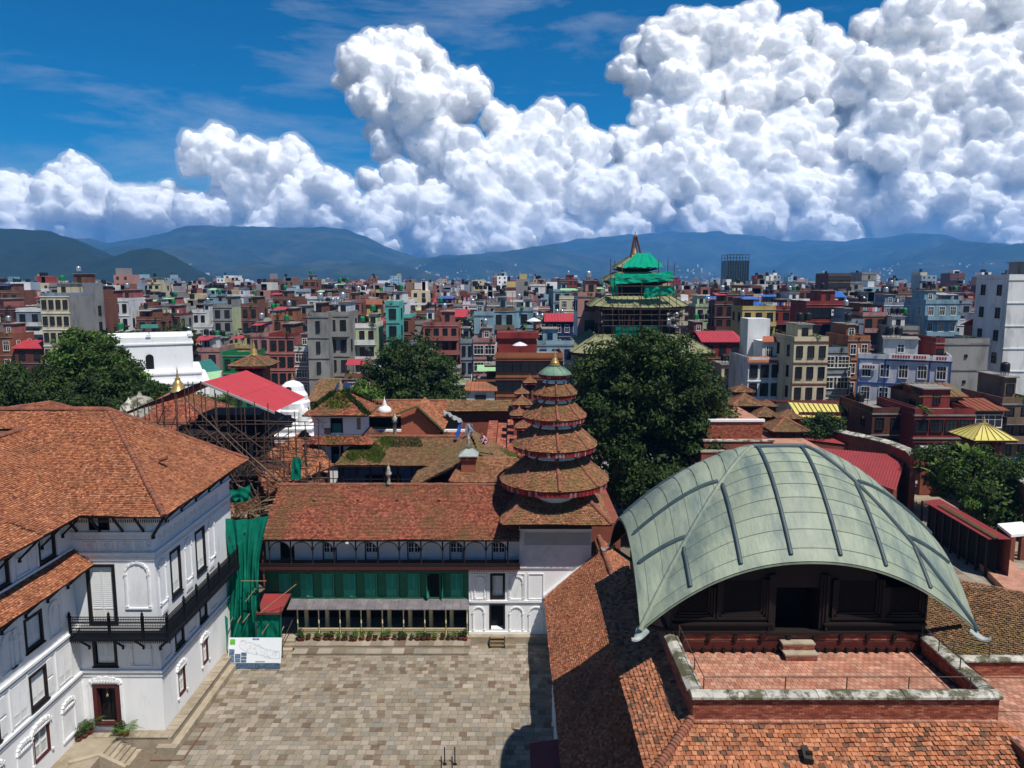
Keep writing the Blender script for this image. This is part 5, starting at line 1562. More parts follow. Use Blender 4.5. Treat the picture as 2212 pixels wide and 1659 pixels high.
A0,A1=Vector((-25.23,62,Zr)),Vector((-24.45,70.4,Zr));R0,R1=Vector((-19.53,62,Ze)),Vector((-19.04,70.3,Ze));L0,L1=Vector((-31.42,62,Ze)),Vector((-30.4,70.4,Ze))
shl=thing('tin_shelter','bright red tin gable roof on scaffolding above the temple under repair','shelter',(-25,66,0))
def corrugated(pts,n,amp,name,matn,parent,th=.02):
 """sheet between eave edge (p0->p1) and ridge edge (p3->p2), ribs running up the slope"""
 p0,p1,p2,p3=[Vector(p) for p in pts];P=[]
 nrm=(p1-p0).cross(p3-p0).normalized();nrm=nrm if nrm.z>0 else -nrm
 for v in (0,1):P.append([p0.lerp(p1,i/n).lerp(p3.lerp(p2,i/n),v)+nrm*(amp if i%2 else 0) for i in range(n+1)])
 mb=MB();mb.grid(P,smooth=False); return mb.build(name,matn,parent)
mid_R0,mid_R1=R0.lerp(A0,.5),R1.lerp(A1,.5)
corrugated([R0,R1,mid_R1+Vector((0,0,-.02)),mid_R0+Vector((0,0,-.02))],56,.04,'sheet','tin_red',shl);corrugated([mid_R0,mid_R1,A1,A0],56,.04,'sheet','tin_red',shl)
corrugated([L0,L1,A1+Vector((0,0,-.01)),A0+Vector((0,0,-.01))],56,.04,'sheet','tin_red',shl)
mb=MB();mb.slab([tuple(A0+Vector((0,-.05,.06))),tuple(R0+Vector((0.1,-.05,.06))),tuple(R0+Vector((.1,.1,.06))),tuple(A0+Vector((0,.1,.06)))],.18);mb.build('verge','tin_grey',shl)
mb=MB();mb.slab([tuple(A0+Vector((0,-.05,.06))),tuple(L0+Vector((-.1,-.05,.06))),tuple(L0+Vector((-.1,.1,.06))),tuple(A0+Vector((0,.1,.06)))],.22);mb.build('verge','black_iron',shl)
tmp=thing('repair_temple','dark multi-roofed temple hidden in scaffolding under the red tin shelter','temple',(-24.5,66.5,0))
mb=MB();mb.box(-27.6,-20.8,64,69.4,0,9.8);mb.build('body','dark_wood',tmp)
mb=MB();mb.box(-26.8,-21.6,64.6,68.6,9.8,13.6);mb.build('upper_body','dark_wood',tmp)
for (o,z0_,z1_) in ((1.6,8.8,10.3),(1.2,12.2,13.6)):
 mb=MB();x0,x1,y0,y1=-27.2-o,-21.2+o,64.2-o,69+o;x2,x3,y2,y3=-26.4,-22,65,68.4
 for q in ([(x0,y0,z0_),(x1,y0,z0_),(x3,y2,z1_),(x2,y2,z1_)],[(x1,y0,z0_),(x1,y1,z0_),(x3,y3,z1_),(x3,y2,z1_)],[(x0,y1,z0_),(x0,y0,z0_),(x2,y2,z1_),(x2,y3,z1_)]):mb.slab(q,.12)
 mb.build('tier_roof','dark_wood',tmp)
mb=MB();mb.box(-22.3,-22.0,63.95,64,9.9,12.0);mb.build('hanging','red_cloth',tmp)
scf=thing('scaffolding','dense dark steel scaffold frame round the temple under the red shelter','scaffold',(-24,62,0))
POLE=MB().tube((0,0,0),(0,0,1),1,6).mesh('pole','steel_pole');POLEB=MB().tube((0,0,0),(0,0,1),1,6).mesh('pole','bamboo')
def pole(p,q,r=.04,parent=scf,me=None,name='pole'):
 p=Vector(p);q=Vector(q);d=q-p
 o=link(name,me or POLE,parent,p-wloc(parent),d.to_track_quat('Z','Y').to_euler());o.scale=(r,r,d.length)
 return o
rs=np.random.RandomState(15)
yr=(60.2,61.6)
for iy,y in enumerate(yr):
 x=-31.5
 while x<-14.5:
  fr=min(max((x-L0.x)/(A0.x-L0.x),0),1) if x<A0.x else max(0,1-(x-A0.x)/(R0.x-A0.x))
  top=Ze+(Zr-Ze)*fr+rs.uniform(-.2,.9) if x<-19 else rs.uniform(9.5,12.5)
  pole((x+rs.uniform(-.1,.1),y,2),(x+rs.uniform(-.15,.15),y,top));x+=(.8,1.05)[iy]
 for z in (7.4,9.0,10.6,12.2,13.6):
  x0=-31.5+rs.uniform(-.5,.5)
  while x0<-18:
   x1=x0+rs.uniform(4.5,7);pole((x0,y-.06,z+rs.uniform(-.1,.1)),(min(x1,-15),y-.06,z+rs.uniform(-.1,.1)));x0=x1-.6
for x in np.arange(-31,-18,1.25):
 for z in (9.6,12.4):pole((x,60.0,z),(x,63.5,z))
for k in range(30):
 x=-31+rs.rand()*12;z=7+rs.rand()*5;sg=rs.choice([-1,1]);pole((x,60.1,z),(x+sg*rs.uniform(1.5,3),60.1,z+rs.uniform(2,4)))
pole((-25.6,59.8,15.6),(-15.4,57.5,6.4),.06);pole((-22.6,59.8,13.0),(-14.0,57.5,5.6),.06)
for iy,y in enumerate((57.6,59.2,63.0)):
 for x in np.arange(-19.6,-13.4,.85):
  pole((x+rs.uniform(-.15,.15),y,5),(x+rs.uniform(-.2,.2),y,(9.6,13.0,14.3)[iy]+rs.uniform(-1.2,.5)-max(0,x+17.5)*.9))
 for z in (7.2,8.4,9.6,10.8,12.0):
  pole((-19.8,y,z),(-14.0-max(0,z-9)*.9,y,z+rs.uniform(-.15,.15)))
for k in range(26):
 x=-19.5+rs.rand()*5;y=rs.uniform(57.3,60);z=6+rs.rand()*4
 pole((x,y,z),(x+rs.uniform(-2.5,2.5),y+rs.uniform(-.5,.5),z+rs.uniform(1.0,3.4)),.04,scf,POLEB if k%3==0 else None)
for k in range(30):
 x=-21+rs.rand()*6.5;y=rs.uniform(52,57.5);z=6.2+rs.rand()*2.6
 pole((x,y,z),(x+rs.uniform(-3,3),y+rs.uniform(-1,1),z+rs.uniform(-.6,2.2)),.04,scf,POLEB if k%4==0 else None)
for k in range(10):
 mb=MB();x=-20.5+rs.rand()*4;y=53+rs.rand()*4;z=7+rs.rand()*2;mb.slab([(x,y,z),(x+2.2,y+.3,z+.3),(x+2.2,y+.55,z+.3),(x,y+.25,z)],.05);mb.build('plank','bamboo',scf)
n3=cloth('netting_scrap',[at_y(632,985,57.4),at_y(652,992,57.4),at_y(650,1036,57.4),at_y(628,1036,57.4)], None,'net_green',10,16,.12,3,21)
tag(n3,'torn scrap of green net caught on the scaffold poles','net')
shk=thing('white_spire_shrine','white plastered shrine with a ribbed curved spire behind the scaffold','temple',(-23,78,0))
cx,cy=-22.9,79.5
mb=MB();mb.box(cx-2.9,cx+2.9,cy-2.9,cy+2.9,0,8.6);mb.build('base','tile_red',shk)
for (h,z0_,z1_) in ((2.75,8.6,9.3),(2.4,9.3,10.0)):
 mb=MB();mb.box(cx-h,cx+h,cy-h,cy+h,z0_,z1_-.001);mb.box(cx-h-.12,cx+h+.12,cy-h-.12,cy+h+.12,z1_-.16,z1_);mb.build('plinth','white_plaster',shk)
prof=[(1.75,10.0),(1.9,10.3),(1.75,10.5),(1.85,10.9),(1.8,11.1),(1.85,11.6),(1.72,11.8),(1.75,12.4),(1.55,12.6),(1.5,13.1),(1.25,13.5),(1.2,13.6),(1.1,14.1),(.7,14.45),(.25,14.6),(.1,14.7)]
mb=MB();mb.lathe(prof,(cx,cy,0),16,smooth=False);mb.build('spire','white_plaster',shk)
for k in range(4):
 t=math.pi/4+k*math.pi/2;mb=MB();mb.lathe([(.5,10),(.55,10.8),(.45,11.6),(.2,12.2),(0,12.5)],(cx+1.75*math.cos(t),cy+1.75*math.sin(t),0),10);mb.build('corner_turret','white_plaster',shk)
mb=MB();mb.box(cx-.28,cx+.28,cy-2.0,cy-1.4,10.05,11.3);mb.build('niche','void',shk)
mb=MB();mb.lathe([(.34,0),(.34,.05),(.0,.06)],(0,0,0),12);mb.v=[(cx-.1+p[0],cy-1.16-p[2],13.85+p[1]*.8) for p in mb.v];mb.build('medallion','dark_wood',shk)
mb=MB();mb.lathe([(.16,14.6),(.22,14.75),(.1,14.9),(.16,15.0),(.06,15.2),(0,15.6)],(cx,cy,0),10);mb.build('finial','gold_dull',shk)
stp_=thing('stone_stupa','weathered stone dome shrine at the edge of the trees above the palace ridge','shrine',(-35.5,74,0))
p=at_y(303,880,74)
mb=MB();mb.lathe([(1.6,p.z-3),(1.6,p.z-.2),(1.3,p.z),(1.35,p.z+.4),(1.15,p.z+.8),(.65,p.z+1.05),(.25,p.z+1.15),(.2,p.z+1.3),(0,p.z+1.6)],(p.x,p.y,0),20);mb.build('dome','coping_stone',stp_)
p=at_y(279,884,73);mb=MB();mb.lathe([(1.0,p.z-2),(1.0,p.z-.2),(.8,p.z),(.75,p.z+.4),(.3,p.z+.7),(.1,p.z+.95),(0,p.z+1.2)],(p.x,p.y,0),14);mb.build('side_dome','coping_stone',stp_)
p=at_y(385,846,76)
bel=thing('gilt_roof_temple','small tiled temple with a tall gilt bell spire left of the red shelter','temple',(p.x,p.y,0))
mb=MB();mb.lathe([(.8,p.z),(.75,p.z+.15),(.55,p.z+.3),(.5,p.z+.8),(.3,p.z+1.1),(.22,p.z+1.2),(.28,p.z+1.3),(.12,p.z+1.45),(.16,p.z+1.6),(.05,p.z+1.9),(.08,p.z+2.0),(0,p.z+2.6)],(p.x,p.y,0),14);mb.build('spire','gold',bel)
hip(bel,p.x-5.2,p.x+5.2,p.y-5,p.y+5,p.z-3.0,p.z+.1,'tile_red',.24,.2,seed=100)
mb=MB();mb.box(p.x-3.6,p.x+3.6,p.y-3.4,p.y+3.4,0,p.z-2.4);mb.build('body','brick_wall',bel)
hip(bel,p.x-6.4,p.x+6.4,p.y-6.2,p.y+6.2,p.z-6.0,p.z-3.6,'tile_red',.24,.2,seed=110,inset=3.4)
def square_temple(name,label,pxl,pxr,py,Y,rise,body_h,matn='tile_brown',spire=None,group=None,cat='temple',tiers=1,body='brick_wall',tile=.24,low=None,fringe=True):
 a=at_y(pxl,py,Y);b=at_y(pxr,py,Y);w=b.x-a.x;cx=(a.x+b.x)/2;cy=Y+w/2
 t=thing(name,label,cat,(cx,cy,0),group=group)
 hip(t,a.x,b.x,Y,Y+w,a.z,a.z+rise*.62,matn,tile,tile*.85,seed=int(pxl),rw=.1 if w<3 else .14)
 k=.62;bl=w*k/2
 z_lo=a.z-body_h if low is None else low
 mb=MB();mb.box(cx-bl,cx+bl,cy-bl,cy+bl,z_lo,a.z+.1);mb.build('body',body,t)
 mb=MB();mb.box(cx-bl-.12,cx+bl+.12,cy-bl-.12,cy+bl+.12,a.z-.5,a.z-.2);mb.build('cornice','dark_wood',t)
 n=max(2,int(w/1.4))
 for i in range(n):
  x=cx-bl+(i+.5)*2*bl/n;strut(t,(x,cy-bl-.02,a.z-.75),(x,Y+.15,a.z-.06),.05 if w<3 else .08,foot=False)
 mb=MB();mb.box(cx-bl*.35,cx+bl*.35,cy-bl-.03,cy-bl+.02,a.z-body_h*.85,a.z-.6);mb.build('opening','void',t)
 if fringe:
  mb=MB();m_=int(w/.16)
  for i in range(m_):mb.box(a.x+i*w/m_,a.x+(i+.8)*w/m_,Y+.01,Y+.025,a.z-.2,a.z-.06)
  mb.build('valance','red_cloth',t,kind='stuff')
 if spire:
  h=spire;z=a.z+rise*.62;mb=MB();r=h*.2
  mb.lathe([(r*1.3,z-.05),(r,z+h*.12),(r*.9,z+h*.3),(r*.4,z+h*.45),(r*.55,z+h*.55),(r*.2,z+h*.7),(0,z+h)],(cx,cy,0),10);mb.build('finial','gold' if h>1 else 'gold_dull',t)
 return t,cx,cy,a.z
square_temple('square_temple','square temple with low brown pyramid roof and gilt bell right behind the red shelter',492,578,792,88,1.9,3.2,spire=1.9)
mb=MB();mb.box(-33,-27,89.5,93,0,8.5)
blk=thing('tiled_block','brown tiled block with a small solar panel right of the white spire shrine','building',(-19.5,84,0))
a=at_y(668,868,80);b=at_y(735,868,80)
mb=MB();mb.box(a.x,b.x,80.2,86,0,a.z);mb.build('wall','brick_wall',blk)
rf=link('roof',MB().mesh('roof','tile_deck'),blk);tile_slope([(a.x-.3,79.8,a.z),(b.x+.3,79.8,a.z),(b.x-.6,83.5,a.z+2.0),(a.x+.2,83.5,a.z+2.0)],(1,0,0),rf,'tile_brown',.24,.2,seed=120)
sp=thing('solar_panel','small tilted solar panel on a stand above the mossy pyramid roof','solar panel',tuple(at_y(738,845,78)))
q=at_y(738,838,78);mb=MB();mb.slab([(q.x-.9,77.7,q.z-.5),(q.x+.6,77.7,q.z-.5),(q.x+1.0,78.4,q.z+.5),(q.x-.5,78.4,q.z+.5)],.04);mb.build('panel','solar',sp)
mb=MB();mb.tube((q.x,78,q.z-2),(q.x,78,q.z),.04,6);mb.build('stand','steel_pole',sp)
wh=thing('tower_house','cracked white tower house with moss-grown pyramid roof','building',(-15.2,66.5,0))
wx0,wx1,wy0,wy1=-17.0,-12.95,64.8,68.6
FH=((wx0,wy0,0),(1,0,0),(0,-1,0))
ew=wx1-wx0
mb=MB(FH);facade(mb,0,ew,4,13.6,[(ew*.36,ew*.62,12.0,13.3,.3),(ew*.36,ew*.62,9.3,10.9,.3)])
mb.poly([(ew,0,4),(ew,-3.8,4),(ew,-3.8,13.6),(ew,0,13.6)]);mb.poly([(0,0,4),(0,-3.8,4),(0,-3.8,13.6),(0,0,13.6)])
mb.build('wall',['white_plaster','void'],wh)
for (b0,b1) in ((12.0,13.3),(9.3,10.9)):
 mb=MB(FH);mb.box(ew*.36,ew*.36+.1,-.25,.03,b0,b1);mb.box(ew*.62-.1,ew*.62,-.25,.03,b0,b1);mb.box(ew*.36+.1,ew*.62-.1,-.25,.03,b1-.12,b1);w=mb.build('window','dark_wood',wh)
 mb=MB(FH);mb.box(ew*.36+.1,ew*.62-.1,-.2,-.17,b0,b0+.8);mb.build('shutter','tin_teal',w)
for pts in ([(.25,13.2),(.9,12.9),(.7,12.5),(1.1,12.2),(1.0,11.9)],[(3.3,10.8),(3.1,10.3),(3.4,9.9),(3.3,9.5)],[(.4,10.6),(.55,10.1),(.4,9.7)]):
 mb=MB(FH);mb.path([(p[0],.0,p[1]) for p in pts],.035,4);mb.build('crack','rubble',wh)
mb=MB(FH);mb.box(.9,1.5,.002,.012,11.9,12.45);mb.box(3.72,4.04,.002,.012,12.3,13.3);mb.build('bare_patch','rubble',wh,kind='stuff')
hip(wh,wx0-.75,wx1+.75,wy0-.75,wy1+.75,13.62,15.5,'tile_red',.2,.17,seed=130,ridge=False)
for a,b in (((wx0-.75,wy0-.75,13.7),(-15,66.7,15.55)),((wx1+.75,wy0-.75,13.7),(-15,66.7,15.55)),((wx1+.75,wy1+.75,13.7),(-15,66.7,15.55))):
 a=Vector(a);b=Vector(b);s=Vector((.35,0,0));grass_on(wh,[a-s,a+s,b+s,b-s],1800,int(abs(a.x)*10),.2,matn='leaf_dark')
grass_on(wh,[(-16.4,64.6,14.1),(-13.6,64.6,14.1),(-14.5,66.2,15.2),(-15.5,66.2,15.2)],900,44,.2)
mb=MB();mb.lathe([(.3,15.4),(.34,15.6),(.18,15.75),(.22,15.9),(.08,16.1),(0,16.5)],(-15,66.7,0),10);mb.build('finial','gold_dull',wh)
sk=link('skirt_roof',MB().mesh('skirt_roof','tile_deck'),wh)
tile_slope([(wx0-.8,wy0-.95,11.15),(wx1+.9,wy0-.95,11.15),(wx1+.1,wy0-.02,11.75),(wx0-.1,wy0-.02,11.75)],(1,0,0),sk,'tile_red',.2,.17,.07,seed=140)
tile_slope([(wx1+.9,wy0-.95,11.15),(wx1+1.2,wy1,11.15),(wx1+.05,wy1,11.85),(wx1+.1,wy0-.02,11.75)],(0,1,0),sk,'tile_red',.2,.17,.07,seed=141)
grass_on(wh,[(wx0,wy0-.9,11.2),(wx1+.8,wy0-.9,11.2),(wx1+.1,wy0,11.75),(wx0,wy0,11.75)],800,45,.16)
ng=thing('north_gallery','long building with moss-covered brown tile roof and blue gallery wall','building',(-9,66,0))
E0,E1=at_y(722,1006,62.2),at_y(930,1007,62.2);Rg0,Rg1=at_y(772,944,66),at_y(1012,946,66)
Rg1.z=Rg0.z;E1.z=E0.z
nr_=link('roof',MB().mesh('roof','tile_deck'),ng)
tile_slope([E0,E1,Rg1,Rg0],(1,0,0),nr_,'tile_brown',.19,.16,.05,seed=150)
ridge_row(Rg0+Vector((0,0,.05)),Rg1+Vector((0,0,.05)),nr_,.16,.3)
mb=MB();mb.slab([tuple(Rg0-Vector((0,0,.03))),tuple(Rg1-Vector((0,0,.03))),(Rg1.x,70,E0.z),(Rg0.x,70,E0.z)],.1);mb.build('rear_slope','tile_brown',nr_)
def on_slope(u,v): return (E0.lerp(E1,u)).lerp(Rg0.lerp(Rg1,u),v)+Vector((0,0,.04))
grass_on(ng,[on_slope(.04,.05),on_slope(.46,.05),on_slope(.36,.97),on_slope(.05,.97)],14000,46,.17)
grass_on(ng,[on_slope(.4,.6),on_slope(.7,.6),on_slope(.62,.98),on_slope(.3,.98)],2500,47,.14,matn='moss')
mat('blue_wash',(0.085,0.13,0.22),n_scale=.8,n_amt=.25,stain=(0.04,0.05,0.07),stain_scale=1,stain_amt=.5)
mb=MB();mb.poly([(E0.x,63.4,3),(E1.x+3,63.4,3),(E1.x+3,63.4,E0.z+.2),(E0.x,63.4,E0.z+.2)]);mb.build('wall','blue_wash',ng)
for i in range(8):
 x=E0.x+.6+i*1.15
 mb=MB();mb.lathe([(.09,6.5),(.07,7.2),(.07,E0.z-.3),(.12,E0.z-.1)],(x,62.6,0),8);mb.build('column','dark_wood',ng)
for z in (7.9,8.2,8.5):
 mb=MB();mb.tube((E0.x+.5,62.6,z),(E1.x,62.6,z),.03,6);mb.build('rail','dark_wood',ng)
mb=MB();mb.box(-12.4,-9.4,63.3,63.41,7.4,8.7);mb.build('opening','void',ng)
wg=thing('wing_roof_range','range with plain brown tiled roof being weeded, left of the round temple','building',(-3,62,0))
wr=link('roof',MB().mesh('roof','tile_deck'),wg)
W0,W1=at_y(1013,944,66),at_y(1112,990,63)
rdg0=Vector((-3.6,67,11.6));rdg1=Vector((-1.2,58.5,11.6))
tile_slope([(-8.2,58.5,8.75),(-7.6,63.5,9.4),(-3.9,66.2,11.55),(-2.6,58.5,11.6)],(Vector((-3.9,66.2,0))-Vector((-2.6,58.5,0))),wr,'tile_brown',.19,.16,.05,seed=155)
tile_slope([(-2.6,58.5,11.6),(-3.9,66.2,11.55),(.9,63.2,9.8),(.9,58.5,9.8)],(0,1,0),wr,'tile_brown',.19,.16,.05,seed=156)
grass_on(wg,[(.5,60.5,10.05),(1.0,63.0,9.9),(-3.6,66.4,11.65),(-3.4,65.3,11.6)],6000,48,.26,matn='leaf_bright')
mb=MB();mb.box(-7.5,.6,58.8,63,0,8.7);mb.build('wall','brick_wall',wg)
mb=MB();pth=[(-2.6,58.6,11.75),(-1.5,60,11.2),(-2.2,61.5,11.4),(-.8,62.2,10.7)];mb.path(pth,.03,5);mb.build('hose','black_iron',wg)
tr_=thing('turret_range','small tiled roof with red valance and a copper-capped turret left of the round temple','building',(-2.7,58,0))
sr=link('roof',MB().mesh('roof','tile_deck'),tr_)
tile_slope([(-4.75,56.2,9.95),(.3,56.2,9.95),(.3,58.4,11.35),(-3.7,58.4,11.35)],(1,0,0),sr,'tile_pagoda',.17,.145,.05,seed=160);ridge_row((-4.7,56.2,10.0),(-3.7,58.4,11.4),sr,.12,.26)
mb=MB()
for i in range(34):mb.box(-4.7+i*.15,-4.59+i*.15,56.2,56.215,9.62,9.86)
mb.build('valance','red_cloth',tr_,kind='stuff')
mb=MB();mb.box(-4.6,.3,56.6,58.5,6,9.9);mb.build('wall','brick_wall',tr_)
mb=MB();mb.box(-3.85,-2.75,57.0,58.1,10.2,11.75);mb.build('turret','brick',tr_)
mb=MB();mb.lathe([(1.05,11.75),(1.05,11.82),(.35,12.25),(.25,12.3)],(-3.3,57.5,0),4,smooth=False,a0=math.pi/4,a1=math.pi/4+2*math.pi);mb.build('turret_cap','copper_tip',tr_)
mb=MB()
for i in range(12):mb.box(-3.98+i*.115,-3.9+i*.115,56.83,56.845,11.5,11.75)
mb.build('turret_valance','red_cloth',tr_,kind='stuff')
mb=MB();mb.lathe([(.22,12.2),(.26,12.4),(.12,12.6),(.1,12.9),(.14,13.05),(.05,13.2),(0,13.7)],(-3.3,57.5,0),10);mb.build('finial','coping_stone',tr_)
br=thing('rear_range','far tiled range with white parapet behind the mossy gallery roof','building',(-12,76,0))
rr2=link('roof',MB().mesh('roof','tile_deck'),br)
tile_slope([(-15.2,73.6,11.85),(-6.5,73.6,11.85),(-6.5,76,13.0),(-14.7,76,13.0)],(1,0,0),rr2,'tile_orange',.24,.2,.05,seed=165);ridge_row((-14.7,76,13.05),(-6.5,76,13.05),rr2,.15,.32)
mb=MB();mb.poly([(-15,74,8),(-5,74,8),(-5,74,11.9),(-15,74,11.9)]);mb.build('wall','void',br)
mb=MB();mb.box(-14.2,-4.4,71.6,71.9,9.5,10.95);mb.build('parapet','white_plaster',br)
tile_slope([(-14.5,68.6,9.9),(-4.0,68.6,9.9),(-4.0,71.5,10.7),(-14.5,71.5,10.7)],(1,0,0),rr2,'tile_red',.2,.17,.06,seed=166)
grass_on(br,[(-9.5,69,10.05),(-6.0,69,10.05),(-6.0,71.4,10.75),(-10,71.4,10.75)],2200,49,.2)
ch=at_y(827,888,70);mb=MB();mb.lathe([(.62,ch.z-.2),(.64,ch.z),(.42,ch.z+.25),(.2,ch.z+.35),(.26,ch.z+.45),(.14,ch.z+.6),(.17,ch.z+.7),(.05,ch.z+.9),(0,ch.z+1.3)],(ch.x,71,0),14)
c1=mb.build('white_chaitya','white_plaster');tag(c1,'small white bell-shaped shrine with pointed finial on the rear roof ridge','shrine')
c2=at_y(853,942,67);mb=MB();mb.lathe([(.16,c2.z-.3),(.16,c2.z+1.2),(.28,c2.z+1.25),(.18,c2.z+1.45),(.26,c2.z+1.6),(.1,c2.z+1.8),(0,c2.z+2.3)],(c2.x,67,0),10)
tag(mb.build('stone_pillar','coping_stone'),'slender stone pillar with carved top behind the mossy gallery ridge','pillar')
gb=thing('gable_house','brick gable end with orange tiled roof below the far tree','building',(-7,70,0))
g0,g1,ga=at_y(866,895,69),at_y(950,930,69),at_y(902,880,69)
mb=MB();mb.poly([(g0.x,69,8),(g1.x,69,8),tuple(g1),tuple(ga),(g0.x,69,g0.z)]);mb.build('gable_wall','brick',gb)
gr=link('roof',MB().mesh('roof','tile_deck'),gb);dv=Vector((4.5,-4.0,-1.2))
rb_=Vector((ga.x,75,ga.z+.05));eb_=Vector((g1.x+.3,75,g1.z-.05))
tile_slope([Vector((g1.x+.3,68.6,g1.z-.05)),eb_,rb_,Vector((ga.x,68.6,ga.z+.05))],eb_-Vector((g1.x+.3,68.6,g1.z)),gr,'tile_orange',.2,.17,.05,seed=170)
ridge_row(Vector((ga.x,68.6,ga.z+.1)),Vector((g1.x+.3,68.6,g1.z+.05)),gr,.15,.3,'moss');ridge_row(Vector((ga.x,68.6,ga.z+.1)),Vector((g0.x-.3,68.6,g0.z)),gr,.15,.3,'moss')
ts_=cloth('torn_sheeting',[at_y(955,884,67),at_y(996,905,67),at_y(1000,916,66),at_y(960,893,66)], None,'plastic_sheet',14,10,.15,3,31);tag(ts_,'torn grey plastic sheet flapping over the broken roof edge','sheet')
ts2=cloth('blue_sheeting',[at_y(990,918,65),at_y(998,916,65),at_y(992,945,65),at_y(983,945,65)], None,'tarp_blue',8,10,.08,2,32);tag(ts2,'strip of bright blue tarpaulin hanging on the broken roof','sheet')
ts3=cloth('white_sheeting',[at_y(1005,915,65),at_y(1020,915,65),at_y(1027,942,65),at_y(1004,942,65)], None,'plastic_sheet',10,10,.12,3,33);tag(ts3,'crumpled translucent plastic sheet beside the blue tarpaulin','sheet')
ko=thing('side_roof','orange tiled roof seen through the scaffold poles right of the netting','building',(-17,62,0))
kr=link('roof',MB().mesh('roof','tile_deck'),ko)
tile_slope([(-18.9,57.5,8.6),(-14.8,62.5,9.7),(-18.3,66.5,11.6),(-21.0,60.5,10.6)],(Vector((-14.8,62.5,9.7))-Vector((-18.9,57.5,8.6))),kr,'tile_orange',.19,.16,.05,seed=175)
mb=MB();mb.box(-20.5,-15.6,60.5,64,0,8.8);mb.build('wall','brick_wall',ko)
def person(label,loc,rz,s=1.0,shirt='cloth_pink',legs='cloth_dark',pose='crouch'):
 p=thing('person',label,'person',loc,rz)
 me=bpy.data.meshes.new('body')
 if pose=='crouch':
  J=[((0,0,.32),.15),((0,.12,.52),.15),((0,.26,.72),.14),((0,.34,.86),.06),((0,.38,.95),.09),((0,.42,1.03),.085),((.17,.3,.74),.065),((.22,.45,.5),.05),((.16,.58,.25),.04),((.14,.63,.17),.04),((-.17,.3,.74),.065),((-.22,.45,.5),.05),((-.16,.6,.28),.04),((-.14,.65,.2),.04),((.12,.02,.3),.11),((.16,.36,.42),.08),((.15,.1,.06),.055),((.15,.24,.03),.045),((-.12,.02,.3),.11),((-.16,.36,.42),.08),((-.15,.1,.06),.055),((-.15,.24,.03),.045)]
  E=[(0,1),(1,2),(2,3),(3,4),(4,5),(2,6),(6,7),(7,8),(8,9),(2,10),(10,11),(11,12),(12,13),(0,14),(14,15),(15,16),(16,17),(0,18),(18,19),(19,20),(20,21)]
  split=(.34,.36)
 else:
  J=[((0,0,.92),.15),((0,0,1.12),.15),((0,0,1.38),.15),((0,0,1.52),.06),((0,.02,1.62),.09),((0,.03,1.7),.085),((.19,0,1.4),.065),((.25,.04,1.12),.05),((.24,.14,.9),.04),((.24,.17,.82),.04),((-.19,0,1.4),.065),((-.25,.04,1.12),.05),((-.24,.14,.9),.04),((-.24,.17,.82),.04),((.1,0,.86),.11),((.11,.03,.48),.08),((.11,-.02,.09),.055),((.11,.1,.03),.045),((-.1,0,.86),.11),((-.11,-.05,.48),.08),((-.11,-.14,.09),.055),((-.11,-.02,.03),.045)]
  E=[(0,1),(1,2),(2,3),(3,4),(4,5),(2,6),(6,7),(7,8),(8,9),(2,10),(10,11),(11,12),(12,13),(0,14),(14,15),(15,16),(16,17),(0,18),(18,19),(19,20),(20,21)]
  split=(.95,.97)
 me.from_pydata([tuple(Vector(j[0])*s) for j in J],E,[])
 tmp=bpy.data.objects.new('tmp_body',me);COL.objects.link(tmp)
 sm=tmp.modifiers.new('skin','SKIN');ss=tmp.modifiers.new('sub','SUBSURF');ss.levels=1;ss.render_levels=1
 for i,j in enumerate(J):
  sv=me.skin_vertices[0].data[i];sv.radius=(j[1]*s,j[1]*s);sv.use_root=(i==0)
 dg=bpy.context.evaluated_depsgraph_get();bm_=bpy.data.meshes.new_from_object(tmp.evaluated_get(dg));bpy.data.objects.remove(tmp)
 bm_.materials.clear()
 for x in (shirt,legs,'skin','void'):bm_.materials.append(M(x))
 hz_=J[4][0][2]-.07;hy=J[4][0][1]
 for f in bm_.polygons:
  c=f.center/s
  hand=any((Vector(J[k][0])-Vector(c)).length<.09 for k in (9,13))
  if c.z>hz_:f.material_index=3 if (c.z>J[5][0][2]-.01 or c.y<hy-.03) else 2
  elif hand:f.material_index=2
  elif pose=='crouch':f.material_index=1 if (c.z<.46 and not (abs(c.x)>.19)) else 0
  else:f.material_index=1 if c.z<.95 and abs(c.x)<.2 else 0
  f.use_smooth= True
 link('body',bm_,p)
 return p
pp=Vector((-2.3,61.9,11.45))
person('person in a pale pink top crouching on the brown tiled roof',(-2.1,62.4,11.35),2.2,1.15)
gp='small tiled shrine roofs near the round temple'
for i,(l,r,y,Y,rise,bh,lab) in enumerate(((1131,1159,828,92,.9,2.2,'topmost of the little brown pagoda roofs behind the round temple'),(1112,1142,852,86,.9,2.2,'little brown pagoda roof in front of the brick hotel, second from top'),(1107,1149,876,80,1.2,1.6,'little pagoda roof with green pinnacle left of the round temple'),(1102,1141,899,77,.9,2.6,'lower brown shrine roof beside the round temple tiers'),(1114,1162,926,73,1.1,2.2,'broad brown shrine roof half hidden by the round temple'))):
 square_temple('shrine_roof',lab,l,r,y,Y,rise,bh,'tile_pagoda',.6,gp,'shrine',tile=.2)
gp='tiled shrine roofs right of the great tree'
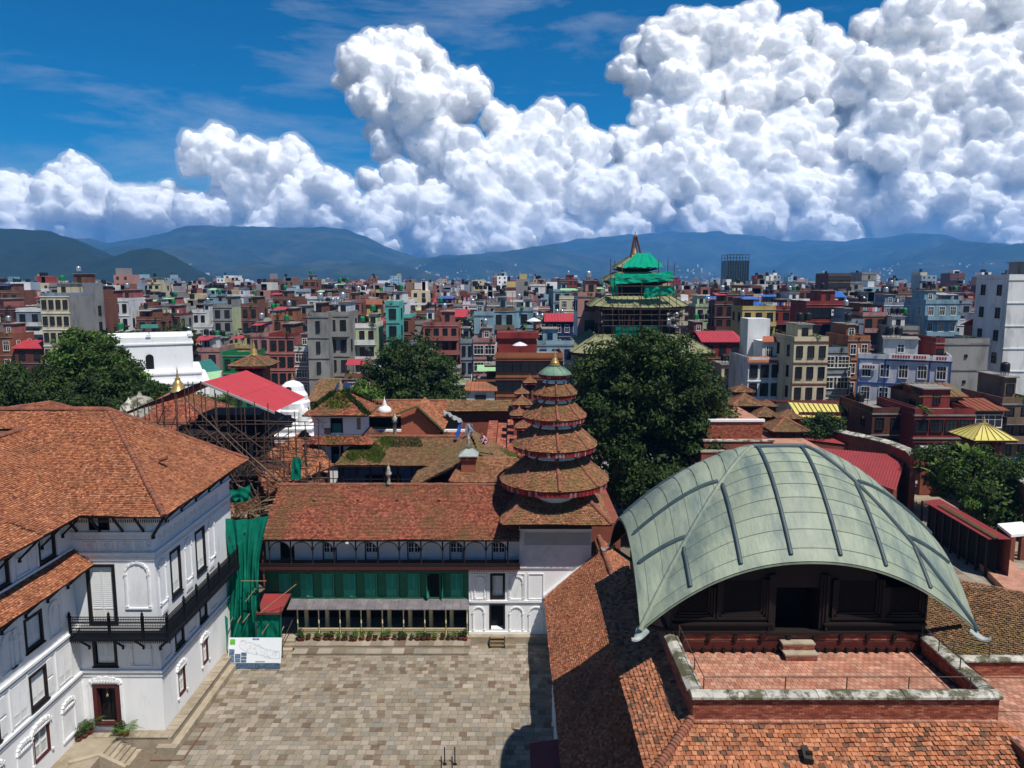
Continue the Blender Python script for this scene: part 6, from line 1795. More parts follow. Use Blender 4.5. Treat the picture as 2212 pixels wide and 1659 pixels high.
for i,(l,r,y,Y,rise,bh,sp_,lab) in enumerate(((1586,1632,848,86,1.0,2.4,.5,'upper small pagoda roof of the shrine before the white house'),(1582,1654,878,82,1.7,3.2, None,'wide lower pagoda roof of the shrine right of the great tree'),(1641,1682,879,90,1.0,2.2, None,'little brown shrine roof beside the yellow hall'),(1634,1686,902,80,1.4,2.6, None,'middle brown shrine roof on a brick body right of the great tree'),(1684,1736,906,78,1.2,1.5, None,'upper roof of the brown shrine just behind the copper dome ridge'),(1668,1749,933,74,1.7,2.6, None,'broad brown shrine roof just behind the copper dome ridge'))):
 square_temple('shrine_roof',lab,l,r,y,Y,rise,bh,'tile_brown',sp_,gp,'shrine',tile=.22,fringe=False)
tb=thing('brick_terrace_block','flat-roofed brick block with white coping behind the copper dome','building',(20,73,0))
a,b=at_y(1528,908,72),at_y(1648,908,72)
mb=MB();mb.box(a.x,b.x,72,80,5,a.z-.12);wl1=mb.build('wall','brick_joint',tb);brick_course_wall(wl1,((a.x,72,0),(1,0,0),(0,-1,0)),0,b.x-a.x,a.z-1.9,a.z-.13,0,.24,.08,.014)
mb=MB();mb.box(a.x-.15,b.x+.15,71.85,72.3,a.z-.119,a.z+.1);mb.build('coping','white_plaster',tb)
mb=MB();mb.box(a.x,b.x,72.3,80,a.z-.119,a.z-.02);mb.build('roof_deck','floor_tile',tb)
for k,(y0,dz) in enumerate(((70.6,-1.75),(69.4,-2.5),(66.5,-3.6))):
 mb=MB();mb.box(a.x-.6-.5*k,b.x+.6+.6*k,y0,73,4,a.z+dz);mb.build('stage','brick_wall',tb)
 mb=MB();mb.box(a.x-.7-.5*k,b.x+.7+.6*k,y0-.1,y0+(.5 if k<2 else 2.8),a.z+dz+.001,a.z+dz+.12);mb.build('stage_coping','coping_stone' if k<2 else 'floor_tile',tb)
mb=MB();q=at_y(1695,935,70);mb.box(q.x-3.2,q.x+3.4,64,78,2,q.z-1.4);mb.build('stage','floor_tile',tb)
cz=thing('brick_terraces','stepped brick roof terraces left of the round temple','building',(0,75,0))
for k in range(5):
 x=-2.6+k*1.05;z=9.2-.35*(k%2)
 mb=MB();mb.box(x,x+1.0,69+.3*k,86,4,z);mb.build('terrace','brick_wall',cz)
 mb=MB()
 for j in range(40):
  for i in range(3):mb.box(x+.03+i*.32,x+.33+i*.32,69.05+.3*k+j*.42,69.45+.3*k+j*.42,z+.001,z+.03)
 mb.build('paving','brick',cz,kind='stuff')
lw=thing('long_tiled_wall','long low wall with a tiled cap across the court left of the round temple','wall',(-1,88,0))
a,b=at_y(962,887,88),at_y(1105,887,88);lr=link('cap',MB().mesh('cap','tile_deck'),lw)
tile_slope([(a.x,87.5,a.z),(b.x,87.5,a.z),(b.x,89,a.z+1.0),(a.x,89,a.z+1.0)],(1,0,0),lr,'tile_brown',.3,.24,.06,seed=180)
mb=MB();mb.box(a.x,b.x,88,89,2,a.z);mb.build('wall','brick_wall',lw)
bsm=thing('east_court','ground-level brick court blocks between the temple and the great tree','building',(4,66,0))
mb=MB();mb.box(1.2,8.5,58,88,0,6.2);mb.build('block','brick_wall',bsm)
mb=MB();mb.box(-40,60,90,104,-.01,.3);mb.build('street_block','concrete',bsm)
sh=thing('tin_shed','long red corrugated shed roof behind the copper dome, farther one','shed',(39,98,0))
def shed(root,corners,n,matn='tin_rust',wall='brick_wall',base=0):
 p=[Vector(c) for c in corners];corrugated([p[0],p[1],p[2],p[3]],n,.05,'sheet',matn,root)
 cx=sum((q for q in p),Vector())/4
 mb=MB();k=[cx+(q-cx)*.93 for q in p]
 for i in range(4):
  a,b=k[i],k[(i+1)%4];mb.poly([(a.x,a.y,base),(b.x,b.y,base),(b.x,b.y,b.z-.15),(a.x,a.y,a.z-.15)])
 mb.build('wall',wall,root)
zz=5.4
shed(sh,[at_z(1722,948,zz),at_z(1882,967,zz-.7),at_z(1918,957,zz-.3),at_z(1752,925,zz+.5)],60)
sh2=thing('tin_shed','wide red corrugated shed roof behind the copper dome, nearer one','shed',(41,86,0))
shed(sh2,[at_z(1762,1000,zz-.6),at_z(1935,1060,zz-1.2),at_z(1958,985,zz-.4),at_z(1768,967,zz+.2)],60)
cw=thing('compound_wall','curving brick compound wall with a tiled coping behind the red sheds','wall',(45,100,0))
wp=[(1735,908),(1800,930),(1870,945),(1920,957),(1965,975),(1975,985)]
W_=[at_z(x,y,6.2) for x,y in wp]
for i in range(len(W_)-1):
 a,b=W_[i],W_[i+1];mb=MB();d=(b-a);s=Vector((-d.y,d.x,0)).normalized()*.3
 mb.slab([tuple(a-s),tuple(b-s),tuple(b+s),tuple(a+s)],6.0);mb.build('wall','brick_wall',cw)
 k=max(2,int(d.length/.9))
 for j in range(k):
  p=a.lerp(b,j/k);q=a.lerp(b,(j+.94)/k);s2=s*1.5;mb=MB();mb.slab([tuple(p-s2+Vector((0,0,.04))),tuple(q-s2+Vector((0,0,.04))),tuple(q+s2+Vector((0,0,.25))),tuple(p+s2+Vector((0,0,.25)))],.12);mb.build('coping_stone','coping_stone',cw)
wp=[(1990,968),(2075,968),(2150,1000),(2230,1050)]
W_=[at_z(x,y,5.6) for x,y in wp]
cw2=thing('compound_wall','brick compound wall with pale coping stones beside the banana plant','wall',tuple(W_[0]))
for i in range(len(W_)-1):
 a,b=W_[i],W_[i+1];d=(b-a);s=Vector((-d.y,d.x,0)).normalized()*.3
 mb=MB();mb.slab([tuple(a-s),tuple(b-s),tuple(b+s),tuple(a+s)],5.5);mb.build('wall','brick_wall',cw2)
 k=max(2,int(d.length/1.0))
 for j in range(k):
  p=a.lerp(b,j/k);q=a.lerp(b,(j+.92)/k);s2=s*1.5;mb=MB();mb.slab([tuple(p-s2+Vector((0,0,.04))),tuple(q-s2+Vector((0,0,.04))),tuple(q+s2+Vector((0,0,.22))),tuple(p+s2+Vector((0,0,.22)))],.12);mb.build('coping_stone','coping_stone',cw2)
yh=thing('metal_roof_hall','hall with a bright yellow ribbed metal roof and solar panels','building',(41,108,0))
y0,y1,y2,y3=at_y(1722,900,103.5),at_y(1890,905,103.5),at_y(1872,876,106),at_y(1702,869,106)
mb=MB();mb.slab([tuple(y0),tuple(y1),tuple(y2),tuple(y3)],.1);mb.build('roof','tin_yellow',yh)
for i in range(17):
 t=i/16;a,b=y0.lerp(y1,t),y3.lerp(y2,t);mb=MB();mb.tube(a+Vector((0,0,.06)),b+Vector((0,0,.06)),.07,4);mb.build('rib','gold_dull',yh)
mb=MB();mb.poly([(y0.x+.3,y0.y+.3,0),(y1.x-.3,y1.y+.3,0),(y1.x-.3,y1.y+.3,7.1),(y0.x+.3,y0.y+.3,7.1)]);mb.slab([tuple(y2-Vector((0,0,.05))),tuple(y3-Vector((0,0,.05))),(y3.x-1,y3.y+9,7),(y2.x+1,y2.y+9,7)],.1);mb.build('wall','red_wood',yh)
for i in range(4):
 for j in range(2):
  u0,u1=.72+i*.058,.72+i*.058+.052;v0,v1=.12+j*.34,.12+j*.34+.31
  f= lambda u,v:(y0.lerp(y1,u)).lerp(y3.lerp(y2,u),v)+Vector((0,0,.22))
  mb=MB();mb.slab([tuple(f(u0,v0)),tuple(f(u1,v0)),tuple(f(u1,v1)),tuple(f(u0,v1))],.05);mb.build('solar_panel','solar',yh)
gt,gx,gy,gz_=square_temple('golden_roof_shrine','small shrine with a yellow ribbed metal pyramid roof at the right edge',2104,2198,953,84,2.4,3.4,'tile_brown',1.2, None,'shrine')
a=at_y(2104,953,84);b=at_y(2198,953,84);w=b.x-a.x
ap=Vector(((a.x+b.x)/2,84+w/2,a.z+1.75))
for q in ([(a.x-.1,83.9,a.z+.12),(b.x+.1,83.9,a.z+.12)],[(b.x+.1,83.9,a.z+.12),(b.x+.1,84.1+w,a.z+.12)],[(a.x-.1,84.1+w,a.z+.12),(a.x-.1,83.9,a.z+.12)]):
 mb=MB();mb.slab([q[0],q[1],tuple(ap)],.05);pl_=mb.build('metal_slope','tin_yellow',gt)
 for k in range(7):
  p=Vector(q[0]).lerp(Vector(q[1]),k/6);e=ap+(p-ap)*.12;mb=MB();mb.tube(p+Vector((0,0,.05)),e+Vector((0,0,.05)),.045,4);mb.build('rib','gold_dull',gt)
ls=thing('long_shed','long low shed with dull red roof strewn with poles below the trees','shed',(46,74,0))
l0,l1,l2,l3=at_z(1993,1082,3.4),at_z(2135,1165,3.4),at_z(2185,1165,3.8),at_z(2030,1078,3.8)
corrugated([l0,l1,l2,l3],50,.04,'sheet','tin_rust',ls)
mb=MB();mb.poly([(l3.x,l3.y,0),(l2.x,l2.y,0),(l2.x,l2.y,3.7),(l3.x,l3.y,3.7)]);mb.build('wall','brick_wall',ls)
for k in range(9):p=l0.lerp(l1,k/8);mb=MB();mb.box(p.x,p.x+.18,p.y+.1,p.y+.28,0,3.35);mb.build('post','dark_wood',ls)
mb=MB();q0,q1=l0.lerp(l3,.45),l1.lerp(l2,.45);mb.poly([(q0.x,q0.y,0),(q1.x,q1.y,0),(q1.x,q1.y,3.4),(q0.x,q0.y,3.4)]);mb.build('shade_sheet','void',ls)  # black sheet: the deep shade inside the open shed, put in as colour
for k in range(3):
 a=l0.lerp(l3,.3+.12*k)+(l1-l0)*.18;b=l1.lerp(l2,.25+.1*k);pole(a+Vector((0,0,.12)),b+Vector((0,0,.12)),.05,ls,POLEB)
yard=MB();yard.box(26,62,48,92,-.3,.02);struct(yard.build('yard','step_stone'))
mb=MB()
for i in range(16):
 for j in range(14):mb.box(33+i*.95+.02,33.93+i*.95,56+j*1.4+.02,57.38+j*1.4,.02,.05)
fl=mb.build('yard_flags','paving');tag(fl,kind='stuff')
pt=thing('raised_brick_walk','raised brick walk with stone kerb beside the yard at right','walkway',tuple(at_z(2110,1210,.6)))
k0,k1,k2,k3=at_z(2098,1198,.6),at_z(2230,1330,.6),at_z(2290,1300,.6),at_z(2165,1195,.6)
mb=MB();mb.slab([tuple(k0),tuple(k1),tuple(k2),tuple(k3)],.6);mb.build('deck','floor_tile',pt)
bn=at_z(2105,1262,0)
bx_=thing('hipped_kiosk','small brick kiosk with a white hipped slab roof in the yard','kiosk',tuple(bn))
z=3.0;a,b,c_,d=at_z(2084,1280,z),at_z(2132,1280,z),at_z(2128,1262,z+.5),at_z(2090,1262,z+.5)
mb=MB();mb.slab([tuple(a),tuple(b),tuple(c_),tuple(d)],.15);mb.build('roof','white_plaster',bx_)
for (x,y) in ((a.x+.2,a.y+.2),(b.x-.4,b.y+.2),((a.x+b.x)/2,a.y+.2)):
 mb=MB();mb.box(x,x+.3,y,y+.8,0,2.9);mb.build('pillar','brick_wall',bx_)
r2=thing('rear_tile_range','weathered tile roofs of the yard range at the right frame edge','building',(38,52,0))
rf2=link('roof',MB().mesh('roof','tile_deck'),r2)
p0,p1,p2,p3=at_z(2090,1306,7.0),at_z(2240,1360,5.6),at_z(2260,1300,7.2),at_z(2180,1292,8.0)
tile_slope([p0,p1,p2,p3],p1-p0,rf2,'tile_brown',.2,.17,.05,seed=190)
ridge_row(p0+Vector((0,0,.05)),p3+Vector((0,0,.05)),rf2,.14,.28)
tp=thing('blue_awning','bright blue tarpaulin awning on poles at the right edge','awning',tuple(at_z(2190,1000,3)))
cloth('sheet',[at_z(2160,990,4.2),at_z(2240,985,4.2),at_z(2240,1010,3.8),at_z(2170,1012,3.8)],tp,'tarp_blue',12,8,.06,3,40)
for q in (at_z(2172,1010,3.8),at_z(2210,1010,3.8)):
 mb=MB();mb.tube((q.x,q.y,0),tuple(q),.05,6);mb.build('pole','steel_pole',tp)
wb=thing('gate_block','white-topped small brick gate block at the right edge of the yard','gate',tuple(at_z(2200,1170,0)))
a=at_z(2185,1155,2.6);b=at_z(2235,1150,2.6)
mb=MB();mb.slab([tuple(a),tuple(b),(b.x+.5,b.y+2.5,2.8),(a.x+.3,a.y+2.5,2.8)],.25);mb.build('cap','white_plaster',wb)
for t in (.05,.5,.95):
 p=a.lerp(b,t);mb=MB();mb.box(p.x,p.x+.4,p.y+.1,p.y+.5,0,2.4);mb.build('pillar','brick_wall',wb)
# ================================================================== trees
def tree(name,label,base,top_z,crown,matn,seed,leaf=.34,n_clump=110,per=230,trunk_r=.5,bare=False,group=None,trunk_show=True,droop=.3,clump_r=1.0):
 """crown: list of (cx, cy, cz, rx, ry, rz) lobes"""
 rs=np.random.RandomState(seed)
 t=thing(name,label,'tree',base,group=group)
 b=Vector(base)
 mb=MB();c0=Vector(crown[0][:3])
 pts=[b,b.lerp(c0,.35)+Vector((.3,0,0)),b.lerp(c0,.7),c0]
 for i in range(3):mb.tube(pts[i],pts[i+1],trunk_r*(1-.22*i),8,trunk_r*(1-.22*(i+1)))
 mb.build('trunk','trunk_bark',t)
 for c in crown:
  cc=Vector(c[:3])
  for k in range(3):
   d=Vector((rs.randn()*c[3]*.5,rs.randn()*c[4]*.5,(rs.rand()-.2)*c[5]*.6))
   mb=MB();m_=pts[2].lerp(cc+d,.5)+Vector((0,0,.3))
   mb.tube(pts[2],m_,trunk_r*.35,6,trunk_r*.22);mb.tube(m_,cc+d,trunk_r*.22,6,trunk_r*.06)
   mb.build('limb','trunk_bark',t)
 Vs=[];Wk=[];alt={'leaf_dark':'leaf_mid','leaf_mid':'leaf_bright','leaf_bright':'leaf_mid'}[matn]
 vol=[c[3]*c[4]*c[5] for c in crown];tot=sum(vol)
 for c,v in zip(crown,vol):
  nc=max(8,int(n_clump*(v/tot)**.85))
  for k in range(nc):
   d=rs.randn(3);d[2]=d[2]*.9+.15;d/=np.linalg.norm(d)
   rr=.55+.47*rs.rand()**.5
   cc=np.array(c[:3])+d*rr*np.array(c[3:6])*(.92+.16*rs.rand())
   q=clump_r*(.65+.8*rs.rand())
   nn=int(per*(.6+.8*rs.rand()))
   Wk.append((nn,int(rs.rand()<.3)))
   Vs.append(leaves(nn,cc,(q*1.15,q*1.15,q*.72),leaf,rs,droop))
  Wk.append((int(per*nc*.18),0))
  Vs.append(leaves(int(per*nc*.18),c[:3],(c[3]*.8,c[4]*.8,c[5]*.8),leaf*1.6,rs,droop))
 V=np.concatenate(Vs)-np.array(wloc(t));n=len(V)//4
 link('crown',np_mesh('crown',V,np.arange(n*4).reshape(-1,4),[matn,alt],mat_idx=np.concatenate([np.full(a,b) for a,b in Wk])),t,kind='stuff')
 return t
tree('great_tree','huge dark evergreen tree between the round temple and the copper dome',(13.5,76,0),21,[(12.6,75,13.4,6.2,5,6.3),(17.2,76,12.2,4.6,5,6.0),(9.2,75,13.0,3.2,4,5.5),(13.6,75,17.2,4.6,4,3.2),(18.6,74,8.5,3.2,4,4),(10.5,73,7.0,4,4,5),(20.2,75,10.8,1.8,2.5,2.2),(14.0,72,5.0,5.5,4,4.5)],'leaf_dark',1,leaf=.42,n_clump=230,per=210,trunk_r=.9,clump_r=1.0)
tree('broad_tree','round dark leafy tree in front of the cream and brick houses left of centre',(-13.6,101,0),18.5,[(-13.6,100,12.6,5.4,4.5,5.2),(-10.2,100,11.2,3.8,4,4.2),(-12.5,98,9.0,5.2,4,4),(-9.0,99,9.5,2.6,3,3)],'leaf_dark',2,leaf=.40,n_clump=150,per=190,trunk_r=.6,clump_r=.95)
tree('young_tree','smaller bright green tree at the left foot of the round dark tree',(-18.2,97,0),13,[(-18.0,96,10.0,2.2,2,2.6),(-17.0,96,8.0,2.6,2,2.4)],'leaf_bright',3,leaf=.38,n_clump=46,per=130,trunk_r=.3,clump_r=.8)
tree('spreading_tree','tall green tree at the top of the leafy cluster left of the white shrine',(-49,88,0),19,[(-48.5,87,16.2,4.2,4,3.0),(-46.5,85,13.5,5.5,4,3.6)],'leaf_mid',4,leaf=.42,n_clump=110,per=180,trunk_r=.5,clump_r=1.0)
tree('spreading_tree','broad leafy tree right half of the cluster behind the palace roof',(-41,80,0),15,[(-41.5,80,12.6,5.0,4,3.6),(-38.5,78,11.5,3.2,3.5,3.2),(-43,78,10.5,5,4,3.5)],'leaf_dark',5,leaf=.40,n_clump=130,per=190,trunk_r=.5,clump_r=.95)
tree('spreading_tree','dark olive tree at the left frame edge behind the palace roof',(-50,76,0),15,[(-50,76,13.2,6.0,4,3.8),(-45.8,75,12.0,3.6,3,3.0),(-54,77,12,5,4,4)],'leaf_dark',6,leaf=.34,n_clump=150,per=190,trunk_r=.5,clump_r=.9)
tree('creeper_bush','leafy bush behind the scaffold beside the gilt bell spire',(-33.5,80,0),13,[(-34,79,11.2,2.6,2.5,2.4),(-31,80,11.0,2.0,2,1.9)],'leaf_mid',7,leaf=.34,n_clump=50,per=140,trunk_r=.3,clump_r=.7)
tree('courtyard_bush','green bush beside the yellow metal hall roof',(40.5,99,0),9.5,[(39.4,96,6.6,2.3,2,1.7),(37.4,96,5.9,1.6,1.6,.9)],'leaf_dark',8,leaf=.36,n_clump=50,per=140,trunk_r=.3,clump_r=.75)
tree('courtyard_tree','dense green tree beside the banana plant at the right edge',(52.5,78,0),8,[(51.0,76,4.4,4.6,3.6,3.6),(46.5,79,5.4,3.8,3.4,3.2),(48.5,74,2.6,4,3,3),(54.5,73,3.0,4,3.5,3.0)],'leaf_mid',9,leaf=.36,n_clump=190,per=170,trunk_r=.3,clump_r=.85)
tree('courtyard_tree','bright leafed tree over the red shed roof at the right edge',(52,66,0),5,[(51,66,2.8,3.0,2.4,2.2),(54.5,67,2.8,3.0,3,2.4)],'leaf_bright',10,leaf=.36,n_clump=70,per=130,trunk_r=.25,clump_r=.7)
ban=thing('banana_plant','banana plant with large arching leaf blades among the bushes at right','plant',(46.8,77.5,0))
mb=MB();mb.tube((46.8,77.5,0),(46.8,77.5,7.0),.22,8,.14);mb.build('stem','leaf_mid',ban)
rs=np.random.RandomState(12)
for k in range(13):
 a=rs.rand()*6.28 if k>1 else (1.2,2.2)[k];el=.55+.85*rs.rand() if k>1 else 1.35;Ln=2.6+1.3*rs.rand();P=[]
 base=Vector((46.8,77.5,6.2+rs.rand()*.9)) if k<8 else Vector((43.8,76.8,4.6+rs.rand()*.5))
 for j in range(10):
  t=j/9;r=Ln*t*math.cos(el)*(1+.25*t);z=Ln*(t*math.sin(el)-.6*t*t*(1.3-el*.5));w=.34*math.sin(min(1,t*1.15+.12)*math.pi)**.6 if t<1 else .02
  c_=base+Vector((r*math.cos(a),r*math.sin(a),z));s=Vector((-math.sin(a),math.cos(a),0))
  P.append([c_+s*w+Vector((0,0,-.1*w)),c_+Vector((0,0,.06)),c_-s*w+Vector((0,0,-.1*w))])
 mb=MB();mb.grid(P);mb.build('leaf_blade','leaf_bright',ban)
# ================================================================== the city
def wmat(n,c,**k):
 mat(n,tuple(x*.86 for x in c),n_scale=.35,n_amt=.2,stain=tuple(x*.3 for x in c),stain_scale=.45,stain_amt=.75,stretch=(1,1,.3),stain_lo=.48,stain_hi=.68,**k)
wmat('w_brick',(0.22,0.085,0.05));wmat('w_brick2',(0.27,0.10,0.05));wmat('w_darkbrick',(0.13,0.045,0.032));wmat('w_redpaint',(0.26,0.035,0.03));wmat('w_pink',(0.46,0.23,0.21));wmat('w_white',(0.74,0.74,0.73))
wmat('w_cream',(0.62,0.54,0.36));wmat('w_blue',(0.25,0.40,0.47));wmat('w_grey',(0.30,0.29,0.27));wmat('w_yellow',(0.56,0.42,0.15));wmat('w_slate',(0.24,0.29,0.35));wmat('w_teal',(0.10,0.50,0.44))
wmat('w_green',(0.50,0.58,0.36));wmat('w_brown',(0.20,0.13,0.09));wmat('w_lav',(0.60,0.61,0.68));wmat('w_orange',(0.36,0.13,0.055));wmat('w_rose',(0.40,0.13,0.11));wmat('w_deepblue',(0.02,0.03,0.14))
mat('roof_slab',(0.24,0.22,0.20),n_scale=.4,n_amt=.25,stain=(0.12,0.10,0.08),stain_scale=.5,stain_amt=.6)
mat('tank_black',(0.012,0.012,0.014),rough=.5);mat('tank_green',(0.01,0.16,0.05),rough=.45);mat('tank_steel',(0.45,0.47,0.5),rough=.3,metal=.7)
mat('tin_blue',(0.04,0.13,0.42),rough=.5);mat('trim_white',(0.72,0.71,0.68));mat('trim_blue',(0.03,0.07,0.22));mat('laundry',(0.6,0.5,0.5),palette=[(0.7,0.7,0.7),(0.45,0.08,0.12),(0.1,0.15,0.4),(0.6,0.3,0.4),(0.65,0.6,0.3),(0.2,0.35,0.3)])
mat('sign_red',(0.45,0.02,0.03));mat('sign_maroon',(0.16,0.02,0.03));mat('umbrella_white',(0.62,0.62,0.62))
WC={}
def win_mesh(w,h,style):
 key=(round(w,2),round(h,2),style)
 if key in WC: return WC[key]
 mb=MB();fm={'dark':'dark_wood','white':'trim_white','red':'red_wood','blue':'trim_blue','arch':'dark_wood','cream':'w_cream'}[style]
 t=.08
 mb.box(-w/2-t,-w/2,-.09,0,-h/2-t,h/2+t);mb.box(w/2,w/2+t,-.09,0,-h/2-t,h/2+t)
 mb.box(-w/2,w/2,-.09,0,h/2,h/2+t);mb.box(-w/2-.06,w/2+.06,-.16,0,-h/2-t-.04,-h/2)
 k=1 if w<1.0 else (2 if w<1.9 else 3)
 for i in range(1,k+1 if k>1 else 2):
  x=-w/2+w*i/(k+1 if k>1 else 2);mb.box(x-.025,x+.025,-.05,-.011,-h/2,h/2)
 mb.box(-w/2,w/2,-.048,-.012,h*.12,h*.12+.05)
 mb.poly([(-w/2,-.01,-h/2),(w/2,-.01,-h/2),(w/2,-.01,h/2),(-w/2,-.01,h/2)],1)
 WC[key]=mb.mesh('window',[fm,'glass_dark']); return WC[key]
def tank_mesh(kind):
 key=('tank',kind)
 if key not in WC:
  mb=MB();mb.lathe([(0,0),(.55,0),(.58,.1),(.55,.3),(.58,.5),(.55,.7),(.58,.9),(.5,1.1),(.2,1.25),(0,1.27)],(0,0,.5),12)
  for a in (0,1,2,3):
   x,y=.4*math.cos(a*1.57+.78),.4*math.sin(a*1.57+.78);mb.tube((x,y,0),(x,y,.52),.04,4,m=1)
  WC[key]=mb.mesh('water_tank',[kind,'steel_pole'])
 return WC[key]
BUSH=[]
_r=np.random.RandomState(3)
for k in range(3):BUSH.append(leaf_mesh('roof_plants',[leaves(150,(0,0,.5),(.9,.5,.55),.3,_r),leaves(60,(.9,.2,.4),(.5,.4,.4),.26,_r)],('leaf_dark','leaf_mid','leaf_bright')[k]))
FOOT=[]
def house(name,label,x0,x1,Y,depth,h,floors,wall,rz=0.0,win='dark',ncol=None,balc=None,roof='flat',trim='roof_slab',group='houses of the city',cat='house',ww=None,wh=None,side=True,seed=0,stairs=True,tanks=1,plants=True,bands=True,parapet=None,laundry=False,z_win0=0.0,cols=None,side_wall=None,front=True,tin=None):
 """city house in its own frame: front at y = 0 facing the viewer, width along x"""
 rs=random.Random(seed*31+int(x0*10))
 w=x1-x0;cx=(x0+x1)/2
 t=thing(name,label,cat,(cx,Y,0),rz,group)
 FOOT.append((x0,x1,Y,Y+depth))
 mb=MB();mb.box(-w/2,w/2,0,depth,-.01,h,0)
 mb.build('wall',wall,t,local=True)
 if side_wall:
  for sx in (-1,1):
   mb=MB();mb.poly([(sx*(w/2+.01),.02,0),(sx*(w/2+.01),depth,0),(sx*(w/2+.01),depth,h),(sx*(w/2+.01),.02,h)]);mb.build('side_wall',side_wall,t,local=True)
 fh=h/floors
 if bands:
  for f in range(1,floors+1):
   z=f*fh
   if z<h*.35 and h>8: continue
   mb=MB();mb.box(-w/2-.08,w/2+.08,-.12,.3,z-.16,z-.0+(.02 if f==floors else 0));mb.build('floor_band',trim,t,local=True)
 ncol=ncol or max(2,int(w/2.3));ww=ww or min(1.25,w/ncol*.48);wh=wh or fh*.5
 me=win_mesh(ww,wh,win)
 for f in range(floors):
  zc=f*fh+fh*.52
  if zc<z_win0: continue
  for c in range(ncol if front else 0):
   x=-w/2+w*(c+.5)/ncol if cols is None else cols[c]*w-w/2
   o=link('window',me,t,(x,-.002,zc))
  if side:
   ns=max(1,int(depth/3.4));sx=-1 if cx>0 else 1
   if rs.random()<.6 or not front:
    for c in range(ns):
     if rs.random()<.75 or not front:link('window',me,t,(sx*(w/2+.004),depth*(c+.5)/ns,zc),(0,0,math.pi/2*sx))
 if balc:
  for f in balc:
   z=f*fh;mb=MB();mb.box(-w/2+.1,w/2-.1,-1.05,-.005,z-.12,z);b=mb.build('balcony',trim,t,local=True)
   mb=MB();mb.box(-w/2+.1,w/2-.1,-1.05,-.95,z,z+.85)
   mb.box(-w/2+.1,-w/2+.2,-.95,-.02,z,z+.85);mb.box(w/2-.2,w/2-.1,-.95,-.02,z,z+.85);mb.build('balcony_wall',parapet or wall,b,local=True)
 if roof=='flat':
  mb=MB();mb.box(-w/2,w/2,0,depth,h+.022,h+.06);mb.build('roof_slab','roof_slab',t,local=True)
  ph=.75;mb=MB()
  mb.box(-w/2,w/2,-.02,.1,h+.06,h+ph);mb.box(-w/2,-w/2+.12,.101,depth,h+.06,h+ph);mb.box(w/2-.12,w/2,.101,depth,h+.06,h+ph);mb.build('parapet',parapet or wall,t,local=True)
  zr=h+.06
  if stairs:
   sw=w*rs.uniform(.3,.5);sx=rs.uniform(-w/2+.2,w/2-sw-.2);sh=rs.uniform(2.2,2.9);sy=depth*rs.uniform(.25,.5)
   mb=MB();mb.box(sx,sx+sw,sy,depth-.2,zr,zr+sh);so=mb.build('stair_room',wall if rs.random()<.6 else rs.choice(['w_grey','w_brick','w_white','w_rose']),t,local=True)
   mb=MB();mb.box(sx-.25,sx+sw+.25,sy-.3,depth,zr+sh,zr+sh+.14);mb.build('stair_roof','roof_slab',so,local=True)
   link('window',win_mesh(.8,1.1,win),so,(sx+sw/2,sy-.002,zr+sh*.5))
   for i in range(tanks):
    link('water_tank',tank_mesh(rs.choice(['tank_black']*6+['tank_steel']*2+['tank_green'])),t,(sx+.6+i*1.25,sy+1.2,zr+sh+.14))
  else:
   for i in range(tanks):link('water_tank',tank_mesh(rs.choice(['tank_black','tank_black','tank_steel'])),t,(-w/2+1+i*1.25,depth*.6,zr))
  if tin:
   mb=MB();mb.slab([(-w/2+.2,.3,zr+2.2),(w*.1,.3,zr+2.2),(w*.1,depth*.6,zr+2.7),(-w/2+.2,depth*.6,zr+2.7)],.05);to=mb.build('tin_roof',tin,t,local=True)
   for (x,y) in ((-w/2+.3,.4),(w*.08,.4),(-w/2+.3,depth*.55),(w*.08,depth*.55)):
    mb=MB();mb.tube((x,y,zr),(x,y,zr+2.3),.05,4);mb.build('post','steel_pole',to,local=True)
  if plants:
   for i in range(rs.randint(1,3)):
    o=link('roof_plants',BUSH[rs.randrange(3)],t,(rs.uniform(-w/2+.8,w/2-.8),rs.uniform(.3,1.0),zr),(0,0,rs.uniform(0,6)));s=rs.uniform(.5,1.1);o.scale=(s,s,s)
  if laundry:
   mb=MB();n=int(w/.55)
   for i in range(n):
    if rs.random()<.75:x=-w/2+.3+i*.52;mb.box(x,x+.42,.8,.82,zr+1.0-rs.uniform(0,.25),zr+1.7)
   mb.build('laundry','laundry',t,local=True,kind='stuff')
  if rs.random()<.5:
   mb=MB();x=rs.uniform(-w/2+.4,w/2-.4);mb.tube((x,depth*.7,zr),(x,depth*.7,zr+rs.uniform(2,5)),.045,5);mb.build('antenna','steel_pole',t,local=True)
 elif roof in ('tin_red','tile_red','tin_blue','tin_green','tile_brown','tin_grey'):
  e=.5;zr=h+min(depth,w)*.22;mb=MB()
  mb.slab([(-w/2-e,-e,h),(w/2+e,-e,h),(w/2+e*.4,depth/2,zr),(-w/2-e*.4,depth/2,zr)],.1);ro=mb.build('roof',roof,t,local=True)
  mb=MB();mb.slab([(w/2+e,depth+e,h),(-w/2-e,depth+e,h),(-w/2-e*.4,depth/2,zr-.01),(w/2+e*.4,depth/2,zr-.01)],.1);mb.build('rear_slope',roof,ro,local=True)
  n=int(w/.6)
  for i in range(n):
   x=-w/2+i*w/n;mb=MB();mb.tube((x,-e,h+.03),(x,depth/2,zr+.03),.05,4);mb.build('roof_rib',roof,ro,local=True)
 return t
HB=[]
def HBp(name,label,pl,pr,pt,h,floors,wall,depth=9,**k):
 Y=at_z((pl+pr)/2,pt,h).y
 HB.append(((pl-1106)/1661,(pr-1106)/1661,Y,h))
 if k.pop('Y', None) is not None: pass
 a=at_y(pl,pt,Y);b=at_y(pr,pt,Y)
 return house(name,label,a.x,b.x,Y,depth,h,floors,wall,**k),a.x,b.x,Y
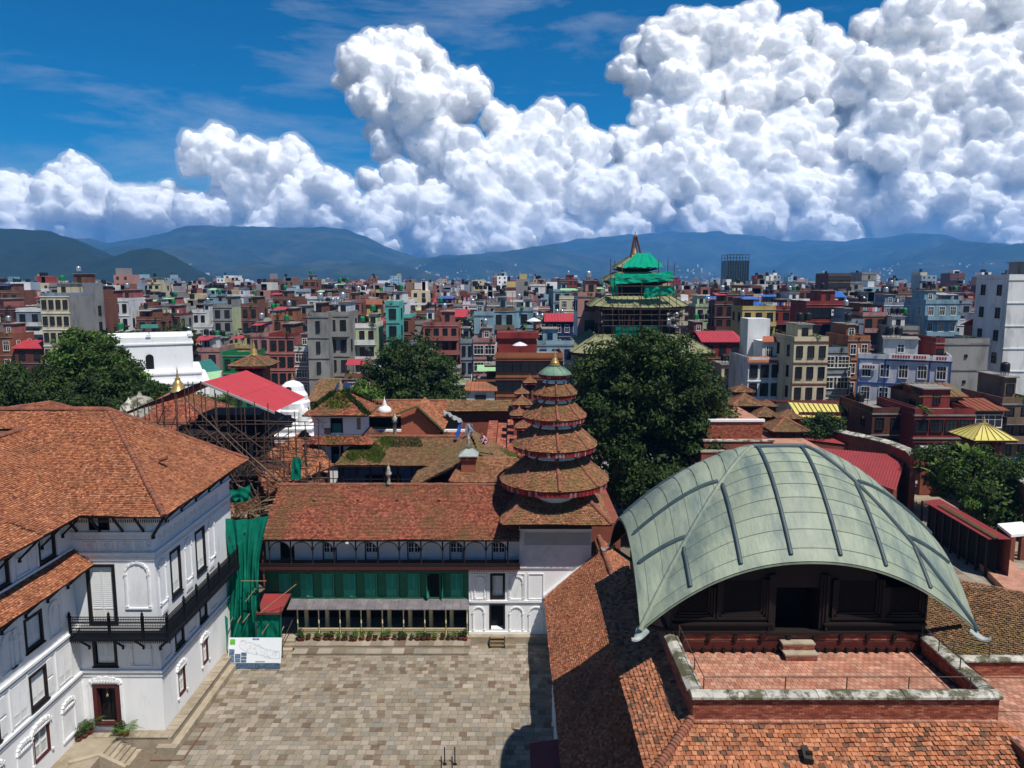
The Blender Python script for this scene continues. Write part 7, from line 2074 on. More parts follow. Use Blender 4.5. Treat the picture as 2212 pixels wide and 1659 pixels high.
HBp('cream_building','tall cream and white building with pale pilasters left of centre-left skyline',86,147,640,21.5,6,'w_cream',10,win='dark',ncol=4,trim='trim_white',parapet='w_slate',side_wall='w_grey',seed=1,wh=1.7,ww=.9)
t,xa,xb,Yc=HBp('yellow_penthouse_building','grey building with yellow clapboard top floor above the cream building',106,178,618,23.6,6,'w_grey',9,seed=2,parapet='w_slate',ncol=3)
HBp('balcony_house','blue-grey house with two concrete balconies left of the cream building',34,88,672,17.5,5,'w_slate',9,balc=[3,4],trim='trim_white',parapet='w_white',seed=3)
HBp('dark_brick_house','dark red brick house with balustrades at the left frame edge',-30,42,668,17.0,5,'w_darkbrick',10,balc=[3,4],win='red',seed=4,plants=True)
HBp('brick_house','dark red house with canopied terraces right of the cream building',148,200,664,17.5,5,'w_redpaint',9,balc=[3,4],seed=5,tin='tin_red',trim='w_redpaint')
HBp('brick_house','tall unplastered brick house with pale floor bands behind the dark red terraces',198,214,644,20.5,6,'w_brick',9,seed=6,ncol=1)
HBp('brick_house','red house with dark balconies left of the narrow white house',197,243,652,19.0,5,'w_redpaint',8,balc=[2,3,4],seed=7,trim='w_redpaint')
HBp('narrow_white_house','narrow tall white house with one column of windows',243,276,650,19.5,5,'w_white',10,ncol=2,seed=8,trim='trim_white',plants=False)
HBp('brick_house','brown brick house with open concrete floors right of the narrow white house',277,318,667,17.2,5,'w_brown',9,seed=9,laundry=True)
HBp('brick_house','low brown brick house with tin lean-to above the white shrine',294,345,690,14.5,4,'w_brick',8,seed=10,tin='tin_grey')
HBp('brick_house','dark red terrace house draped with pink laundry',342,388,683,15.0,4,'w_darkbrick',9,seed=11,laundry=True,balc=[3],side_wall='w_grey')
HBp('white_villa','white villa with wide glazed front above green sheds',417,478,706,11.5,3,'w_white',9,ncol=5,win='white',trim='trim_white',seed=12,stairs=False)
HBp('white_villa','white terraced house with balustrades and spiral stair',415,445,675,15.5,4,'w_white',8,seed=13,balc=[3],trim='trim_white')
HBp('grey_house','bare grey concrete house with pale green flank',459,500,664,17.6,5,'w_grey',9,seed=14,side_wall='w_green',ncol=2)
HBp('brick_house','tall bare brick house with concrete frame near the pink house',520,556,662,18.0,5,'w_brick',9,seed=15)
HBp('pink_house','salmon pink house with red awnings left of the brick house',540,580,727,13.6,4,'w_pink',9,win='red',ncol=2,seed=16,tin='tin_red',trim='w_rose')
HBp('brick_town_house','red brick house with three rows of three dark windows and crimson roof terrace',581,635,728,13.5,4,'w_rose',9,win='dark',ncol=3,trim='w_pink',parapet='w_redpaint',seed=17,ww=1.1,wh=1.7)
HBp('beige_house','slim beige house with white framed windows between brick houses',636,664,757,11.8,4,'w_pink',8,win='white',ncol=1,ww=2.0,trim='trim_white',parapet='w_white',seed=18)
t,xa,xb,Yc=HBp('gabled_brick_house','brick house with deep red tin roofs and a small gable',663,740,780,9.6,3,'w_darkbrick',9,roof='tin_rust' if False else 'tin_red',seed=19,win='red')
HBp('cream_green_house','pale cream-green house with white balustrades and arched bay',752,811,707,16.0,5,'w_green',9,balc=[3,4],trim='trim_white',parapet='w_white',win='red',ncol=3,seed=20)
HBp('concrete_house','blank grey concrete house standing behind the gabled brick house',663,708,684,18.5,5,'w_grey',9,ncol=1,ww=.6,seed=21,side=False)
HBp('concrete_house','dark weathered concrete house with deep balcony left of the cream-green house',706,752,682,18.5,5,'w_grey',9,balc=[4],seed=22)
HBp('crimson_house','crimson painted house corner above the gabled brick house',703,742,712,15.2,4,'w_redpaint',8,ncol=1,seed=23)
HBp('turquoise_house','brick house with bright turquoise rooftop rooms',833,888,686,17.2,5,'w_brick',9,seed=24,ncol=2,parapet='w_teal',stairs=False,tanks=2)
HBp('turquoise_penthouse','small turquoise rooftop house above brick walls',833,862,659,20.2,6,'w_teal',6,seed=25,ncol=1,stairs=False,tanks=0)
HBp('grey_wall_building','wide blank grey building above the round dark tree',854,922,700,15.5,4,'w_grey',9,ncol=1,ww=.5,seed=26,stairs=False,tanks=0)
HBp('restaurant_house','brick house with striped red and white awning and open terrace',914,990,703,15.3,5,'w_rose',9,balc=[3,4],seed=27,trim='w_pink',ncol=4)
HBp('light_blue_house','plain light blue house with one white window',1024,1066,681,18.0,5,'w_blue',9,ncol=1,win='white',seed=28)
HBp('blue_flat_house','pale blue flats with stacked balconies right of the light blue house',1066,1112,672,18.5,5,'w_blue',9,balc=[3,4],seed=29,parapet='w_brown')
HBp('teal_wall_house','blue-green house with bamboo plants on its roof left of the temple',1112,1152,671,18.4,5,'w_blue',9,ncol=1,seed=30)
HBp('white_window_house','pinkish house with pairs of white lattice windows above the small red roof',1022,1070,738,13.2,4,'w_pink',8,win='white',ncol=2,ww=1.8,seed=31)
HBp('slate_house','narrow slate-blue house squeezed beside the brick hotel',995,1022,740,13.0,4,'w_slate',8,ncol=2,seed=32)
t,xa,xb,Yc=HBp('brick_hotel','orange brick hotel with arched windows and crimson roof terrace behind the round temple',1071,1216,772,12.6,4,'w_orange',10,win='dark',ncol=8,ww=1.3,wh=1.75,trim='w_brick2',parapet='w_orange',seed=33,stairs=False,tanks=0,plants=False,side=False)
mb=MB();w_=xb-xa
mb.box(-w_/2+.3,w_*.12,4,8,12.7,15.4);mb.build('roof_bar','w_redpaint',t,local=True);mb=MB();mb.box(-w_/2+.1,w_*.15,3.6,8.4,15.4,16.4);mb.build('terrace_band','w_redpaint',t,local=True)
def umbrella(x,y,z,label):
 u=thing('parasol',label,'parasol',(x,y,z));mb=MB();mb.tube((0,0,0),(0,0,2.2),.04,6);mb.build('pole','steel_pole',u,local=True)
 mb=MB();mb.lathe([(1.25,1.75),(.7,2.1),(0,2.35)],(0,0,0),8,smooth=False);mb.build('canopy','umbrella_white',u,local=True)
umbrella((xa+xb)/2-w_*.14,Yc+1.2,12.7,'white parasol on the lower roof terrace of the brick hotel');umbrella((xa+xb)/2+w_*.08,Yc+6,16.4,'white parasol on the upper crimson terrace of the brick hotel')
HBp('blue_shop_house','low house painted bright blue behind the brick hotel',1160,1240,745,13.8,4,'w_blue',7,win='blue',seed=34,ncol=3,tanks=0)
t,xa,xb,Yc=HBp('cafe_house','dark cafe block with red tin roof and white glazed front over a sign',1180,1252,694,16.2,5,'w_deepblue',8,roof='tin_red',win='white',ncol=4,seed=35)
mb=MB();w_=xb-xa;mb.box(-w_*.1,w_/2,-.25,-.1,9.3,10.8);sg=mb.build('sign_panel','trim_white',t,local=True)
mb=MB()
for i in range(9):
 if i in (4,): continue
 x=-w_*.04+i*.42;mb.box(x,x+.26,-.28,-.255,9.75,10.3+(.12 if i in (0,5) else 0))
mb.build('lettering','sign_maroon',sg,local=True,kind='stuff')
HBp('tall_pink_house','tall pale pink house with white flank beside the netted temple',1248,1300,640,22.0,6,'w_pink',9,ncol=1,ww=1.7,side_wall='w_white',seed=36)
t,xa,xb,Yc=HBp('hipped_white_house','small white house with red tiled hip roof below the brick hotel',1008,1068,843,7.4,2,'w_white',6,roof='tile_red',seed=37,ncol=1,win='dark',ww=1.6,side=False)
HBp('brick_restaurant','red brick house with bright red tin roof right of the great tree',1520,1603,738,13.0,4,'w_redpaint',14,roof='tin_red',seed=38,ncol=3)
t,xa,xb,Yc=HBp('white_palace_house','white neoclassical house with tall windows and red tile edging',1617,1688,782,12.0,4,'w_white',11,win='dark',ncol=3,ww=1.15,wh=1.9,trim='trim_white',seed=39,stairs=False,tanks=0,side=False)
w_=xb-xa
mb=MB();mb.slab([(-w_/2-.2,-.4,12.0),(w_/2+.1,-.4,12.0),(w_/2+.1,.6,12.9),(-w_/2-.2,.6,12.9)],.12);mb.build('tile_edging','tile_red',t,local=True)
mb=MB();mb.box(-w_*.02,w_*.45,1.2,6,12.1,15.2);tw_=mb.build('cupola','w_white',t,local=True);mb=MB();mb.slab([(-w_*.06,.8,15.2),(w_*.49,.8,15.2),(w_*.4,2.2,16.0),(w_*.04,2.2,16.0)],.12);mb.build('cupola_roof','tile_red',tw_,local=True);link('window',win_mesh(1.0,1.6,'white'),tw_,(w_*.2,1.198,13.6))
mb=MB();mb.box(-w_*.2,w_*.5,6.2,10.5,12.1,18.6);mb.build('rear_wall','w_white',t,local=True)
t,xa,xb,Yc=HBp('cream_brick_house','cream and red-brick house with broad windows and balustraded roof',1689,1788,784,11.8,4,'w_cream',11,win='dark',ncol=5,ww=1.5,wh=1.7,trim='trim_white',seed=40,stairs=False,tanks=0,side=False,plants=False)
w_=xb-xa
mb=MB();mb.box(-w_*.21,w_*.15,-.02,-.001,0,11.6);mb.build('brick_panel','w_darkbrick',t,local=True)
mb=MB();mb.slab([(-w_/2,-.4,11.8),(w_/2,-.4,11.8),(w_/2,.6,12.7),(-w_/2,.6,12.7)],.12);mb.build('tile_edging','tile_red',t,local=True)
mb=MB()
for i in range(40):mb.box(-w_/2+i*w_/40,-w_/2+i*w_/40+.1,.7,.85,12.7,13.4)
mb.box(-w_/2,w_/2,.66,.9,13.4,13.52);mb.build('balustrade','trim_white',t,local=True,kind='stuff')
HBp('cream_penthouse','cream rooftop house with red tile hoods above the brick-panelled house',1716,1790,738,15.8,5,'w_cream',9,win='dark',ncol=3,seed=41,trim='tile_red',tanks=2)
HBp('brick_cream_house','red brick house with white lattice windows right of the cream house',1789,1838,784,11.8,4,'w_darkbrick',10,win='white',ncol=3,ww=1.1,wh=1.6,trim='w_cream',seed=42,stairs=False,tanks=0,side=False)
HBp('slate_penthouse','slate rooftop room with green awning above the red brick house',1783,1832,760,13.6,4,'w_slate',6,win='white',ncol=2,ww=2.2,seed=43,stairs=False,tanks=0)
HBp('orange_brick_house','narrow orange brick house with white windows left of the white hotel',1832,1880,735,15.4,5,'w_orange',9,win='white',ncol=2,seed=44)
a=at_z(1938,775,13.6);
t=house('white_hotel','white hotel with blue bands, blind windows and red-lettered parapet signs',a.x-6.0,a.x+6.0,a.y-2,10,13.6,4,'w_lav',rz=math.radians(-24),win='white',ncol=5,trim='trim_blue',seed=45,ww=1.1,wh=1.8,parapet='w_lav',cat='hotel',stairs=True,tanks=2)
for (x0,x1,z) in ((-2.0,3.2,13.75),(3.6,5.8,13.7),(-5.8,-3.4,12.1)):
 mb=MB();mb.box(x0,x1,-.35,-.2,z,z+.75);sg=mb.build('sign_panel','trim_white',t,local=True)
 mb=MB();n=int((x1-x0-.6)/.34)
 for i in range(n):
  if i%8==7: continue
  mb.box(x0+.45+i*.34,x0+.45+i*.34+.22,-.38,-.355,z+.2,z+.58)
 mb.build('lettering','sign_red' if z>13 else 'sign_maroon',sg,local=True,kind='stuff')
for i in range(4):
 mb=MB();x=(-5.9,-2.4,3.3,5.9)[i];mb.box(x-.08,x+.08,-.1,-.001,0,13.6);mb.build('pilaster','trim_blue',t,local=True)
HBp('grey_red_building','blank grey rendered building with a deep red front strip',2040,2137,742,15.6,4,'w_grey',9,ncol=1,ww=.3,wh=.3,seed=46,stairs=False,tanks=0,side=False)
HBp('red_strip_house','deep red narrow house front beside the blank grey building',2022,2041,741,15.7,4,'w_redpaint',9,ncol=1,ww=.9,seed=47,stairs=False,tanks=0)
a=at_y(2180,603,121)
t=house('tall_white_block','tall white block with few windows at the right frame edge',a.x,a.x+13,121,8.5,a.z,7,'w_white',win='dark',front=False,ww=1.0,wh=1.5,trim='trim_white',seed=48,group='houses of the city',cat='building')
HBp('blue_white_house','bright blue and white house with balconies and blue awning',1988,2052,690,16.6,5,'w_white',8,balc=[4],win='white',ncol=4,trim='w_blue',seed=49,tin='tin_blue')
HBp('blue_house','sky blue terraced house above the blue and white house',2000,2072,655,20.2,6,'w_blue',9,balc=[4,5],seed=50,trim='w_blue',win='white')
HBp('white_cube_house','white cube-shaped house right of the blue and white house',2050,2112,702,15.6,5,'w_white',9,ncol=2,seed=51,trim='trim_white')
t,xa,xb,Yc=HBp('red_office','bright red office block with white sign board',1742,1832,657,19.6,5,'w_redpaint',10,ncol=5,ww=1.7,seed=52,trim='w_rose')
mb=MB();mb.box((xb-xa)*.1,(xb-xa)*.32,-.3,-.15,17.0,18.4);sg=mb.build('sign_board','trim_white',t,local=True);mb=MB();mb.box((xb-xa)*.11,(xb-xa)*.17,-.33,-.305,17.7,18.0);mb.build('lettering','black_iron',sg,local=True)
HBp('yellow_house','yellow house with brick lower floors and blue tarpaulin',1604,1676,668,18.4,5,'w_yellow',9,balc=[3,4],seed=53,trim='w_cream',tin='tin_blue')
HBp('slate_flats','slate grey slab-sided house left of the brick flats',1832,1866,697,16.0,5,'w_slate',9,ncol=1,seed=54)
HBp('brick_flats','brick house with peach balconies and laundry right of the slate house',1864,1918,682,17.4,5,'w_brick',9,balc=[3,4],seed=55,laundry=True,parapet='w_pink')
HBp('grey_penthouse','grey concrete house with dark water tanks above the white hotel',1925,1986,712,14.8,4,'w_grey',9,seed=56,ncol=1,tanks=3)
def tower(name,label,pl,pr,pt,Y,wall,depth,floors,**k):
 a=at_y(pl,pt,Y);b=at_y(pr,pt,Y); return house(name,label,a.x,b.x,Y,depth,a.z,floors,wall,**k),a,b
tower('unfinished_tower','unfinished tower with dark red frame and grey wall right of the glass tower',1790,1838,594,330,'w_darkbrick',14,9,seed=57,ncol=4,ww=2.2,cat='tower block',stairs=False,tanks=2,plants=False)
tower('concrete_tower','slender raw concrete stair tower beside the unfinished tower',1862,1894,592,350,'w_grey',12,10,seed=58,ncol=1,ww=.6,cat='tower block',stairs=False,tanks=1,plants=False)
tower('concrete_block','grey slab of the unfinished tower pair',1836,1864,612,335,'w_grey',12,8,seed=59,ncol=1,cat='tower block',stairs=False,tanks=0,plants=False)
tower('red_tower','dark red stepped tower block left of the netted temple',1208,1248,606,330,'w_redpaint',14,9,seed=60,ncol=4,cat='tower block',balc=[8])
tower('white_block','blank white block left of the dark red tower',1140,1178,618,300,'w_white',12,8,seed=61,ncol=1,cat='building')
tower('pale_blue_office','pale blue-white office with ribbon windows on the skyline',952,985,632,290,'w_lav',12,7,seed=62,ncol=3,ww=2.4,win='white',cat='building')
tower('blue_roof_house','house with bright blue rooftop structure on the left skyline',543,590,640,300,'w_white',12,7,seed=63,tin='tin_blue',cat='building')
tower('stacked_terrace_house','tall narrow house with stacked terraces on the left skyline',318,345,614,290,'w_cream',9,9,seed=64,balc=[6,7,8])
tower('brick_tower_house','tall narrow brick house with roof shed and antenna near the hill foot',655,682,608,300,'w_brick',9,9,seed=65,balc=[7,8])
Y=640;a=at_y(1571,563,Y);b=at_y(1618,563,Y);gt2=thing('glass_tower','dark glass tower with an open steel crown standing above the city','tower block',((a.x+b.x)/2,Y,0));w=b.x-a.x
mat('glass_facade',(0.012,0.02,0.03),rough=.2,spec=.6,n_scale=.05,n_amt=.3)
mb=MB();mb.box(-w/2,w/2,0,w,0,a.z);mb.build('shaft','glass_facade',gt2,local=True)
for i in range(10):
 x=-w/2+w*i/9;mb=MB();mb.box(x-.25,x+.25,-.6,-.01,0,a.z);mb.build('mullion','copper_rib',gt2,local=True)
for i in range(14):
 mb=MB();z=a.z*(i+1)/14;mb.box(-w/2-.2,w/2+.2,-.4,-.02,z-.35,z);mb.build('floor_line','black_iron',gt2,local=True)
zc=at_y(1590,549,Y).z
for i in range(8):
 x=-w/2+w*i/7;mb=MB();mb.box(x-.25,x+.25,.2,.7,a.z,zc);mb.box(x-.25,x+.25,w-.7,w-.2,a.z,zc);mb.build('crown_post','copper_rib',gt2,local=True)
for z in (a.z+(zc-a.z)*.5,zc):
 mb=MB();mb.box(-w/2,w/2,.2,.7,z-.4,z);mb.box(-w/2,w/2,w-.7,w-.2,z-.4,z);mb.build('crown_beam','copper_rib',gt2,local=True)
HBp('brick_house','dark brick house with plastic-covered roof behind the compound wall',1885,1985,893,8.2,3,'w_darkbrick',10,seed=70,tanks=1,stairs=False,ncol=3)
t,xa,xb,Yc=HBp('brick_house','dark red brick house with rounded roof terrace behind the banana plant',1976,2106,896,8.6,3,'w_redpaint',10,seed=71,ncol=4,ww=1.5,stairs=True,trim='roof_slab',tanks=0)
HBp('brick_house','brick house with tiled pent roofs and wide white window at right',2106,2168,885,9.0,3,'w_darkbrick',9,seed=72,win='white',ncol=1,ww=3.2,roof='tile_red')
HBp('brick_house','yellowish house with balconies at the far right edge',2165,2235,872,9.6,4,'w_brown',9,seed=73,balc=[2,3])
HBp('brick_house','low brick house with tarpaulin and debris on its roof by the grey building',1990,2080,855,10.2,3,'w_brick',8,seed=74,roof='tile_brown')
ws=thing('white_shrine_block','large white flat-roofed block on stepped white platforms beside green roofs','building',(-51,108,0),math.radians(24))
for (hx,hy,z0_,z1_,n) in ((7.2,7.2,0,11.4,'platform'),(6.4,6.4,11.4,12.7,'platform'),(5.4,5.4,12.7,16.7,'block')):
 mb=MB();mb.box(-hx,hx,-hy,hy,z0_,z1_);o=mb.build(n,'white_plaster',ws,local=True)
 mb=MB();mb.box(-hx-.15,hx+.15,-hy-.15,hy+.15,z1_-.35,z1_-.15);mb.build('cornice','white_trim',o,local=True)
for (x0,x1,y0,y1) in ((-5.4,5.4,-5.4,-5.1),(5.1,5.4,-5.1,5.4),(-5.4,-5.1,-5.1,5.4),(-5.1,5.1,5.1,5.4)):
 mb=MB();mb.box(x0,x1,y0,y1,16.7,17.4);mb.build('parapet','white_plaster',ws,local=True)
for (x,y) in ((-5.25,-5.25),(0,-5.25),(5.25,-5.25),(5.25,0)):
 mb=MB();mb.box(x-.3,x+.3,y-.3,y+.3,17.4,17.75);mb.build('merlon','white_plaster',ws,local=True)
mb=MB();mb.prism([(-.5,13.1),(.5,13.1)]+[(p[0],p[1]) for p in reversed(arch_pts(-.5,.5,14.6,.5,8))],-5.42,-5.2);mb.build('doorway','void',ws,local=True)
mb=MB();mb.tube((0,0,16.7),(0,0,18.4),.05,5);mb.slab([(-1,-1,18.4),(1.2,-1,18.4),(1.2,1,18.8),(-1,1,18.8)],.06);mb.build('roof_canopy','tin_teal',ws,local=True)
for nm,lab,c,m_ in (('teal_roof','flat teal sheet roof at the foot of the white shrine block',[(325,818),(478,800),(455,775),(330,800)],'tin_teal'),('green_tin_roof','pale green tin roofs behind the palace trees',[(330,842),(470,824),(480,800),(392,812)],'tin_green')):
 t=thing(nm,lab,'shed',tuple(at_z(c[0][0],c[0][1],9.0)));P=[at_z(x,y,9.0 if i<2 else 10.0) for i,(x,y) in enumerate(c)]
 mb=MB();mb.slab([tuple(p) for p in P],.1);mb.build('sheet',m_,t);mb=MB();mb.poly([(P[0].x,P[0].y,0),(P[1].x,P[1].y,0),tuple(P[1]),tuple(P[0])]);mb.build('wall','w_white',t)
HBp('green_shed','bright green painted shed right of the white shrine block',480,545,768,10.5,3,'tank_green',8,seed=75,stairs=False,tanks=0,ncol=3,plants=False)
HBp('low_white_house','low white house with pale tin roof left of the tree cluster',28,100,722,12.0,3,'w_white',9,roof='tin_grey',seed=76)
HBp('low_brick_house','brick corner house with white lattice screen at the left frame edge',-30,26,728,12.4,3,'w_brick2',8,seed=77,win='white')
HBp('red_roof_house','low house with red tin roof above the left tree cluster',30,95,752,10.0,3,'w_darkbrick',8,roof='tin_red',seed=78)
tj=thing('netted_temple','tall tiered temple wrapped in green netting and bamboo scaffold above the great tree','temple',(21.6,138,0))
TC=(21.75,138.0)
def tier(z0_,z1_,r0,r1,m_,seams=True):
 q0=[(TC[0]+sx*r0,TC[1]+sy*r0,z0_) for sx,sy in ((-1,-1),(1,-1),(1,1),(-1,1))];q1=[(TC[0]+sx*r1,TC[1]+sy*r1,z1_) for sx,sy in ((-1,-1),(1,-1),(1,1),(-1,1))]
 for i in range(4):
  j=(i+1)%4;P=[[],[]]
  for k in range(13):
   s=abs(2*k/12-1)**3*.35;P[0].append(Vector(q0[i]).lerp(Vector(q0[j]),k/12)+Vector((0,0,s)));P[1].append(Vector(q1[i]).lerp(Vector(q1[j]),k/12))
  mb=MB();mb.grid(P);o=mb.build('tier_roof',m_,tj)
  if seams and i!=2:
   for k in range(13):mb=MB();mb.tube(P[0][k]+Vector((0,0,.06)),P[1][k]+Vector((0,0,.06)),.09,4);mb.build('roof_rib',m_,o)
  mb=MB();mb.slab([q0[i],q0[j],(TC[0]+(Vector(q1[j]).x-TC[0])*1.1,TC[1]+(Vector(q1[j]).y-TC[1])*1.1,z0_-.8),(TC[0]+(Vector(q1[i]).x-TC[0])*1.1,TC[1]+(Vector(q1[i]).y-TC[1])*1.1,z0_-.8)],.1);mb.build('eave_soffit','dark_wood',o)
mat('gilt_old',(0.22,0.215,0.11),rough=.5,n_scale=.8,n_amt=.25)
k_=130/138.0
def zz_(py,Y=131.): return at_y(1385,py,Y).z
tier(zz_(664),zz_(640),8.0,5.6,'gilt_old');tier(zz_(765,127),zz_(722,131),11.8,7.2,'gilt_old');tier(zz_(606,133),zz_(588,136),5.2,3.3,'gilt_old');tier(zz_(580,135),zz_(552,138),3.6,.6,'gilt_old')
for (r,a_,b_) in ((6.2,735,705),(5.0,706,650),(3.2,645,600),(2.2,595,575)):
 mb=MB();mb.box(TC[0]-r,TC[0]+r,TC[1]-r,TC[1]+r,0 if r>6 else zz_(a_,135),zz_(b_,135));mb.build('body','dark_wood',tj)
for i in range(9):
 x=TC[0]-4.4+i*1.1;strut(tj,(x,TC[1]-5.05,zz_(690,133)),(x*1.0+(x-TC[0])*.5,TC[1]-7.6,zz_(667,131)),.12,foot=False)
cloth('netting',[at_y(1326,589,130),at_y(1452,585,130),at_y(1456,606,129.5),at_y(1330,614,129.5)],tj,'net_bright',40,12,.2,7,51,.35)
cloth('netting',[at_y(1374,547,136),at_y(1404,546,136),at_y(1434,577,131.5),at_y(1342,577,131.5)],tj,'net_bright',30,14,.14,6,52)
cloth('netting',[at_y(1392,619,130),at_y(1457,617,130),at_y(1457,636,130),at_y(1390,645,130)],tj,'net_bright',26,12,.25,6,53)
cloth('netting',[at_y(1328,704,130),at_y(1422,704,130),at_y(1422,740,130),at_y(1328,740,130)],tj,'net_green',20,10,.1,6,54)
cloth('netting',[at_y(1315,600,131),at_y(1330,600,131),at_y(1335,640,131),at_y(1322,640,131)],tj,'net_bright',8,12,.2,3,55)
rs=np.random.RandomState(61)
for k in range(26):
 u=rs.rand();px_=1292+200*u;Yp=129.3+rs.rand()*.8;top=700-rs.rand()*60 if (px_<1320 or px_>1458) else 690-rs.rand()*90
 p=at_y(px_,760,Yp);pole((p.x,Yp,p.z),(p.x+rs.randn()*.3,Yp,at_y(px_,top,Yp).z),.05,tj,POLE)
for px_ in (1318,1327,1343,1421,1441,1455):p=at_y(px_,640,130);pole(p,(p.x,130,at_y(px_,555+rs.rand()*15,130).z),.06,tj,POLE)
for py_ in (600,618,634,668,680,692,704):a=at_y(1300 if py_>640 else 1312,py_,129.6);b=at_y(1482 if py_>640 else 1462,py_,129.6);pole(a,b,.05,tj,POLE)
zb,zt=zz_(552,138),zz_(498,138)
mb=MB();H_=zt-zb;mb.lathe([(.75,zb),(.8,zb+H_*.06),(.55,zb+H_*.12),(.5,zb+H_*.25),(.25,zb+H_*.34),(.34,zb+H_*.4),(.2,zb+H_*.46),(.3,zb+H_*.52),(.15,zb+H_*.58),(.24,zb+H_*.64),(.12,zb+H_*.72),(.2,zb+H_*.8),(.05,zb+H_*.88),(.1,zb+H_*.92),(0,zt)],(TC[0],TC[1],0),12);mb.build('spire','gold_dull',tj)
for t_ in (-2.2,-.9,1.6):mb=MB();mb.tube((TC[0]+1.55*math.cos(t_),TC[1]+1.55*math.sin(t_),zb-.3),(TC[0]+.3*math.cos(t_),TC[1]+.3*math.sin(t_),zb+H_*.76),.17,6);mb.build('spire_strut','red_wood',tj)
LM=[(40,'the dark brick house'),(115,'the cream building'),(258,'the narrow white house'),(330,'the white shrine block'),(445,'the white villa'),(560,'the pink house'),(608,'the crimson-topped house'),(690,'the gabled brick house'),(780,'the cream-green house'),(860,'the turquoise rooftop'),(950,'the awning restaurant'),(1045,'the light blue house'),(1140,'the brick hotel'),(1230,'the dark red tower'),(1385,'the netted temple'),(1595,'the glass tower'),(1650,'the neoclassical house'),(1740,'the balustraded house'),(1815,'the unfinished tower'),(1930,'the white hotel'),(2020,'the blue-white house'),(2090,'the blank grey building'),(2170,'the tall white block')]
CN={'w_brick':'brown brick','w_brick2':'red brick','w_darkbrick':'dark brick','w_redpaint':'crimson','w_pink':'pink','w_white':'white','w_cream':'cream','w_blue':'light blue','w_grey':'grey concrete','w_yellow':'yellow','w_slate':'slate grey','w_teal':'turquoise','w_green':'pale green','w_brown':'brown','w_orange':'orange brick','w_rose':'rose red'}
NW=['','one','two','three','four','five','six','seven','eight','nine']
used=set()
rc=random.Random(99)
keys=['w_brick']*8+['w_brick2']*6+['w_darkbrick']*6+['w_redpaint']*3+['w_pink']*2+['w_white']*5+['w_cream']*3+['w_blue']*2+['w_grey']*4+['w_yellow']+['w_slate']*2+['w_green','w_brown','w_brown','w_orange','w_rose','w_rose']
n_house=0;Y=128.0;row=0;far_boxes=[]
def free(x0,x1,y0,y1):
 for f in FOOT:
  if x0<f[1]+.2 and x1>f[0]-.2 and y0<f[3]+.2 and y1>f[2]-.2: return False
 if x0<33 and x1>10 and y0<150 and y1>125: return False
 if y0<150 and x0<-28: return False
 return True
while Y<470:
 x=-.72*Y-6+rc.uniform(0,6)
 while x<.72*Y+6:
  w=rc.uniform(4.4,8.6);d=rc.uniform(7.5,10.5);y0=Y+rc.uniform(-2.5,2.5)
  h=rc.choice([9.6,11.2,12.4,13,14.2,15,15.8,16.6,17.6,19])+(rc.uniform(0,2.5) if Y>200 else 0)-(2.5 if Y<150 else 0)
  if rc.random()<.05 and Y>210:h+=rc.uniform(3,7)
  for (ua,ub,Yh,Hh) in HB:
   if y0+2<Yh and x/y0<ub-.004 and (x+w)/y0>ua+.004:h=min(h,EYE-(EYE-Hh*.38)*y0/Yh)
  if h>6 and free(x,x+w,y0,y0+d):
   wall=rc.choice(keys);fl=max(3,int(h/3.0))
   if n_house<240:
    px_=1106+1661*(x+w/2)/(y0*_c+(EYE-h)*_s)
    lm=min(LM,key=lambda q:abs(q[0]-px_))
    dxp=px_-lm[0];rel=('behind ' if abs(dxp)<22 else ('left of ' if dxp<0 else 'right of '))+lm[1]
    tanks=rc.choice([0,1,1,2,3]);tin=rc.choice([None]*7+['tin_red','tin_blue','tin_grey','tin_green']);lau=rc.random()<.22;bal=rc.random()<.45
    rt='flat' if rc.random()<.9 else rc.choice(['tin_red','tile_red','tin_grey','tin_blue'])
    feat=('a %s roof'%{'tin_red':'red tin','tile_red':'red tiled','tin_grey':'grey tin','tin_blue':'blue tin'}[rt]) if rt!='flat' else ('a %s roof shed'%{'tin_red':'red','tin_blue':'blue','tin_grey':'grey','tin_green':'green'}[tin]) if tin else ('laundry on its roof' if lau else ('%s water tank%s'%(NW[tanks],'s' if tanks>1 else '') if tanks else 'a bare roof terrace'))
    rown='near' if Y<165 else ('midway' if Y<205 else ('farther back' if Y<245 else 'far back'))
    lab='%s-storey %s house with %s, %s %s'%(NW[min(fl,9)],CN[wall],feat,rown,rel)
    if lab in used:lab=lab.replace(' house with',' %s house with'%('balconied' if bal else 'leafy-roofed'))
    if lab in used:lab=('wide ' if w>9 else 'narrow ')+lab
    j=2
    while lab in used:lab=({2:'another ',3:'third ',4:'fourth ',5:'fifth '}.get(j,'further '))+lab.split(' ',1)[1];j+=1
    if len(lab.replace('-',' ').split())>16:lab=lab.replace(', %s '%rown,', ')
    used.add(lab)
    house('house',lab,x,x+w,y0,d,h,fl,wall,win=rc.choice(['dark','dark','white','red']),rz=rc.uniform(-.12,.12),seed=n_house+200,tanks=tanks,tin=tin,laundry=lau,balc=[rc.randint(max(1,fl-2),fl-1)] if bal else None,roof=rt,z_win0=h*.42,trim=rc.choice(['roof_slab','trim_white','roof_slab']),side_wall=rc.choice([None, None,'w_grey','w_brick']))
    n_house+=1
   else:
    far_boxes.append((x,x+w,y0,y0+d,h))
  x+=w+rc.uniform(.0,1.6)
 Y+=10.6+(Y-128)*.012;row+=1
print('houses',n_house,'far so far',len(far_boxes))
rc2=random.Random(5);Y=470.
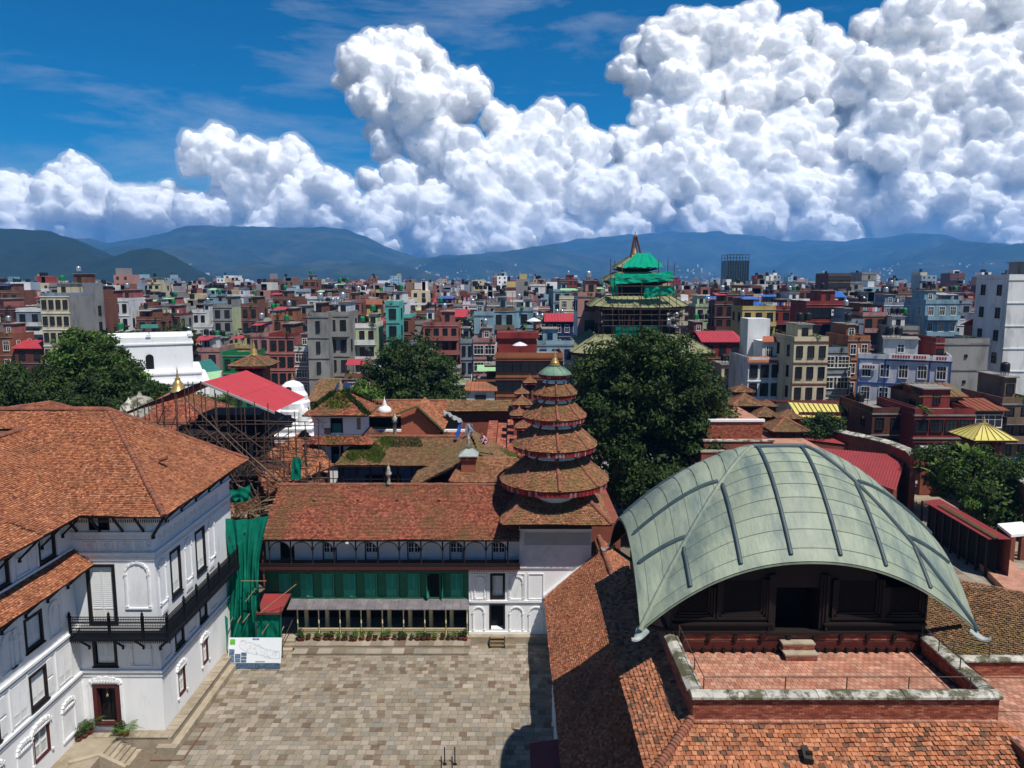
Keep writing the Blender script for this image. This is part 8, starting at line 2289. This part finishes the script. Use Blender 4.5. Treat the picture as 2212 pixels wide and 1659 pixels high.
while Y<3300:
 x=-.72*Y
 while x<.72*Y:
  w=rc2.uniform(5.5,11)*(1+Y/2400);d=rc2.uniform(9,16)
  h=rc2.uniform(9,19)+(rc2.uniform(4,14) if rc2.random()<.05 else 0)
  if rc2.random()<.85:far_boxes.append((x,x+w,Y+rc2.uniform(-8,8),Y+d,h))
  x+=w+rc2.uniform(0,6+Y*.008)
 Y+=12+(Y-470)*.028
Vw=[];Vg=[];Vt=[]
BF=np.array([[0,1,5,4],[1,2,6,5],[2,3,7,6],[3,0,4,7],[4,5,6,7]])
def bx8(x0,x1,y0,y1,z0,z1): return [(x0,y0,z0),(x1,y0,z0),(x1,y1,z0),(x0,y1,z0),(x0,y0,z1),(x1,y0,z1),(x1,y1,z1),(x0,y1,z1)]
for (x0,x1,y0,y1,h) in far_boxes:
 Vw.append(bx8(x0,x1,y0,y1,0,h))
 for _k in range(2 if y0<900 else 1):
  if rc2.random()<.25: continue
  sw=(x1-x0)*rc2.uniform(.25,.6);sx=rc2.uniform(x0,x1-sw);Vw.append(bx8(sx,sx+sw,y0+2,y1,h,h+rc2.uniform(1.8,3.2)))
  if rc2.random()<.5 and y0<1200:Vt.append(bx8(sx+.3,sx+1.5,y0+3,y0+4.2,h+2,h+4.2))
 if y0<1500:
  nf=int(h/3);nc=max(2,int((x1-x0)/2.6))
  for f in range(nf):
   z=(f+.5)*h/nf
   if z<h*.4: continue
   for c in range(nc):
    if rc2.random()<.8:xc=x0+(x1-x0)*(c+.5)/nc;Vg.append([(xc-.6,y0-.05,z-.7),(xc+.6,y0-.05,z-.7),(xc+.6,y0-.05,z+.7),(xc-.6,y0-.05,z+.7)])
  if rc2.random()<.5:Vt.append(bx8(x0-.1,x1+.1,y0-.9,y0,h*.72,h*.72+.3))
mat('far_wall',(0.3,0.3,0.3),palette=[(0.22,0.085,0.05),(0.30,0.28,0.26),(0.62,0.60,0.57),(0.13,0.05,0.035),(0.26,0.10,0.06),(0.55,0.46,0.30),(0.20,0.14,0.10),(0.30,0.04,0.035),(0.24,0.30,0.36),(0.40,0.20,0.16),(0.70,0.69,0.67),(0.22,0.21,0.20),(0.48,0.38,0.16),(0.24,0.38,0.44)],isl=.2,n_scale=.2,n_amt=.15)
A=np.array(Vw).reshape(-1,3);F=(BF[None]+8*np.arange(len(Vw))[:, None, None]).reshape(-1,4);nA=len(F)
G=np.array(Vg).reshape(-1,3);Fg=np.arange(len(Vg)*4).reshape(-1,4)+len(A)
T=np.array(Vt).reshape(-1,3);Ft=(BF[None]+8*np.arange(len(Vt))[:, None, None]).reshape(-1,4)+len(A)+len(G)
o=link('distant_houses',np_mesh('distant_houses',np.concatenate([A,G,T]),np.concatenate([F,Fg,Ft]),['far_wall','glass_dark','tank_black'],mat_idx=np.concatenate([np.zeros(nA),np.ones(len(Fg)),np.full(len(Ft),2)])))
tag(o,'mass of small houses of the far city below the mountains','houses',kind='stuff')
rs=np.random.RandomState(8);Vs=[]
for k in range(230):
 y=140+1500*rs.rand()**1.6;x=(rs.rand()-.5)*1.4*y
 if 118<y<152 and 8<x<36: continue
 s=2.0+2.5*rs.rand();Vs.append(leaves(130,(x,y,9+5*rs.rand()),(s*1.3,s,s),s*.42,rs))
o=link('distant_trees',leaf_mesh('distant_trees',Vs,'leaf_dark'));tag(o,'scattered treetops among the far houses','trees',kind='stuff')
# ================================================================== far hills, haze, clouds
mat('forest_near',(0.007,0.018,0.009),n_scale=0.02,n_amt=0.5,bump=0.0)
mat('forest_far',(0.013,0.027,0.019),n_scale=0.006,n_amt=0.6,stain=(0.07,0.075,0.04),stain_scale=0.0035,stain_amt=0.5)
def fbm2(x,y,seed=0,octv=5):
 r=np.random.RandomState(seed)
 out=np.zeros_like(x);amp=1.0;fr=1.0
 for o in range(octv):
  for k in range(3):
   a=r.rand()*math.pi*2;ph=r.rand()*6.28
   out+=amp*np.sin((x*math.cos(a)+y*math.sin(a))*fr+ph+1.3*np.sin((y*math.cos(a)-x*math.sin(a))*fr*0.7+ph*2))/3
  amp*=0.52;fr*=2.07
 return out
HILLV=[]
def hill(name,prof,y_ridge,y_foot,matn,amp,nc=560,nr=60,seed=1,wl=500.0):
 px=np.linspace(prof[0][0],prof[-1][0],nc)
 py=np.interp(px,[p[0] for p in prof],[p[1] for p in prof])
 R=np.array([list(at_y(a,b,y_ridge)) for a,b in zip(px,py)])
 hz=np.maximum(R[:,2],-2.0)
 xs=R[:,0]
 rows=[]
 for j in range(nr+5):
  t=j/nr
  y=y_foot+(y_ridge-y_foot)*t
  X=xs*(y/y_ridge) if t<=1 else xs
  shape=min(t,1.0)**1.55 if t<=1 else max(0.0,1-(t-1)*2.0)
  n=fbm2(X/wl,np.full_like(X,y/wl),seed,5)
  env=(1-abs(2*min(t,1.0)-1)**2.0)*(t<=1)
  z=hz*shape+amp*n*env*np.clip(hz/150.0,0,1)-(3.0 if j==0 else 0)
  z=np.minimum(z,(hz-EYE)*(y/y_ridge)*0.985+EYE) if t<0.99 else z+amp*0.06*fbm2(X/(wl*0.13),X*0,seed+3,4)*(t<=1.02)
  rows.append(np.stack([X,np.full_like(X,y),z],1))
 V=np.concatenate(rows)
 n_r=len(rows)
 i,j=np.meshgrid(np.arange(n_r-1),np.arange(nc-1),indexing='ij')
 a=(i*nc+j).ravel()
 F=np.stack([a,a+1,a+nc+1,a+nc],1)
 o=link(name,np_mesh(name,V,F,matn,smooth=True))
 HILLV.append((V,hz.max()))
 return struct(o)
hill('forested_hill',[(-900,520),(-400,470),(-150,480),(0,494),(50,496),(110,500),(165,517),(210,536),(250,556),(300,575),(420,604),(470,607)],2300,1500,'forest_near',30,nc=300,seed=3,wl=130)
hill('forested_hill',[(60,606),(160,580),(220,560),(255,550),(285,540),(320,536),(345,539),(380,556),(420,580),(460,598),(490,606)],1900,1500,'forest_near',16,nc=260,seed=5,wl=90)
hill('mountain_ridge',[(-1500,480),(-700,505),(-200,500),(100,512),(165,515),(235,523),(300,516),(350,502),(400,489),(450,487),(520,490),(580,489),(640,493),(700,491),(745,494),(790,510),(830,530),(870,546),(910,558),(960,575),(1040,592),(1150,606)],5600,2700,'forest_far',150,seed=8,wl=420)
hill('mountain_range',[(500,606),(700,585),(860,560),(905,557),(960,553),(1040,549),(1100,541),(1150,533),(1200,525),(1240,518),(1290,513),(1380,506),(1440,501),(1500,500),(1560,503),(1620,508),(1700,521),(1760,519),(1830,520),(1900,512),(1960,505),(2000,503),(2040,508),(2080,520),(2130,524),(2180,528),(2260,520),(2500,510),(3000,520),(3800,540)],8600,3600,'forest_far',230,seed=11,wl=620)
rs=np.random.RandomState(31);Vw=[]
for hi,cnt,lim in ((2,300,.22),(3,600,.22),(0,90,.1)):
 V,mx=HILLV[hi]
 u=V[:,0]/V[:,1]
 ok=np.nonzero((V[:,2]>2)&(V[:,2]<mx*lim)&(abs(u)<.72))[0]
 cl_=np.sin(V[ok,0]*.0045+hi)+np.sin(V[ok,1]*.006+V[ok,0]*.002)
 ok=ok[cl_>.15]
 for i in rs.choice(ok,min(cnt,len(ok)*3)):
  x,y,z=V[i]+np.array([rs.randn()*14,rs.randn()*25,-2]);w=3.5+3*rs.rand()
  Vw.append(bx8(x-w,x+w,y-w,y+w,z-8,z+4+7*rs.rand()))
A=np.array(Vw).reshape(-1,3);F=(BF[None]+8*np.arange(len(Vw))[:, None, None]).reshape(-1,4)
mat('village_wall',(0.6,0.6,0.6),palette=[(0.5,0.5,0.48),(0.34,0.32,0.29),(0.55,0.52,0.46),(0.28,0.16,0.11)],isl=.2)
o=link('hillside_houses',np_mesh('hillside_houses',A,F,'village_wall'));tag(o,'tiny pale houses scattered on the lower mountain slopes','houses',kind='stuff')
hz_m=bpy.data.materials.new('haze_air')
hz_m.use_nodes= True
hz_m.node_tree.nodes.clear()
_o=hz_m.node_tree.nodes.new('ShaderNodeOutputMaterial')
_v=hz_m.node_tree.nodes.new('ShaderNodeVolumePrincipled')
_v.inputs['Color'].default_value=(0.10,0.43,1.0,1)
_v.inputs['Density'].default_value=0.000105
_v.inputs['Anisotropy'].default_value=0.0
hz_m.node_tree.links.new(_v.outputs[0],_o.inputs['Volume'])
MATS['haze_air']=hz_m
mb=MB();mb.box(-12000,12000,-300,9400,-8,640)
hz=mb.build('haze','haze_air');tag(hz,kind='stuff')
cl=bpy.data.materials.new('cloud_white')
cl.use_nodes= True
nt=cl.node_tree;nt.nodes.clear()
o_=nt.nodes.new('ShaderNodeOutputMaterial')
d_=nt.nodes.new('ShaderNodeBsdfPrincipled')
d_.inputs['Base Color'].default_value=(0.985,0.985,0.985,1)
d_.inputs['Roughness'].default_value=1.0
d_.inputs['Specular IOR Level'].default_value=0.0
d_.inputs['Subsurface Weight'].default_value=1.0
d_.inputs['Subsurface Radius'].default_value=(1.0,1.0,1.0)
d_.inputs['Subsurface Scale'].default_value=260.0
nt.links.new(d_.outputs[0],o_.inputs['Surface'])
g_=nt.nodes.new('ShaderNodeNewGeometry')
n_=nt.nodes.new('ShaderNodeTexNoise');n_.inputs['Scale'].default_value=0.005;n_.inputs['Detail'].default_value=7.0;n_.inputs['Roughness'].default_value=0.6
b_=nt.nodes.new('ShaderNodeBump');b_.inputs['Strength'].default_value=0.35;b_.inputs['Distance'].default_value=60.0
nt.links.new(g_.outputs['Position'],n_.inputs['Vector']);nt.links.new(n_.outputs['Fac'],b_.inputs['Height'])
nt.links.new(b_.outputs['Normal'],d_.inputs['Normal'])
MATS['cloud_white']=cl
vl=bpy.data.materials.new('veil_white');vl.use_nodes= True;vl.node_tree.nodes.clear()
o_=vl.node_tree.nodes.new('ShaderNodeOutputMaterial');s_=vl.node_tree.nodes.new('ShaderNodeVolumeScatter')
s_.inputs['Color'].default_value=(1,1,1,1);s_.inputs['Density'].default_value=0.0016;s_.inputs['Anisotropy'].default_value=-0.25
vl.node_tree.links.new(s_.outputs[0],o_.inputs['Volume']);MATS['veil_white']=vl
def ico(sub):
 import bmesh
 bm=bmesh.new();bmesh.ops.create_icosphere(bm,subdivisions=sub,radius=1.0)
 bm.verts.ensure_lookup_table()
 V=np.array([v.co[:] for v in bm.verts]);F=np.array([[v.index for v in f.verts] for f in bm.faces])
 bm.free()
 return V,F
ICO={k:ico(k) for k in (1,2,3)}
PUFFS={}
for _k in (1,2,3):
 PUFFS[_k]=[]
 for _q in range(7):
  V_,F_=ICO[_k]
  r_=np.random.RandomState(_q*10+_k).rand(3)*20
  q_=V_*2.6+r_
  bum=1+0.10*fbm2(q_[:,0]+q_[:,2],q_[:,1]-0.6*q_[:,2],_q,4)
  PUFFS[_k].append(V_*bum[:, None]*np.array([1.0,1.0,0.88]))
def cloud(name,lobes,D,seed,voxel):
 rs=np.random.RandomState(seed)
 VV=[];FF=[];n=0
 def puff(c,r,sub):
  nonlocal n
  V=PUFFS[sub][rs.randint(7)]
  W=c+V*r
  VV.append(W);FF.append(ICO[sub][1]+n);n+=len(W)
 for (px,py,rp) in lobes:
  dist=D*(1+0.022*rs.randn()+0.0004*(320-py))
  a,b,d=ray(px,py)
  c0=np.array([a,b,d])*(dist/b);c0[2]+=EYE
  r0=rp/1661.0*dist*0.9
  puff(c0,r0,3)
  kids=int(13+rp*0.10)
  for i in range(kids):
   v=rs.randn(3);v[1]-=0.8;v[2]+=0.3;v/=np.linalg.norm(v)
   r1=r0*(0.22+0.34*rs.rand()**1.5)
   c1=c0+v*r0*np.array([1,1,0.88])*(0.80+0.20*rs.rand())
   puff(c1,r1,2)
   for j in range(7):
    w=rs.randn(3)*0.8+v;w[1]-=0.3;w[2]+=0.2;w/=np.linalg.norm(w)
    r2=r1*(0.20+0.24*rs.rand())
    puff(c1+w*r1*0.90,r2,1)
 V=np.concatenate(VV);F=np.concatenate(FF)
 o=link(name,np_mesh(name,V,F,'cloud_white',smooth=True))
 md=o.modifiers.new('merge','REMESH')
 md.mode='VOXEL';md.voxel_size=voxel;md.use_smooth_shade= True
 dm=o.modifiers.new('billow','DISPLACE')
 tx=bpy.data.textures.new('billow','CLOUDS');tx.noise_scale=300.0;tx.noise_depth=3
 dm.texture=tx;dm.texture_coords='GLOBAL';dm.strength=230.0;dm.mid_level=0.5
 d2=o.modifiers.new('fine_billow','DISPLACE')
 t2=bpy.data.textures.new('fine_billow','CLOUDS');t2.noise_scale=95.0;t2.noise_depth=3
 d2.texture=t2;d2.texture_coords='GLOBAL';d2.strength=60.0;d2.mid_level=0.5
 v=link('cloud_veil',np_mesh('cloud_veil',V,F,'veil_white',smooth=True))
 m2=v.modifiers.new('merge','REMESH');m2.mode='VOXEL';m2.voxel_size=85.0
 d3=v.modifiers.new('swell','DISPLACE');d3.texture=tx;d3.texture_coords='GLOBAL';d3.strength=330.0;d3.mid_level=0.24
 tag(v,kind='structure')
 tag(o,kind='structure')
 return o,len(F)
L_left=[(-120,440,70),(-40,470,70),(0,430,62),(40,470,60),(130,440,52),(165,375,40),(190,395,42),(225,420,34),(205,455,58),(290,465,55),(375,440,46),(330,480,40),(430,470,50),(445,322,40),(470,296,30),(425,350,34),(500,345,48),(550,345,44),(600,365,50),(640,332,36),(665,385,44),(705,400,40),(260,440,44),(330,450,46),(90,480,46),(30,500,50),(540,420,58),(640,445,58),(60,520,60),(180,520,60),(300,530,55),(420,520,50),(560,530,50),(700,530,50),(800,540,50),(735,420,36),(720,470,56),(800,480,56),(500,470,55),(600,490,50)]
L_mid=[(820,115,42),(775,140,44),(880,112,42),(930,135,36),(850,165,52),(760,175,30),(960,185,38),(1005,190,40),(1035,208,26),(800,215,40),(900,225,62),(985,235,44),(850,270,50),(930,300,62),(835,325,34),(1000,315,44),(1072,258,34),(1100,290,42),(1185,245,30),(1165,285,42),(1240,268,26),(1230,300,44),(1100,340,62),(1180,340,56),(1260,340,54),(950,375,54),(1030,395,64),(1120,410,72),(1210,420,72),(870,385,34),(960,450,64),(1060,480,70),(1170,490,70),(1285,430,72),(1350,410,50),(1395,445,50),(1290,490,60),(860,540,60),(980,530,60),(1100,545,60),(1220,530,60),(1330,520,60),(800,392,26),(855,450,52),(900,500,56)]
L_right=[(1385,115,44),(1352,150,32),(1420,80,40),(1475,65,46),(1540,62,42),(1625,55,48),(1690,85,40),(1450,140,72),(1550,140,82),(1655,140,72),(1400,190,40),(1480,220,76),(1580,230,86),(1690,220,86),(1410,262,44),(1480,305,80),(1352,318,48),(1590,330,92),(1700,330,92),(1790,250,84),(1870,200,84),(1840,150,40),(1930,130,60),(2010,120,64),(2090,160,80),(2190,150,84),(2000,230,100),(2120,270,110),(2230,260,96),(1900,330,100),(2020,360,100),(2150,390,100),(2290,380,100),(2330,200,110),(1440,390,80),(1560,420,90),(1690,430,90),(1810,430,90),(1930,450,80),(2050,470,80),(2170,480,70),(2290,490,80),(1440,530,60),(1560,530,60),(1680,540,60),(1800,530,60),(1920,530,60),(2050,540,60),(2180,540,60),(1740,60,34),(1790,110,44),(1880,70,46),(1960,50,56),(2060,60,66),(2170,50,74),(2270,70,80),(1500,480,64),(1620,490,64),(1740,500,60)]
NT=0
for nm,lb,D,sd,vx in (('cumulus_cloud',L_left,15500,3,31.0),('cumulus_cloud',L_mid,17500,4,34.0),('cumulus_cloud',L_right,19000,5,37.0)):
 o,k=cloud(nm,lb,D,sd,vx);NT+=k
print('cloud tris',NT)
